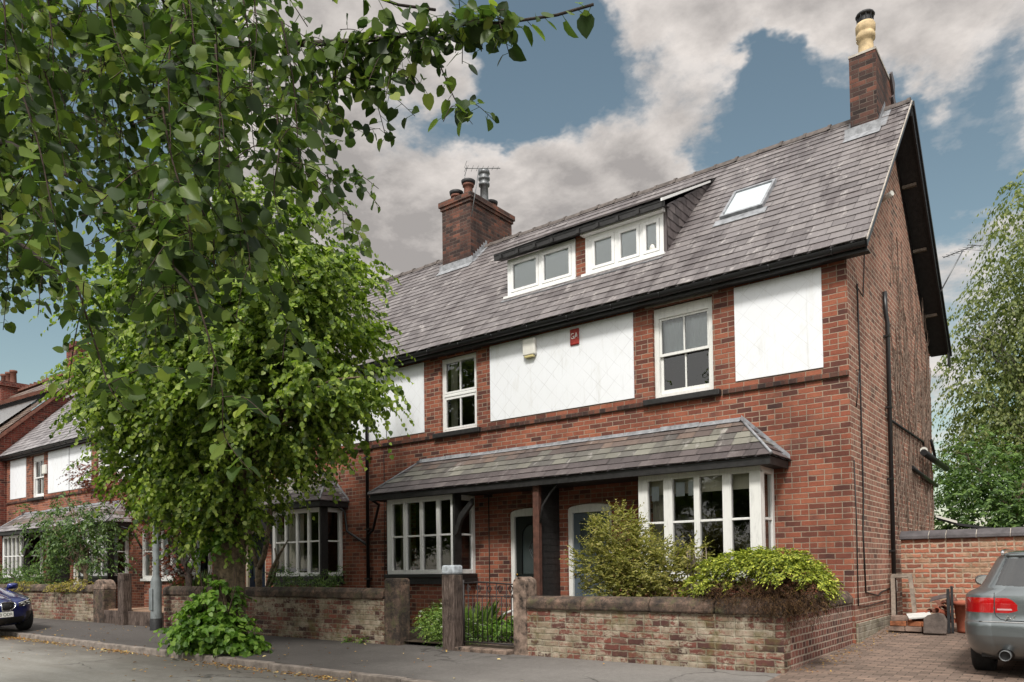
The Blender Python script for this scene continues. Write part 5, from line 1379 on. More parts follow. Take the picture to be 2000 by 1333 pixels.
TWIGS = [[[-4.48, 2.34, 3.9], [-4.38, 2.38, 3.5], [-4.26, 2.43, 3.11], [-4.17, 2.47, 2.78]], [[-2.68, 1.44, 2.73], [-2.62, 1.44, 2.55], [-2.58, 1.42, 2.38], [-2.54, 1.41, 2.24]], [[-4.98, 1.87, 3.54], [-4.93, 1.86, 3.4], [-4.9, 1.83, 3.26], [-4.87, 1.82, 3.14]], [[-2.67, 1.76, 3.72], [-2.61, 1.76, 3.43], [-2.58, 1.74, 3.16], [-2.54, 1.74, 2.92]], [[-4.88, 1.7, 3.4], [-4.83, 1.69, 3.23], [-4.79, 1.67, 3.06], [-4.74, 1.67, 2.91]], [[-4.8, 1.43, 4.37], [-4.75, 1.42, 4.17], [-4.67, 1.43, 3.97], [-4.64, 1.42, 3.8]], [[-4.72, 1.84, 4.24], [-4.67, 1.83, 4.02], [-4.63, 1.82, 3.8], [-4.62, 1.78, 3.62]], [[-3.65, 2.23, 4.2], [-3.6, 2.22, 4.0], [-3.58, 2.19, 3.8], [-3.53, 2.19, 3.64]], [[-4.07, 2.46, 4.99], [-4.02, 2.45, 4.62], [-4.03, 2.41, 4.25], [-3.99, 2.4, 3.95]], [[-3.32, 1.71, 2.99], [-3.27, 1.71, 2.76], [-3.22, 1.69, 2.54], [-3.19, 1.68, 2.36]], [[-5.9, 1.93, 4.32], [-5.79, 1.97, 4.04], [-5.71, 1.99, 3.77], [-5.64, 2.0, 3.54]], [[-3.64, 1.85, 3.28], [-3.56, 1.86, 3.04], [-3.48, 1.89, 2.8], [-3.41, 1.9, 2.6]], [[-5.79, 1.86, 4.16], [-5.74, 1.85, 3.79], [-5.71, 1.84, 3.43], [-5.64, 1.85, 3.13]], [[-5.61, 2.14, 4.81], [-5.53, 2.16, 4.38], [-5.45, 2.18, 3.96], [-5.41, 2.18, 3.61]], [[-3.13, 1.19, 3.36], [-3.04, 1.21, 3.17], [-2.98, 1.21, 2.98], [-2.92, 1.21, 2.82]], [[-5.32, 1.63, 4.77], [-5.19, 1.68, 4.38], [-5.11, 1.71, 4.0], [-5.03, 1.73, 3.68]], [[-4.0, 2.38, 4.44], [-3.92, 2.4, 4.17], [-3.87, 2.4, 3.91], [-3.79, 2.42, 3.7]], [[-2.41, 1.29, 2.93], [-2.35, 1.29, 2.74], [-2.28, 1.3, 2.56], [-2.24, 1.29, 2.41]], [[-3.8, 2.33, 4.35], [-3.73, 2.35, 4.02], [-3.68, 2.34, 3.69], [-3.64, 2.33, 3.41]], [[-3.36, 2.14, 3.13], [-3.33, 2.12, 3.04], [-3.26, 2.12, 2.96], [-3.23, 2.1, 2.89]], [[-3.95, 2.15, 4.19], [-3.88, 2.17, 3.86], [-3.8, 2.18, 3.52], [-3.73, 2.2, 3.25]], [[-4.13, 2.21, 4.66], [-4.07, 2.22, 4.33], [-4.02, 2.22, 4.01], [-3.96, 2.22, 3.74]], [[-3.23, 1.26, 3.72], [-3.17, 1.25, 3.55], [-3.12, 1.24, 3.4], [-3.09, 1.23, 3.26]], [[-3.07, 2.08, 4.41], [-3.02, 2.07, 4.18], [-3.0, 2.04, 3.96], [-2.98, 2.02, 3.77]], [[-3.81, 1.98, 4.58], [-3.71, 2.01, 4.32], [-3.65, 2.01, 4.07], [-3.58, 2.03, 3.86]], [[-2.75, 1.46, 3.38], [-2.65, 1.49, 3.17], [-2.59, 1.49, 2.95], [-2.54, 1.49, 2.77]], [[-2.39, 1.61, 3.73], [-2.35, 1.59, 3.52], [-2.31, 1.58, 3.31], [-2.29, 1.55, 3.13]], [[-3.38, 1.47, 3.86], [-3.26, 1.52, 3.56], [-3.19, 1.53, 3.26], [-3.13, 1.54, 3.02]], [[-3.01, 2.18, 3.7], [-2.96, 2.17, 3.49], [-2.91, 2.17, 3.28], [-2.88, 2.15, 3.11]], [[-3.16, 1.65, 3.57], [-3.13, 1.64, 3.3], [-3.1, 1.61, 3.03], [-3.05, 1.61, 2.81]], [[-2.9, 1.76, 3.78], [-2.85, 1.75, 3.59], [-2.81, 1.73, 3.41], [-2.77, 1.72, 3.26]], [[-2.74, 1.41, 2.91], [-2.68, 1.41, 2.69], [-2.62, 1.4, 2.46], [-2.57, 1.4, 2.28]], [[-4.59, 2.07, 4.53], [-4.54, 2.06, 4.2], [-4.47, 2.07, 3.88], [-4.43, 2.07, 3.61]], [[-4.53, 2.2, 5.23], [-4.44, 2.23, 4.92], [-4.37, 2.24, 4.62], [-4.3, 2.25, 4.36]], [[-5.02, 2.09, 4.67], [-4.95, 2.1, 4.4], [-4.84, 2.14, 4.14], [-4.79, 2.15, 3.91]], [[-4.74, 2.07, 4.73], [-4.66, 2.09, 4.34], [-4.59, 2.1, 3.95], [-4.54, 2.1, 3.62]], [[-5.32, 1.75, 4.23], [-5.22, 1.78, 4.0], [-5.15, 1.78, 3.77], [-5.11, 1.77, 3.57]], [[-4.83, 2.77, 3.69], [-4.77, 2.77, 3.51], [-4.69, 2.78, 3.33], [-4.63, 2.79, 3.17]], [[-3.04, 1.73, 3.98], [-2.97, 1.74, 3.68], [-2.91, 1.74, 3.39], [-2.85, 1.75, 3.15]], [[-4.12, 1.19, 4.21], [-4.04, 1.21, 4.02], [-3.97, 1.21, 3.83], [-3.94, 1.19, 3.68]], [[-4.24, 1.85, 4.33], [-4.19, 1.84, 4.05], [-4.12, 1.85, 3.77], [-4.09, 1.84, 3.53]], [[-4.75, 2.5, 4.54], [-4.69, 2.51, 4.19], [-4.66, 2.49, 3.85], [-4.6, 2.5, 3.56]], [[-3.12, 1.48, 3.86], [-3.07, 1.47, 3.65], [-3.03, 1.46, 3.44], [-3.0, 1.43, 3.27]], [[-2.67, 1.46, 3.67], [-2.59, 1.47, 3.45], [-2.53, 1.47, 3.24], [-2.46, 1.48, 3.06]], [[-3.12, 0.9, 2.85], [-3.06, 0.89, 2.7], [-3.0, 0.89, 2.56], [-2.93, 0.91, 2.43]], [[-2.73, 1.49, 2.85], [-2.69, 1.47, 2.66], [-2.64, 1.46, 2.46], [-2.61, 1.45, 2.3]], [[-4.95, 2.06, 5.12], [-4.86, 2.09, 4.76], [-4.82, 2.08, 4.41], [-4.76, 2.09, 4.11]], [[-3.5, 1.75, 3.32], [-3.47, 1.73, 3.14], [-3.4, 1.73, 2.95], [-3.38, 1.71, 2.8]], [[-3.41, 2.03, 4.56], [-3.35, 2.04, 4.23], [-3.31, 2.03, 3.9], [-3.26, 2.03, 3.63]], [[-4.0, 1.32, 3.84], [-3.95, 1.32, 3.54], [-3.9, 1.31, 3.24], [-3.85, 1.31, 2.99]], [[-2.85, 1.02, 3.07], [-2.76, 1.05, 2.84], [-2.68, 1.06, 2.61], [-2.62, 1.07, 2.42]], [[-3.61, 2.54, 4.79], [-3.55, 2.55, 4.53], [-3.49, 2.55, 4.27], [-3.45, 2.54, 4.05]], [[-3.94, 1.4, 4.3], [-3.88, 1.41, 3.97], [-3.83, 1.4, 3.65], [-3.77, 1.41, 3.38]], [[-2.91, 1.66, 3.83], [-2.84, 1.67, 3.58], [-2.76, 1.68, 3.33], [-2.74, 1.66, 3.13]], [[-4.22, 1.25, 3.3], [-4.13, 1.27, 3.12], [-4.06, 1.28, 2.94], [-4.01, 1.28, 2.8]], [[-4.46, 1.34, 3.23], [-4.42, 1.33, 3.0], [-4.36, 1.33, 2.78], [-4.32, 1.32, 2.6]], [[-3.64, 1.33, 3.65], [-3.57, 1.34, 3.47], [-3.49, 1.35, 3.3], [-3.44, 1.35, 3.16]], [[-3.31, 1.59, 4.09], [-3.24, 1.6, 3.91], [-3.16, 1.61, 3.72], [-3.13, 1.6, 3.57]], [[-4.51, 1.27, 3.78], [-4.42, 1.3, 3.5], [-4.34, 1.32, 3.23], [-4.3, 1.31, 3.0]], [[-4.91, 1.9, 5.09], [-4.87, 1.88, 4.71], [-4.82, 1.88, 4.34], [-4.79, 1.87, 4.02]], [[-2.82, 1.59, 3.89], [-2.78, 1.57, 3.69], [-2.75, 1.55, 3.5], [-2.7, 1.54, 3.34]], [[-4.22, 2.07, 3.43], [-4.14, 2.09, 3.09], [-4.09, 2.09, 2.77], [-4.03, 2.1, 2.49]], [[-2.98, 1.72, 3.18], [-2.95, 1.7, 2.95], [-2.91, 1.68, 2.71], [-2.88, 1.67, 2.52]], [[-2.51, 1.38, 3.33], [-2.48, 1.35, 3.1], [-2.45, 1.34, 2.89], [-2.41, 1.32, 2.7]], [[-3.65, 2.37, 3.28], [-3.62, 2.35, 3.19], [-3.59, 2.32, 3.1], [-3.53, 2.32, 3.03]], [[-2.45, 1.55, 2.9], [-2.39, 1.54, 2.73], [-2.33, 1.55, 2.56], [-2.29, 1.54, 2.43]], [[-5.68, 1.79, 4.94], [-5.6, 1.82, 4.61], [-5.52, 1.83, 4.28], [-5.49, 1.82, 4.01]], [[-2.32, 1.67, 3.05], [-2.28, 1.65, 2.9], [-2.27, 1.62, 2.75], [-2.23, 1.61, 2.63]], [[-4.36, 1.63, 4.45], [-4.31, 1.62, 4.19], [-4.26, 1.61, 3.94], [-4.19, 1.62, 3.72]], [[-3.69, 2.36, 3.45], [-3.63, 2.36, 3.29], [-3.59, 2.34, 3.12], [-3.54, 2.34, 2.99]], [[-5.69, 1.76, 4.11], [-5.62, 1.77, 3.84], [-5.56, 1.78, 3.58], [-5.52, 1.77, 3.36]], [[-2.26, 1.39, 3.13], [-2.22, 1.38, 2.94], [-2.19, 1.36, 2.76], [-2.16, 1.34, 2.61]], [[-4.06, 1.57, 3.99], [-3.95, 1.62, 3.7], [-3.85, 1.65, 3.4], [-3.79, 1.66, 3.16]], [[-4.4, 2.4, 4.29], [-4.32, 2.42, 4.0], [-4.26, 2.42, 3.71], [-4.21, 2.42, 3.47]], [[-4.7, 1.43, 4.24], [-4.62, 1.45, 3.91], [-4.58, 1.44, 3.59], [-4.52, 1.45, 3.32]], [[-5.02, 1.51, 3.71], [-4.91, 1.55, 3.4], [-4.84, 1.56, 3.1], [-4.78, 1.57, 2.85]], [[-5.47, 1.91, 4.51], [-5.4, 1.92, 4.22], [-5.35, 1.91, 3.95], [-5.28, 1.93, 3.72]], [[-5.54, 1.87, 4.24], [-5.48, 1.88, 3.82], [-5.39, 1.91, 3.41], [-5.35, 1.91, 3.07]], [[-4.53, 2.58, 4.76], [-4.48, 2.58, 4.48], [-4.42, 2.58, 4.21], [-4.41, 2.55, 3.98]], [[-2.98, 1.57, 3.04], [-2.91, 1.59, 2.88], [-2.85, 1.58, 2.72], [-2.81, 1.57, 2.59]], [[-5.55, 2.08, 4.44], [-5.5, 2.08, 4.16], [-5.46, 2.07, 3.89], [-5.44, 2.05, 3.66]], [[-4.75, 1.62, 3.95], [-4.71, 1.62, 3.62], [-4.66, 1.62, 3.31], [-4.61, 1.61, 3.04]], [[-4.56, 1.78, 3.5], [-4.47, 1.81, 3.23], [-4.41, 1.81, 2.97], [-4.37, 1.81, 2.76]], [[-3.06, 1.05, 3.54], [-3.01, 1.04, 3.37], [-2.97, 1.03, 3.22], [-2.92, 1.02, 3.08]], [[-4.48, 2.77, 4.14], [-4.4, 2.79, 3.85], [-4.32, 2.8, 3.57], [-4.26, 2.81, 3.33]], [[-4.16, 1.44, 3.98], [-4.11, 1.43, 3.69], [-4.06, 1.43, 3.4], [-4.03, 1.41, 3.16]], [[-4.02, 1.27, 3.5], [-3.91, 1.32, 3.23], [-3.85, 1.32, 2.97], [-3.76, 1.35, 2.75]], [[-2.6, 1.49, 3.42], [-2.52, 1.5, 3.22], [-2.48, 1.49, 3.02], [-2.43, 1.49, 2.86]], [[-5.17, 1.97, 4.77], [-5.11, 1.97, 4.44], [-5.03, 1.99, 4.11], [-5.0, 1.97, 3.84]], [[-4.11, 1.52, 4.44], [-4.03, 1.55, 4.09], [-4.0, 1.53, 3.75], [-3.94, 1.54, 3.47]], [[-4.05, 2.52, 5.22], [-4.01, 2.52, 4.92], [-3.97, 2.5, 4.63], [-3.93, 2.5, 4.39]], [[-5.98, 1.76, 5.26], [-5.94, 1.74, 4.92], [-5.87, 1.76, 4.59], [-5.84, 1.74, 4.31]], [[-3.55, 1.67, 4.31], [-3.47, 1.69, 4.01], [-3.41, 1.69, 3.72], [-3.36, 1.69, 3.48]], [[-5.35, 1.54, 5.21], [-5.24, 1.59, 4.91], [-5.18, 1.59, 4.61], [-5.08, 1.63, 4.35]], [[-2.66, 1.57, 2.78], [-2.59, 1.58, 2.66], [-2.55, 1.56, 2.54], [-2.5, 1.55, 2.45]], [[-3.56, 1.32, 3.53], [-3.52, 1.32, 3.27], [-3.48, 1.3, 3.03], [-3.43, 1.3, 2.82]], [[-2.62, 1.76, 2.85], [-2.57, 1.75, 2.77], [-2.54, 1.72, 2.7], [-2.5, 1.71, 2.65]], [[-3.84, 1.42, 3.27], [-3.75, 1.44, 3.06], [-3.7, 1.43, 2.84], [-3.67, 1.42, 2.66]], [[-4.04, 1.27, 3.44], [-3.95, 1.29, 3.21], [-3.91, 1.28, 3.0], [-3.84, 1.29, 2.81]], [[-4.89, 1.8, 4.17], [-4.83, 1.8, 3.93], [-4.73, 1.83, 3.7], [-4.69, 1.83, 3.5]], [[-4.67, 2.18, 4.14], [-4.63, 2.16, 3.92], [-4.6, 2.15, 3.69], [-4.57, 2.12, 3.5]], [[-4.61, 1.76, 4.21], [-4.51, 1.79, 3.84], [-4.44, 1.81, 3.48], [-4.38, 1.82, 3.17]], [[-2.44, 1.78, 3.51], [-2.37, 1.78, 3.24], [-2.33, 1.77, 2.98], [-2.29, 1.76, 2.76]], [[-3.39, 2.34, 4.25], [-3.33, 2.34, 3.92], [-3.28, 2.33, 3.59], [-3.25, 2.32, 3.32]], [[-2.79, 1.24, 3.63], [-2.71, 1.25, 3.44], [-2.65, 1.25, 3.26], [-2.58, 1.26, 3.11]], [[-4.34, 2.53, 4.87], [-4.26, 2.55, 4.51], [-4.2, 2.56, 4.17], [-4.12, 2.58, 3.88]], [[-4.71, 1.38, 3.57], [-4.62, 1.4, 3.38], [-4.54, 1.42, 3.2], [-4.51, 1.4, 3.04]], [[-4.31, 2.18, 4.92], [-4.24, 2.19, 4.59], [-4.23, 2.16, 4.26], [-4.19, 2.15, 3.99]], [[-2.5, 1.39, 3.55], [-2.43, 1.4, 3.35], [-2.38, 1.39, 3.16], [-2.32, 1.4, 3.0]], [[-3.98, 2.55, 4.98], [-3.94, 2.54, 4.71], [-3.91, 2.51, 4.44], [-3.87, 2.5, 4.22]], [[-3.13, 1.41, 3.79], [-3.09, 1.39, 3.6], [-3.04, 1.38, 3.41], [-3.01, 1.37, 3.25]], [[-4.95, 1.6, 4.2], [-4.86, 1.63, 3.91], [-4.77, 1.65, 3.62], [-4.7, 1.68, 3.38]], [[-3.1, 1.71, 3.61], [-3.0, 1.79, 3.33], [-2.94, 1.85, 3.09], [-2.84, 1.87, 2.91], [-2.75, 1.88, 2.71], [-2.64, 1.91, 2.48], [-2.53, 1.94, 2.26]], [[-2.5, 1.45, 2.4], [-2.42, 1.46, 2.21], [-2.34, 1.46, 2.02], [-2.34, 1.47, 1.86], [-2.23, 1.5, 1.73]], [[-3.11, 2.32, 3.94], [-2.89, 2.37, 3.63], [-2.72, 2.38, 3.47], [-2.55, 2.39, 3.41]], [[-3.46, 2.55, 4.02], [-3.31, 2.68, 3.74], [-3.23, 2.75, 3.57], [-3.16, 2.8, 3.59]], [[-3.61, 2.95, 3.8], [-3.59, 2.97, 3.65], [-3.49, 3.05, 3.47], [-3.43, 3.11, 3.31]], [[-2.09, 2.23, 3.53], [-2.06, 2.26, 3.43], [-2.01, 2.3, 3.28], [-1.96, 2.34, 3.19]], [[-2.29, 2.2, 3.58], [-2.28, 2.22, 3.49], [-2.3, 2.2, 3.41]], [[-2.47, 2.19, 3.63], [-2.44, 2.22, 3.52], [-2.45, 2.21, 3.43]], [[-2.72, 1.16, 2.37], [-2.67, 1.2, 2.16], [-2.59, 1.21, 2.01], [-2.5, 1.22, 1.93]], [[-2.65, 2.17, 3.74], [-2.63, 2.2, 3.61], [-2.66, 2.18, 3.47], [-2.63, 2.2, 3.38]], [[-2.8, 2.18, 3.79], [-2.79, 2.2, 3.65], [-2.81, 2.19, 3.49], [-2.74, 2.25, 3.3]]]
SKYBLOBS = [((-0.677, 0.599, 0.427), 9, 0.3), ((-0.613, 0.662, 0.431), 8, 0.28), ((-0.552, 0.71, 0.437), 8, 0.3), ((-0.48, 0.756, 0.445), 8, 0.32), ((-0.408, 0.798, 0.444), 7, 0.3), ((-0.346, 0.828, 0.442), 6, 0.22), ((-0.698, 0.616, 0.365), 12, 0.2), ((-0.356, 0.749, 0.559), 7, 0.24), ((-0.269, 0.785, 0.558), 9, 0.32), ((-0.192, 0.818, 0.542), 9, 0.3), ((-0.125, 0.837, 0.533), 8, 0.28), ((-0.059, 0.854, 0.517), 8, 0.25), ((-0.268, 0.811, 0.521), 5, 0.12), ((-0.649, 0.505, 0.569), 9, 0.3), ((-0.604, 0.537, 0.589), 8, 0.22), ((-0.687, 0.507, 0.52), 7, 0.15), ((-0.555, 0.642, 0.529), 5, 0.16), ((-0.578, 0.601, 0.552), 4, 0.1), ((-0.364, 0.788, 0.496), 4, 0.12), ((-0.068, 0.889, 0.454), 5, 0.12), ((-0.399, 0.736, 0.547), 3, 0.12), ((-0.469, 0.699, 0.54), 7, -0.34), ((-0.412, 0.715, 0.565), 5, -0.25), ((-0.352, 0.777, 0.521), 5, -0.22), ((-0.278, 0.838, 0.47), 6, -0.3), ((-0.227, 0.848, 0.479), 6, -0.3), ((-0.502, 0.668, 0.549), 6, -0.3), ((-0.517, 0.686, 0.512), 5, -0.26), ((-0.419, 0.748, 0.515), 6, -0.28), ((-0.315, 0.813, 0.49), 7, -0.34), ((-0.245, 0.839, 0.487), 5, -0.25), ((-0.629, 0.603, 0.491), 5, -0.28), ((-0.592, 0.648, 0.48), 4, -0.2), ((-0.112, 0.885, 0.453), 7, -0.35), ((-0.138, 0.899, 0.415), 7, -0.2), ((-0.222, 0.832, 0.508), 3, -0.15), ((-0.446, 0.686, 0.575), 5, -0.2), ((-0.516, 0.64, 0.569), 5, -0.15), ((-0.897, 0.356, 0.262), 14, -0.35), ((-0.827, 0.377, 0.417), 9, -0.2), ((-0.091, 0.95, 0.299), 10, 0.1)]
CL0 = (2.35,2.2,2.12,1); CL1 = (4.9,4.55,4.28,1); SKYTINT = (.95,.86,.63,1); GLOW = (9.4,9.2,8.9,1)
SUN_E = 2.1; SUN_ANGLE = 10; EXPO = 0.75
# ------------------------------------------------------------------ plants
R_ = np.random.RandomState(17)
LIME = (np.array([(0,0,0),(-.28,-.08,.06),(-.51,.20,.11),(-.48,.55,.10),(-.24,.86,.03),(0,1.04,-.09),(.24,.86,.03),(.48,.55,.10),(.51,.20,.11),(.28,-.08,.06)]), [(0,5,4,3,2,1),(0,9,8,7,6,5)])
OVAL = (np.array([(0,0,0),(-.22,.3,.05),(-.2,.7,.04),(0,1.05,-.05),(.2,.7,.04),(.22,.3,.05)]), [(0,3,2,1),(0,5,4,3)])
DIAM = (np.array([(0,0,0),(-.3,.5,.05),(0,1,0),(.3,.5,.05)]), [(0,1,2,3)])
STRAP = (np.array([(-.06,0,0),(.06,0,0),(.05,.55,.06),(0,1,-.02),(-.05,.55,.06)]), [(0,1,2,3,4)])
PALM = (np.array([(0,0,0),(-.5,.25,0),(-.18,.38,.03),(-.42,.85,-.05),(-.08,.55,.03),(0,1.1,-.06),(.08,.55,.03),(.42,.85,-.05),(.18,.38,.03),(.5,.25,0)]), [(0,1,2),(0,2,3,4),(0,4,5,6),(0,6,7,8),(0,8,9)])
def unit(a): return a/np.maximum(np.linalg.norm(a, axis=-1, keepdims=True), 1e-9)
def leaf_mesh(name, P, D, N, S_, mat, parent, tmpl=LIME, bend=0.0):
    P, D, N, S_ = map(np.asarray, (P, D, N, S_))
    D = unit(D); B = unit(np.cross(D, N)); N2 = np.cross(B, D)
    T, fs = tmpl; k = len(T); n = len(P)
    if bend: 
        T = T.copy()
    zj = R_.uniform(-.4, 2.8, n)
    wj = R_.uniform(.8, 1.1, n)
    V = P[:,None,:] + S_[:,None,None]*(T[None,:,0:1]*wj[:,None,None]*B[:,None,:] + T[None,:,1:2]*D[:,None,:] + T[None,:,2:3]*zj[:,None,None]*N2[:,None,:])
    V = V.reshape(-1,3); off = np.array(wloc(parent)) if parent is not None else np.array((V[:,0].mean(), V[:,1].mean(), V[:,2].min()))
    me = bpy.data.meshes.new(name)
    nv = len(V); lens = [len(f) for f in fs]; base = np.concatenate([np.array(f) for f in fs])
    lv = (base[None,:] + (np.arange(n)*k)[:,None]).ravel().astype(np.int32)
    lt = np.tile(lens, n).astype(np.int32); ls = np.concatenate([[0], np.cumsum(lt)[:-1]]).astype(np.int32)
    me.vertices.add(nv); me.vertices.foreach_set('co', (V-off).astype(np.float32).ravel())
    me.loops.add(len(lv)); me.loops.foreach_set('vertex_index', lv)
    me.polygons.add(len(lt)); me.polygons.foreach_set('loop_start', ls)
    try: me.polygons.foreach_set('loop_total', lt)
    except Exception: pass
    me.materials.append(mat); me.update(calc_edges=True); me.validate()
    o = bpy.data.objects.new(name, me); C.objects.link(o)
    if parent is not None: o.parent = parent
    else: o.location = off
    return o
def sph(n):
    v = R_.normal(size=(n,3)); return unit(v)
def blob_points(blobs, n, shell=.5):
    """points through a union of ellipsoids, denser to the outside; returns points and outward directions"""
    vol = np.array([b[3]*b[4]*b[5] for b in blobs])**.85; cnt = (n*vol/vol.sum()).astype(int)
    P, O = [], []
    for b, c in zip(blobs, cnt):
        d = sph(c); r = R_.uniform(shell**3, 1, c)**(1/3) * (1 + .10*np.sin(d[:,0]*5+b[0]*3)*np.sin(d[:,2]*6+b[1]))
        P.append(np.array(b[:3]) + d*r[:,None]*np.array(b[3:6])); O.append(unit(d*np.array([1/b[3],1/b[4],1/b[5]])))
    return np.concatenate(P), np.concatenate(O)
def sprays(P, O, length, per, size, droop=.5, spread=.5, flat=.6):
    """short leafy shoots growing outwards from P and drooping"""
    n = len(P); d0 = unit(O*np.array([1,1,.35]) + R_.normal(size=(n,3))*spread)
    ts = np.linspace(.05, 1, per); L = length*R_.uniform(.6, 1.25, n)
    PP = P[:,None,:] + d0[:,None,:]*(L[:,None]*ts[None,:])[:,:,None]
    PP[:,:,2] -= droop*(L[:,None]*ts[None,:]**2)
    side = unit(np.cross(d0, np.array([0,0,1.0])) + 1e-6)
    sg = np.where(np.arange(per) % 2 == 0, 1, -1)[None,:,None]
    tang = d0[:,None,:] - np.array([0,0,1.0])*(2*droop*ts[None,:,None])
    D = unit(tang*.55 + side[:,None,:]*sg*.8 + np.array([0,0,-1.0])*droop*.9 + R_.normal(size=(n,per,3))*.28)
    N = unit(np.array([0,0,1.0])*flat + O[:,None,:]*.55 + R_.normal(size=(n,per,3))*.35)
    S_ = size*R_.uniform(.65, 1.2, (n,per))*(1.05-.35*ts[None,:])
    return PP.reshape(-1,3), D.reshape(-1,3), N.reshape(-1,3), S_.ravel(), d0, L
def limbs(mb, root, targets, r0, r1=.012, wob=.25, seg=6):
    rr = random.Random(len(targets)*7+3)
    for t in targets:
        a, b = Vector(root), Vector(t); pts = []
        up = (b-a).length*.18
        for i in range(seg+1):
            f = i/seg; p = a.lerp(b, f); p.z += up*math.sin(PI*f)*.7
            if 0 < i < seg: p += Vector((rr.uniform(-wob,wob), rr.uniform(-wob,wob), rr.uniform(-wob,wob)*.5))*.5
            pts.append(p)
        mb.tube(pts, [r0+(r1-r0)*(i/seg)**.8 for i in range(seg+1)], 7)

# --- street lime with epicormic growth
TX, TY = -11.75, 7.45
t = thing('lime_tree', 'leafy green lime tree in the pavement with ivy like shoots round its trunk', 'tree', (TX, TY, .12))
BL = [(-11.6,7.5,5.6,2.5,2.2,2.0),(-11.3,7.4,6.85,1.3,1.4,1.1),(-9.75,7.4,4.85,1.15,1.4,1.1),(-9.65,7.2,3.9,1.0,1.2,.8),(-13.45,7.6,4.85,1.45,1.6,1.3),(-13.2,7.4,3.35,1.15,1.2,.7),(-12.6,7.3,2.9,.7,.7,.4),(-11.6,7.3,3.3,1.3,1.3,.85),(-8.5,7.3,4.25,.55,.7,.5),(-12.6,6.9,4.2,1.4,1.2,.9),(-10.2,7.0,4.3,1.4,1.2,1.0),(-11.75,7.25,2.6,.75,.6,.55),(-11.3,7.2,2.2,.5,.45,.35),(-11.75,7.15,2.05,.5,.42,.4),(-10.6,7.5,6.1,.9,.9,.7)]
tr = MB()
tr.tube([(TX+.02,TY,.0),(TX,TY,.25),(TX,TY,1.0),(TX+.05,TY,2.0),(TX+.02,TY,2.9),(TX+.1,TY+.05,4.2),(TX+.25,TY+.05,5.6),(TX+.5,TY,7.2)], [.36,.29,.26,.255,.24,.18,.12,.03], 16)
rr = random.Random(4)
tg = []
for b in BL:
    for k in range(4): tg.append((b[0]+rr.uniform(-.6,.6)*b[3], b[1]+rr.uniform(-.6,.6)*b[4], b[2]+rr.uniform(-.5,.6)*b[5]))
for g_ in tg: limbs(tr, (TX+.05,TY,min(max(2.2,g_[2]-1.6),5.5)), [g_], .055, .01)
tr = tr.build('trunk', M['bark'], t, jitter=.006)
Pc, Oc = blob_points(BL, 330, .35)
P = Pc.repeat(18, 0) + R_.normal(size=(len(Pc)*18, 3))*np.array([.26,.26,.15]); O = unit(Oc.repeat(18, 0) + R_.normal(size=(len(Pc)*18, 3))*.3)
P2, O2 = blob_points(BL, 900, .2); P = np.concatenate([P, P2]); O = np.concatenate([O, O2])
P, D, N, S_, d0, L = sprays(P, O, .48, 13, .09, droop=.5, spread=.5)
leaf_mesh('crown', P, D, N, S_, M['leaf_lime'], t)
# shoots at the foot and up the trunk
BS = [(-11.75,7.3,2.0,.28,.30,.35),(-11.9,7.1,.50,.50,.40,.42),(-11.35,7.05,.38,.62,.38,.30),(-12.2,7.15,.36,.42,.35,.30),(-11.55,7.15,.95,.32,.30,.36),(-10.9,7.1,.32,.32,.3,.16)]
P, O = blob_points(BS, 420, .55)
P, D, N, S_, d0, L = sprays(P, O, .34, 8, .108, droop=.45, spread=.6)
k = P[:,2] > .12; leaf_mesh('basal_shoots', P[k], D[k], N[k], S_[k], M['leaf_shoot'], t)
sm = MB()
for i in range(40):
    a = rr.uniform(PI, 2*PI); x, y = TX+.28*math.cos(a), TY+.28*math.sin(a)
    sm.tube([(x,y,.1),(x+.15*math.cos(a),y+.15*math.sin(a),.5),(x+rr.uniform(-.2,.5)*math.cos(a)*1.5,y+.25*math.sin(a),rr.uniform(.7,1.5))], .008, 4)
sm.build('shoot_stems', M['twig'], t)

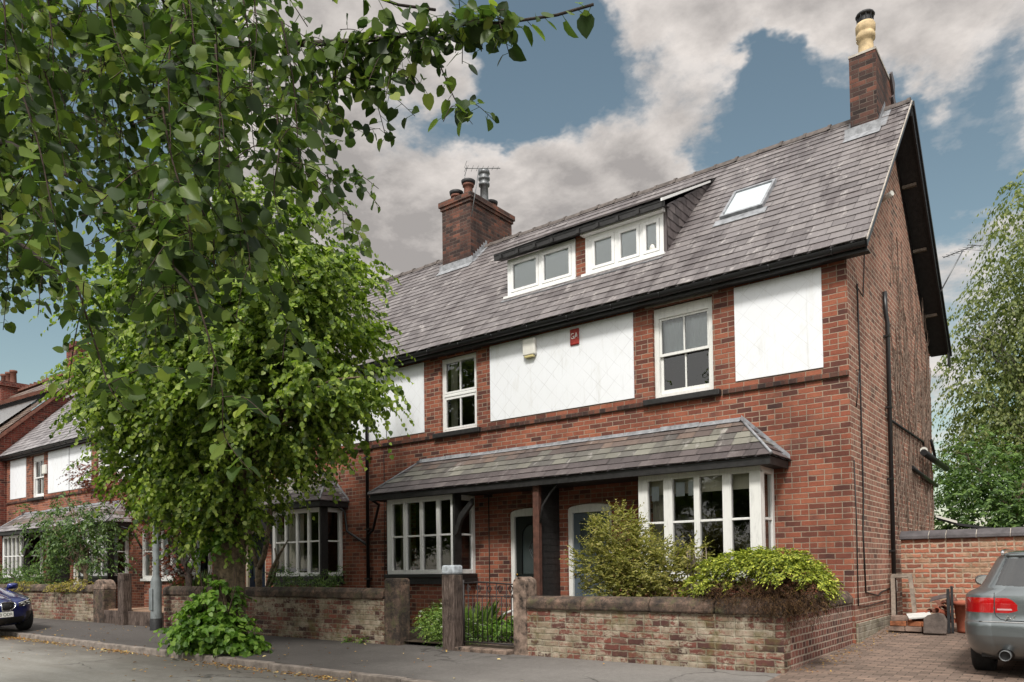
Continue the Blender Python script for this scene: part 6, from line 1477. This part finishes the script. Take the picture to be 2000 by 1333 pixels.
# --- the near tree on our own pavement: drooping branches at upper left
t = thing('overhanging_tree', 'close lime tree whose drooping leafy branches hang across the upper left', 'tree', (-7.3, .25, .1))
tr = MB(); tr.tube([(-7.3,.25,.0),(-7.3,.25,.4),(-7.28,.28,2.0),(-7.2,.35,3.8),(-7.3,.3,6),(-7.2,.5,8.5)], [.36,.28,.25,.22,.15,.03], 14)
for b in BRANCHES:
    q = [Vector(p) for p in b]; n = len(q)
    st = Vector((-7.2,.35,min(4.2, q[0].z-.5)))
    pts = [st, st.lerp(q[0], .5)+Vector((0,0,.15))] + q
    tr.tube(pts, [.07,.05] + [max(.0055, .034*(1-i/(n-1))**1.3) for i in range(n)], 7)
tr.build('trunk', M['bark_dark'], t)
tw = MB(); LP, LD, LN, LS = [], [], [], []
rr = random.Random(12); pet = MB()
def along(pts, step, r0, size, leafdrop=1.0, start=0.0):
    q = [Vector(p) for p in pts]
    # resample with Catmull-Rom
    out = []
    for i in range(len(q)-1):
        p0, p1, p2, p3 = q[max(i-1,0)], q[i], q[i+1], q[min(i+2,len(q)-1)]
        for s in range(6):
            f = s/6; out.append(.5*((2*p1)+(p2-p0)*f+(2*p0-5*p1+4*p2-p3)*f*f+(3*p1-p0-3*p2+p3)*f**3))
    out.append(q[-1])
    tot = 0; nxt = step*.5; sgn = 1
    for i in range(len(out)-1):
        seg = (out[i+1]-out[i]).length
        while tot + seg > nxt:
            p = out[i].lerp(out[i+1], (nxt-tot)/max(seg,1e-6)); tg = (out[i+1]-out[i]).normalized()
            if nxt >= start:
                sd = tg.cross(Vector((0,0,1))); sd = sd.normalized() if sd.length > .05 else Vector((rr.uniform(-1,1),rr.uniform(-1,1),0)).normalized()
                sd = (sd*sgn + Vector((rr.uniform(-.7,.7),rr.uniform(-.7,.7),rr.uniform(-.3,.3)))).normalized()
                pl = rr.uniform(.02,.045); b = p + sd*pl + Vector((0,0,-.008))
                pet.tube([p, b], .0013, 3, cap=False)
                s = size*rr.uniform(.5,1.18)
                d = (sd*.7 + tg*.25 + Vector((rr.uniform(-.3,.3),rr.uniform(-.3,.3),-leafdrop*rr.uniform(.0,1.0)))).normalized()
                nn = Vector((rr.uniform(-.9,.9), rr.uniform(-1.2,.5), rr.uniform(.0,1.1))).normalized()
                LP.append(tuple(b)); LD.append(tuple(d)); LN.append(tuple(nn)); LS.append(s)
                sgn = -sgn
            nxt += step*rr.uniform(.75,1.25)
        tot += seg
    return out
for b in BRANCHES: along(b, .032, 0, .062, 1.0, .25)
for w in TWIGS:
    o = along(w, .026, 0, .056)
    n = len(o); tw.tube(o, [.0042*(1-.75*i/(n-1)) for i in range(n)], 5)
    # side shoots
    for k in range(rr.randint(3,6)):
        i = rr.randint(1, n-3); p = o[i]; e = p + Vector((rr.uniform(-.24,.24), rr.uniform(-.24,.24), rr.uniform(-.24,.06)))
        m = p.lerp(e, .5) + Vector((0,0,.03)); q = along([p, m, e], .03, 0, .052); tw.tube(q, .0018, 4)
for k in range(90):                                  # short drooping sprigs off the reaching branch
    b = BRANCHES[0]; i = rr.randint(4, 9); f = rr.random(); p = Vector(b[i]).lerp(Vector(b[i+1]), f)
    if i > 8: continue
    e = p + Vector((rr.uniform(-.12,.12), rr.uniform(-.12,.12), rr.uniform(-.20,.06)*(1.0 if i < 8 else .5))); q = along([p, p.lerp(e,.5)+Vector((0,0,.02)), e], .03, 0, .06); tw.tube(q, .0018, 4)
tw.build('twigs', M['twig'], t); pet.build('petioles', M['leaf_shoot'], t)
leaf_mesh('leaves', LP, LD, LN, LS, M['leaf_near'], t)
# upper crown of the near tree, above the picture
P, O = blob_points([(-7.2,.5,7.2,2.6,2.2,2.2),(-5.4,1.2,6.6,1.6,1.4,1.0),(-8.6,.2,5.6,1.5,1.6,1.2)], 520, .5)
P, D, N, S_, d0, L = sprays(P, O, .6, 12, .11, droop=.55); leaf_mesh('crown', P, D, N, S_, M['leaf_lime'], t)

# --- the same kind of tree across the road, mirrored in the window glass
def copy_tree(root, loc, label, group):
    r = root.copy(); C.objects.link(r); r.location = loc; tag(r, label, 'tree', group)
    for ch in list(root.children):
        c = ch.copy(); C.objects.link(c); c.parent = r
    return r
lime = bpy.data.objects['lime_tree']
for i, (x, y) in enumerate(((-17,-8.5),(-10.5,-9.5),(-4.5,-8.0),(2.5,-9.0),(9,-8.5),(-24,-9),(-31,-8.5),(-39,-9))):
    c = copy_tree(lime, (x, y, .1), 'lime tree across the road reflected in the window panes', 'lime trees across the road'); c.rotation_euler = (0,0,1.3*i+.6); c.scale = (1.15,1.15,1.05)

# --- birch and greenery behind the driveway wall
def tree(name, label, cat, base, blobs, ntw, per, size, length, droop, mat, bark, r0, group=None, tmpl=DIAM, shell=.35, spread=.6):
    t = thing(name, label, cat, base, group)
    top = max(b[2] for b in blobs); tr = MB(); B = Vector(base)
    c = Vector((sum(b[0] for b in blobs)/len(blobs), sum(b[1] for b in blobs)/len(blobs), top))
    tr.tube([B - Vector((0,0,.2)), B+(c-B)*.25+Vector((.05,0,0)), B+(c-B)*.6, c], [r0*1.2, r0, r0*.6, r0*.1], 10)
    rr = random.Random(int(abs(base[0])*10)); 
    for b in blobs:
        for k in range(3):
            tgt = (b[0]+rr.uniform(-.7,.7)*b[3], b[1]+rr.uniform(-.7,.7)*b[4], b[2]+rr.uniform(-.4,.7)*b[5])
            f = min(.85, max(.15, (tgt[2]-B.z-1.0)/max(.1,(c.z-B.z))*.75)); limbs(tr, tuple(B+(c-B)*f), [tgt], r0*.35, r0*.06)
    tr.build('trunk', bark, t, jitter=.004)
    P, O = blob_points(blobs, ntw, shell); P, D, N, S_, d0, L = sprays(P, O, length, per, size, droop, spread)
    leaf_mesh('crown', P, D, N, S_, mat, t, tmpl); return t
tree('birch_tree', 'tall airy birch tree with drooping twigs at the right beyond the gable', 'tree', (-.9, 23.5, .3),
     [(-1.0,23.5,9.6,1.1,1.2,2.0),(-1.6,23.5,7.8,1.2,1.3,1.5),(-.6,23.5,7.2,1.3,1.3,1.7),(-2.4,23.5,6.0,.9,1.0,1.3),(-1.0,23.5,5.2,1.6,1.4,1.3),(-2.5,23.5,7.5,.5,.6,.6),(.6,23.5,6.6,1.5,1.4,2.2),(-2.2,23.5,4.6,1.0,1.0,1.0)],
     2800, 12, .135, .75, .95, M['leaf_birch'], M['bark_birch'], .16, shell=.2)
tree('garden_tree', 'dense mid green tree low behind the driveway wall', 'tree', (-2.0, 20.8, .3),
     [(-2.1,20.5,2.6,1.1,1.0,1.0),(-.9,20.5,2.4,1.2,1.0,1.0),(.4,20.5,2.5,1.3,1.0,1.0),(-2.2,21.0,3.7,.9,.8,.8)], 1500, 11, .12, .45, .4, M['leaf_shrub'], M['bark'], .1, tmpl=OVAL)
tree('garden_tree', 'darker broad tree behind the birch at the right edge', 'tree', (1.6, 27, .3),
     [(-1.6,27,3.6,2.2,1.5,1.8),(1.2,27,4.2,2.5,1.6,2.4),(3.4,27,4.6,2.2,1.6,2.6),(-1.2,27,5.8,1.6,1.4,1.6)], 1900, 11, .17, .6, .5, M['leaf_shrub'], M['bark'], .2, tmpl=OVAL)
o = thing('outbuilding', 'low dark shed with a pale verge behind the driveway wall', 'shed', (-2.0,19.3,.3))
MB().box(-2.6,-1.2,18.9,20.0,.2,1.98).build('wall', M['brick_far'], o)
MB().prism([(-2.78,18.75,2.34),(-2.78,20.1,2.34),(-2.42,20.1,2.2),(-1.1,20.1,1.95),(-1.1,18.75,1.95),(-2.42,18.75,2.2)], (0,0,.05)).build('roof', M['soot'], o)
MB().prism([(-2.80,18.72,2.39),(-2.40,18.72,2.24),(-2.40,18.745,2.24),(-2.80,18.745,2.39)], (0,0,.05)).build('verge', M['plastic'], o)

# --- front garden, nearest house
def shrub(name, label, blobs, n, per, size, length, droop, mat, tmpl=OVAL, base=None, stems=8, smat=None, spread=.6, shell=.3, cat='shrub', flat=.6, group=None):
    base = base or (sum(b[0] for b in blobs)/len(blobs), sum(b[1] for b in blobs)/len(blobs), .25)
    t = thing(name, label, cat, base, group); rr = random.Random(n)
    P, O = blob_points(blobs, n, shell); P, D, N, S_, d0, L = sprays(P, O, length, per, size, droop, spread, flat)
    k = P[:,2] > base[2]; leaf_mesh('foliage', P[k], D[k], N[k], S_[k], mat, t, tmpl)
    mb = MB()
    for i in range(stems):
        b = blobs[i % len(blobs)]; a = (base[0]+rr.uniform(-.12,.12), base[1]+rr.uniform(-.1,.1), base[2]-.1)
        e = (b[0]+rr.uniform(-.6,.6)*b[3], b[1]+rr.uniform(-.6,.6)*b[4], b[2]+rr.uniform(-.3,.7)*b[5])
        m = ((a[0]*.5+e[0]*.5)+rr.uniform(-.08,.08), a[1]*.5+e[1]*.5, a[2]*.4+e[2]*.6)
        mb.tube([a, m, e], [.018,.013,.004], 5)
    mb.build('stems', smat or M['twig'], t); return t
shrub('garden_bush', 'tall yellowish green bush in front of the white bay window', [(-5.45,9.6,1.86,.40,.35,.40),(-5.65,9.6,1.45,.45,.38,.40),(-5.15,9.55,1.38,.48,.38,.36),(-4.72,9.55,1.30,.45,.36,.36),(-4.95,9.6,1.65,.3,.3,.22),(-5.3,9.6,1.1,.6,.35,.22),(-4.3,9.55,1.5,.22,.22,.2)], 2300, 13, .046, .2, -.1, M['leaf_olive'], OVAL, (-5.1,9.6,.3), 12, M['twig'], spread=.7, shell=.15)
# golden conifer mounding over the coping
t = thing('golden_conifer', 'low golden conifer mound spilling over the wall coping at the house corner', 'shrub', (-3.1, 9.0, .95))
GBL = [(-3.3,9.05,1.33,.60,.40,.23),(-2.84,9.0,1.24,.42,.38,.21),(-3.72,9.0,1.16,.35,.3,.16),(-3.05,8.98,1.40,.5,.3,.18),(-2.58,9.0,1.12,.18,.25,.12),(-4.0,9.0,1.03,.18,.2,.07)]
P, O = blob_points(GBL, 3600, .80); k = (O[:,2] > .10 + R_.normal(0,.12,len(O))) | (P[:,0] > -2.5); P, O = P[k], O[k]
P, D, N, S_, d0, L = sprays(P, O, .12, 9, .046, droop=.5, spread=.4); D = unit(D + O.repeat(9,0)*.5); leaf_mesh('foliage', P, D, N, S_, M['leaf_gold'], t, OVAL)
GB2 = [(-3.3,8.98,1.15,.58,.38,.22),(-2.8,8.95,1.08,.45,.36,.2),(-3.15,8.76,1.03,.62,.20,.17),(-2.75,8.76,.98,.42,.18,.14),(-3.75,8.98,1.03,.3,.28,.1)]
P, O = blob_points(GB2, 2600, .6); P, D, N, S_, d0, L = sprays(P, O, .15, 8, .045, droop=.7, spread=.6); leaf_mesh('dead_foliage', P, D, N, S_, M['leaf_brown'], t, STRAP)
mb = MB(); limbs(mb, (-3.1,9.1,.7), [(b[0],b[1],b[2]) for b in GBL], .04, .01); mb.build('stems', M['bark_dark'], t)
shrub('bare_shrub', 'thin grey bare twigs between the bush and the golden conifer', [(-4.2,9.6,1.5,.3,.25,.25)], 14, 5, .03, .15, .2, M['leaf_olive'], OVAL, (-4.25,9.6,.4), 26, M['timber_pale'])

# --- planting seen through and beside the gate
def tuft(name, label, cx, cy, z, n, h, w, mat, cat='plant', tmpl=STRAP, lean=.5, group=None):
    a = R_.uniform(0, 2*PI, n); r = w*np.sqrt(R_.uniform(0,1,n)); P = np.stack([cx+r*np.cos(a), cy+r*np.sin(a)*.7, np.full(n, z)], 1)
    D = np.stack([np.cos(a)*lean*R_.uniform(.2,1.2,n), np.sin(a)*lean*R_.uniform(.2,1.2,n), np.ones(n)], 1); N = np.stack([-np.cos(a), -np.sin(a), np.full(n,.2)], 1)
    o = leaf_mesh(name, P, D, N, h*R_.uniform(.5,1.1,n), mat, None, tmpl); tag(o, label, cat, group); return o
def herb(name, label, blobs, n, per, size, mat, cat='plant', tmpl=OVAL, length=.18, droop=.3, flowers=0, base=None):
    bx = base or (blobs[0][0], blobs[0][1], min(b[2]-b[5] for b in blobs))
    t = thing(name, label, cat, bx)
    P, O = blob_points(blobs, n, .3); P, D, N, S_, d0, L = sprays(P, O, length, per, size, droop, .7); k = P[:,2] > bx[2]-.02
    leaf_mesh('foliage', P[k], D[k], N[k], S_[k], mat, t, tmpl)
    if flowers:
        P, O = blob_points(blobs, flowers, .9); O[:,2] = np.abs(O[:,2]); P2 = P.repeat(4,0); n2 = len(P2); D = sph(n2); D[:,2] = np.abs(D[:,2])*.3; fl_ = leaf_mesh('flowers', P2 + O.repeat(4,0)*.05, D, O.repeat(4,0), np.full(n2,.028), M['petal'], t, OVAL); fl_['kind'] = 'stuff'
    mb = MB(); rr = random.Random(n)
    for b in blobs:
        for i in range(4): mb.tube([(bx[0]+rr.uniform(-.1,.1), bx[1], bx[2]-.05), (b[0]+rr.uniform(-.6,.6)*b[3], b[1]+rr.uniform(-.6,.6)*b[4], b[2]+.4*b[5])], .005, 4)
    mb.build('stems', M['leaf_shoot'], t); return t
herb('flowering_plant', 'bushy pale green plant with tiny white flowers left of the wooden gate post', [(-8.6,9.2,.50,.34,.3,.27),(-8.25,9.1,.42,.3,.3,.2),(-8.75,9.4,.62,.3,.25,.2),(-8.1,9.3,.5,.3,.3,.22)], 620, 9, .045, M['leaf_weed'], flowers=60, base=(-8.5,9.2,.24))
tuft('grass_clump', 'long grass blades rising behind the flowering plant', -8.5, 9.9, .26, 220, .62, .5, M['leaf_weed'], 'grass')
herb('ground_cover_plant', 'fresh green low plant seen through the iron gate', [(-7.5,9.6,.42,.4,.3,.16),(-6.9,9.6,.44,.35,.3,.17),(-7.2,9.7,.5,.3,.3,.14)], 420, 9, .06, M['leaf_shoot'], base=(-7.2,9.6,.26))
herb('ground_cover_plant', 'dark leafed weed at the foot of the wooden gate post', [(-7.62,8.98,.3,.2,.15,.12),(-8.05,8.9,.28,.15,.12,.08)], 60, 7, .05, M['leaf_glossy'], base=(-7.7,8.95,.2))
st_ = MB().box(-7.5,-6.7,10.6,10.75,.26,.62).build('planter_edge', M['stone'], bevel=.02, jitter=.01); tag(st_, 'worn stone edging beyond the gate below the door', 'edging')
rail = MB(); rail.tube([(-8.1,10.3,.3),(-8.1,10.3,.62),(-7.6,10.2,.78),(-7.3,10.2,.7)], .022, 6); rail = rail.build('white_rail', M['white'], loc=(-7.7,10.25,.3)); tag(rail, 'bent white painted rail beyond the iron gate', 'rail')
herb('rose_bush', 'leafy rose with reddish shoots by the black downpipe', [(-12.2,9.7,1.2,.35,.3,.22),(-11.8,9.6,1.1,.28,.25,.3),(-11.55,9.6,1.35,.18,.18,.16)], 130, 8, .055, M['leaf_glossy'], base=(-12.0,9.7,.3))
herb('rose_bush', 'low leafy shrub under the bay beyond the downpipe', [(-13.4,9.8,1.2,.45,.3,.28),(-12.9,9.7,1.12,.35,.3,.2),(-13.5,9.8,1.42,.2,.2,.16)], 160, 8, .055, M['leaf_glossy'], base=(-13.2,9.8,.3))
for i, (x, l) in enumerate(((-10.1,'tiny green weed at the wall foot near the stone gate post'),(-9.75,'tiny yellow green weed at the wall foot nearest the stone gate post'))):
    herb('weed', l, [(x,8.62,.24,.12,.06,.05)], 16, 6, .04, M['leaf_shoot'], base=(x,8.62,.2), length=.08)

# --- multi-stemmed small tree with forked grey trunk in front of the blue door
t = thing('forked_tree', 'small tree with forked grey bare stems in front of the blue door', 'tree', (-14.62, 10.0, .3))
mb = MB()
mb.tube([(-14.62,10,.25),(-14.62,10,1.0),(-14.63,10,1.5)], [.09,.075,.075], 10)
mb.tube([(-14.63,10,1.45),(-14.8,10,1.75),(-14.95,10,2.15),(-15.0,10,2.6),(-14.9,10,3.3)], [.065,.055,.05,.04,.02], 9)
mb.tube([(-14.63,10,1.45),(-14.42,10,1.75),(-14.28,10,2.2),(-14.2,10.0,2.8),(-14.25,10,3.5)], [.065,.055,.05,.045,.02], 9)
mb.tube([(-14.2,9.9,1.0),(-14.0,9.9,1.45),(-13.75,9.9,1.75),(-13.45,9.9,2.05)], [.05,.045,.03,.012], 8)
mb.tube([(-14.1,9.85,1.0),(-13.95,9.9,1.25),(-13.8,9.9,1.6),(-13.9,9.9,1.9)], [.04,.035,.025,.012], 8)
mb.build('trunk', M['bark'], t)
P, O = blob_points([(-14.6,10,3.6,1.1,.8,.5),(-13.9,9.9,3.3,.7,.6,.4)], 200, .3); P, D, N, S_, d0, L = sprays(P, O, .35, 9, .075, .4); leaf_mesh('crown', P, D, N, S_, M['leaf_lime'], t)

# --- Japanese maple, the small garden tree, wall plants on the left
t = thing('japanese_maple', 'dark red Japanese maple in front of the broad white bay', 'tree', (-17.7, 10, .4))
mb = MB(); mb.tube([(-17.6,10,.3),(-17.45,10,1.2),(-17.7,10,1.9),(-18.0,10,2.5)], [.09,.08,.06,.02], 9)
MBL = [(-18.3,10,2.9,1.1,.8,.55),(-19.6,10,3.5,.9,.7,.4),(-18.1,9.9,1.95,.55,.5,.5),(-17.9,9.9,1.45,.5,.4,.3),(-20.9,10.0,3.8,1.0,.7,.4),(-22.1,10.0,4.15,1.0,.7,.45),(-17.2,10,2.9,.6,.6,.5)]
limbs(mb, (-17.5,10,1.3), [(b[0],b[1],b[2]) for b in MBL]*2, .04, .008); mb.build('trunk', M['bark_dark'], t)
P, O = blob_points(MBL, 900, .3); P, D, N, S_, d0, L = sprays(P, O, .3, 9, .085, .35, flat=1.2); leaf_mesh('crown', P, D, N, S_, M['leaf_maple'], t, PALM)
t = thing('small_garden_tree', 'small round topped tree with long drooping leaves behind the left wall', 'tree', (-23.2, 10, .4))
mb = MB(); mb.tube([(-22.9,10,.3),(-22.85,10,1.3),(-23.1,10,2.0),(-23.3,10,2.8)], [.08,.07,.06,.02], 9)
SBL = [(-23.5,10,3.0,1.3,.9,.5),(-24.9,10,2.35,.9,.7,.45),(-22.2,10,2.5,.9,.7,.5),(-21.5,9.9,1.75,.65,.5,.35),(-23.3,9.9,2.3,1.0,.7,.4),(-24.6,9.8,1.9,.4,.4,.35),(-26.2,10,2.9,.5,.5,.25),(-24.4,10,3.75,.35,.3,.2),(-26.9,10,3.5,.3,.3,.15)]
limbs(mb, (-22.9,10,1.4), [(b[0],b[1],b[2]) for b in SBL]*2, .04, .008); mb.build('trunk', M['bark'], t)
P, O = blob_points(SBL, 430, .3); P, D, N, S_, d0, L = sprays(P, O, .4, 9, .13, .6); leaf_mesh('crown', P, D, N, S_, M['leaf_glossy'], t, OVAL)
herb('wall_plant', 'yellowish plant trailing over the left wall coping near the dark stone post', [(-20.6,8.75,1.12,.8,.28,.16),(-21.4,8.62,.95,.5,.15,.28),(-20.9,8.6,.8,.35,.12,.25)], 260, 9, .06, M['leaf_fern'], base=(-20.8,8.8,1.0), droop=.6)
herb('wall_plant', 'trailing plant over the left wall just behind the blue car', [(-23.2,8.6,.85,.6,.15,.3),(-23.8,8.75,1.12,.7,.25,.14)], 150, 9, .06, M['leaf_fern'], base=(-23.5,8.8,1.0), droop=.6)
shrub('hedge_shrub', 'mixed green shrub with pale flowers under the far white bay', [(-26.8,9.8,1.35,1.0,.5,.35),(-25.4,9.8,1.35,.8,.5,.4),(-24.2,9.7,1.35,.7,.5,.35),(-28,9.8,1.4,.8,.5,.4),(-24.6,9.8,1.8,.4,.3,.3)], 420, 9, .075, .3, .2, M['leaf_shrub'], OVAL, (-26,9.8,.4), 16)
tuft('grass_clump', 'tall dark green grass clump beside the timber gate post', -18.6, 10.9, .5, 260, .95, .5, M['leaf_glossy'], 'grass')
herb('ground_cover_plant', 'low green plants along the foot of the white bay', [(-17.2,11.2,.62,.5,.2,.12),(-18.1,11.2,.6,.4,.2,.1)], 90, 8, .05, M['leaf_weed'], base=(-17.5,11.2,.55))

# --- fallen leaves and moss (nobody could count them)
n = 1300
x = R_.uniform(-22,-2.8,n); y = np.where(R_.uniform(0,1,n) < .75, 6.68-np.abs(R_.normal(0,.16,n)), R_.uniform(4.6,8.6,n))
c = R_.choice([-13.9,-16.6,-10.2,-8.4,-18.2], n); m = R_.uniform(0,1,n) < .7; x = np.where(m, c+R_.normal(0,.5,n), x)
z = np.array([ (roadz(a,b) if b < 6.71 else pavz(a,b)) for a, b in zip(x,y)]) + .010 + R_.uniform(0,.012,n)
D = sph(n); D[:,2] *= .15; N = np.tile([0,0,1.0],(n,1)) + R_.normal(size=(n,3))*.25
o = leaf_mesh('fallen_leaves', np.stack([x,y,z],1), D, N, R_.uniform(.03,.065,n), M['fallen'], None, OVAL); tag(o, 'yellow and brown fallen leaves scattered along the kerb', 'leaves', kind='stuff')
n = 260; x = R_.uniform(-2.7,-2.2,n); y = R_.uniform(8.9,13.5,n); x = -2.78+np.abs(R_.normal(0,.18,n))
z = np.array([drz(0,b) for b in y])+.006; D = sph(n); D[:,2] *= .2
o = leaf_mesh('leaf_litter', np.stack([x,y,z],1), D, np.tile([0,0,1.0],(n,1))+R_.normal(size=(n,3))*.3, R_.uniform(.015,.04,n), M['fallen'], None, OVAL); tag(o, 'dry leaf litter along the foot of the gable wall', 'leaves', kind='stuff')

# ------------------------------------------------------------------ sky
W = bpy.data.worlds.new('World'); scene.world = W; W.use_nodes = True
t = NT.__new__(NT); t.t = W.node_tree; t.t.nodes.clear(); t.mat = None
t.out = t.t.nodes.new('ShaderNodeOutputWorld')
SUN_EL, SUN_ROT = math.radians(48), math.radians(157)
sky = t.n('TexSky', {'sky_type': 'NISHITA', 'sun_disc': False, 'sun_elevation': SUN_EL, 'sun_rotation': SUN_ROT, 'air_density': 1.0, 'dust_density': 1.2, 'ozone_density': 2.0})
gen = t.n('TexCoord').outputs['Generated']
d = t.n('VectorMath', {'operation': 'NORMALIZE'}, _0=gen).outputs[0]
sp = t.n('SeparateXYZ', None, Vector=d)
zz = t.math('ADD', t.math('MAXIMUM', sp.outputs[2], 0.0), .22)
pl = t.n('CombineXYZ', None, X=t.math('DIVIDE', sp.outputs[0], zz), Y=t.math('DIVIDE', sp.outputs[1], zz), Z=0.0).outputs[0]
n0 = t.noise(pl, 2.3, 14, .65, .1)
n1 = t.math('ADD', t.math('MULTIPLY', t.math('SUBTRACT', n0, .5), 1.75), .5)
BLOBS = SKYBLOBS
bias = None
wsub = t.n('VectorMath', {'operation': 'SUBTRACT'}, _0=t.n('TexNoise', None, Vector=pl, Scale=2.6, Detail=6.0, Roughness=.6).outputs[1], _1=(.5,.5,.5)).outputs[0]
dw = t.n('VectorMath', {'operation': 'NORMALIZE'}, _0=t.n('VectorMath', {'operation': 'ADD'}, _0=d, _1=t.n('VectorMath', {'operation': 'SCALE'}, _0=wsub, Scale=.30).outputs[0]).outputs[0]).outputs[0]
for (v, size, amt) in BLOBS:
    dot = t.n('VectorMath', {'operation': 'DOT_PRODUCT'}, _0=dw, _1=v).outputs[1]
    g = t.n('MapRange', {'interpolation_type': 'SMOOTHERSTEP'}, Value=dot, From_Min=math.cos(math.radians(size)), From_Max=1.0, To_Min=0.0, To_Max=amt).outputs[0]
    bias = g if bias is None else t.math('ADD', bias, g)
dens = t.math('ADD', n1, t.math('MULTIPLY', bias, 1.05))
mask = t.ramp(dens, [(.38, 0.0), (.50, .16), (.60, .55), (.70, .86), (.84, 1.0)])
n2 = t.noise(t.n('VectorMath', {'operation': 'ADD'}, _0=pl, _1=(.03, -.05, 0)).outputs[0], 2.3, 8, .58, .0)
shade = t.math('ADD', t.math('MULTIPLY', t.math('SUBTRACT', n0, n2), 3.0), t.math('SUBTRACT', 1.0, t.math('MULTIPLY', dens, .55)))
cloud = t.ramp(shade, [(.2, CL0), (.8, CL1)])
skyc = t.mix(1.0, sky.outputs[0], SKYTINT, 'MULTIPLY')
c = t.mix(mask, skyc, cloud)
# thin bright overcast round the sun, behind the camera
sd = (math.cos(SUN_EL)*math.sin(SUN_ROT), math.cos(SUN_EL)*math.cos(SUN_ROT), math.sin(SUN_EL))
dot = t.n('VectorMath', {'operation': 'DOT_PRODUCT'}, _0=d, _1=sd).outputs[1]
gl = t.n('MapRange', {'interpolation_type': 'SMOOTHSTEP'}, Value=dot, From_Min=-.1, From_Max=.9, To_Min=0.0, To_Max=1.0).outputs[0]
c = t.mix(gl, c, GLOW)
bg = t.n('Background', None, Color=c, Strength=.1)
t.t.links.new(bg.outputs[0], t.out.inputs[0])

sl = bpy.data.lights.new('sun', 'SUN'); sl.energy = SUN_E; sl.angle = math.radians(SUN_ANGLE); sl.color = (1.0, .96, .90)
so = bpy.data.objects.new('sun', sl); C.objects.link(so)
so.rotation_euler = Vector((-sd[0], -sd[1], -sd[2])).to_track_quat('-Z', 'Y').to_euler()

# ------------------------------------------------------------------ camera
cam = bpy.data.cameras.new('camera'); co = bpy.data.objects.new('camera', cam); C.objects.link(co); scene.camera = co
pitch, yaw, roll = .0272856, -.6527426, -.0131566
fwd = Vector((math.sin(yaw)*math.cos(pitch), math.cos(yaw)*math.cos(pitch), math.sin(pitch))); right = Vector((math.cos(yaw), -math.sin(yaw), 0)); up = right.cross(fwd)
r = right*math.cos(roll) + up*math.sin(roll); u = up*math.cos(roll) - right*math.sin(roll)
co.matrix_world = Matrix(((r.x,u.x,-fwd.x,0),(r.y,u.y,-fwd.y,0),(r.z,u.z,-fwd.z,1.4),(0,0,0,1)))
cam.sensor_width = 36; cam.lens = 36*1502.53/2000; cam.shift_y = (1070.05-666.5)/2000; cam.clip_end = 2000; cam.clip_start = .05
scene.view_settings.view_transform = 'Standard'; scene.view_settings.look = 'None'; scene.view_settings.exposure = EXPO; scene.view_settings.gamma = 1
scene.cycles.use_denoising = True
scene.cycles.max_bounces = 8; scene.cycles.transparent_max_bounces = 12; scene.cycles.diffuse_bounces = 3; scene.cycles.glossy_bounces = 3; scene.cycles.caustics_reflective = False; scene.cycles.caustics_refractive = False
scene.cycles.sample_clamp_indirect = 6
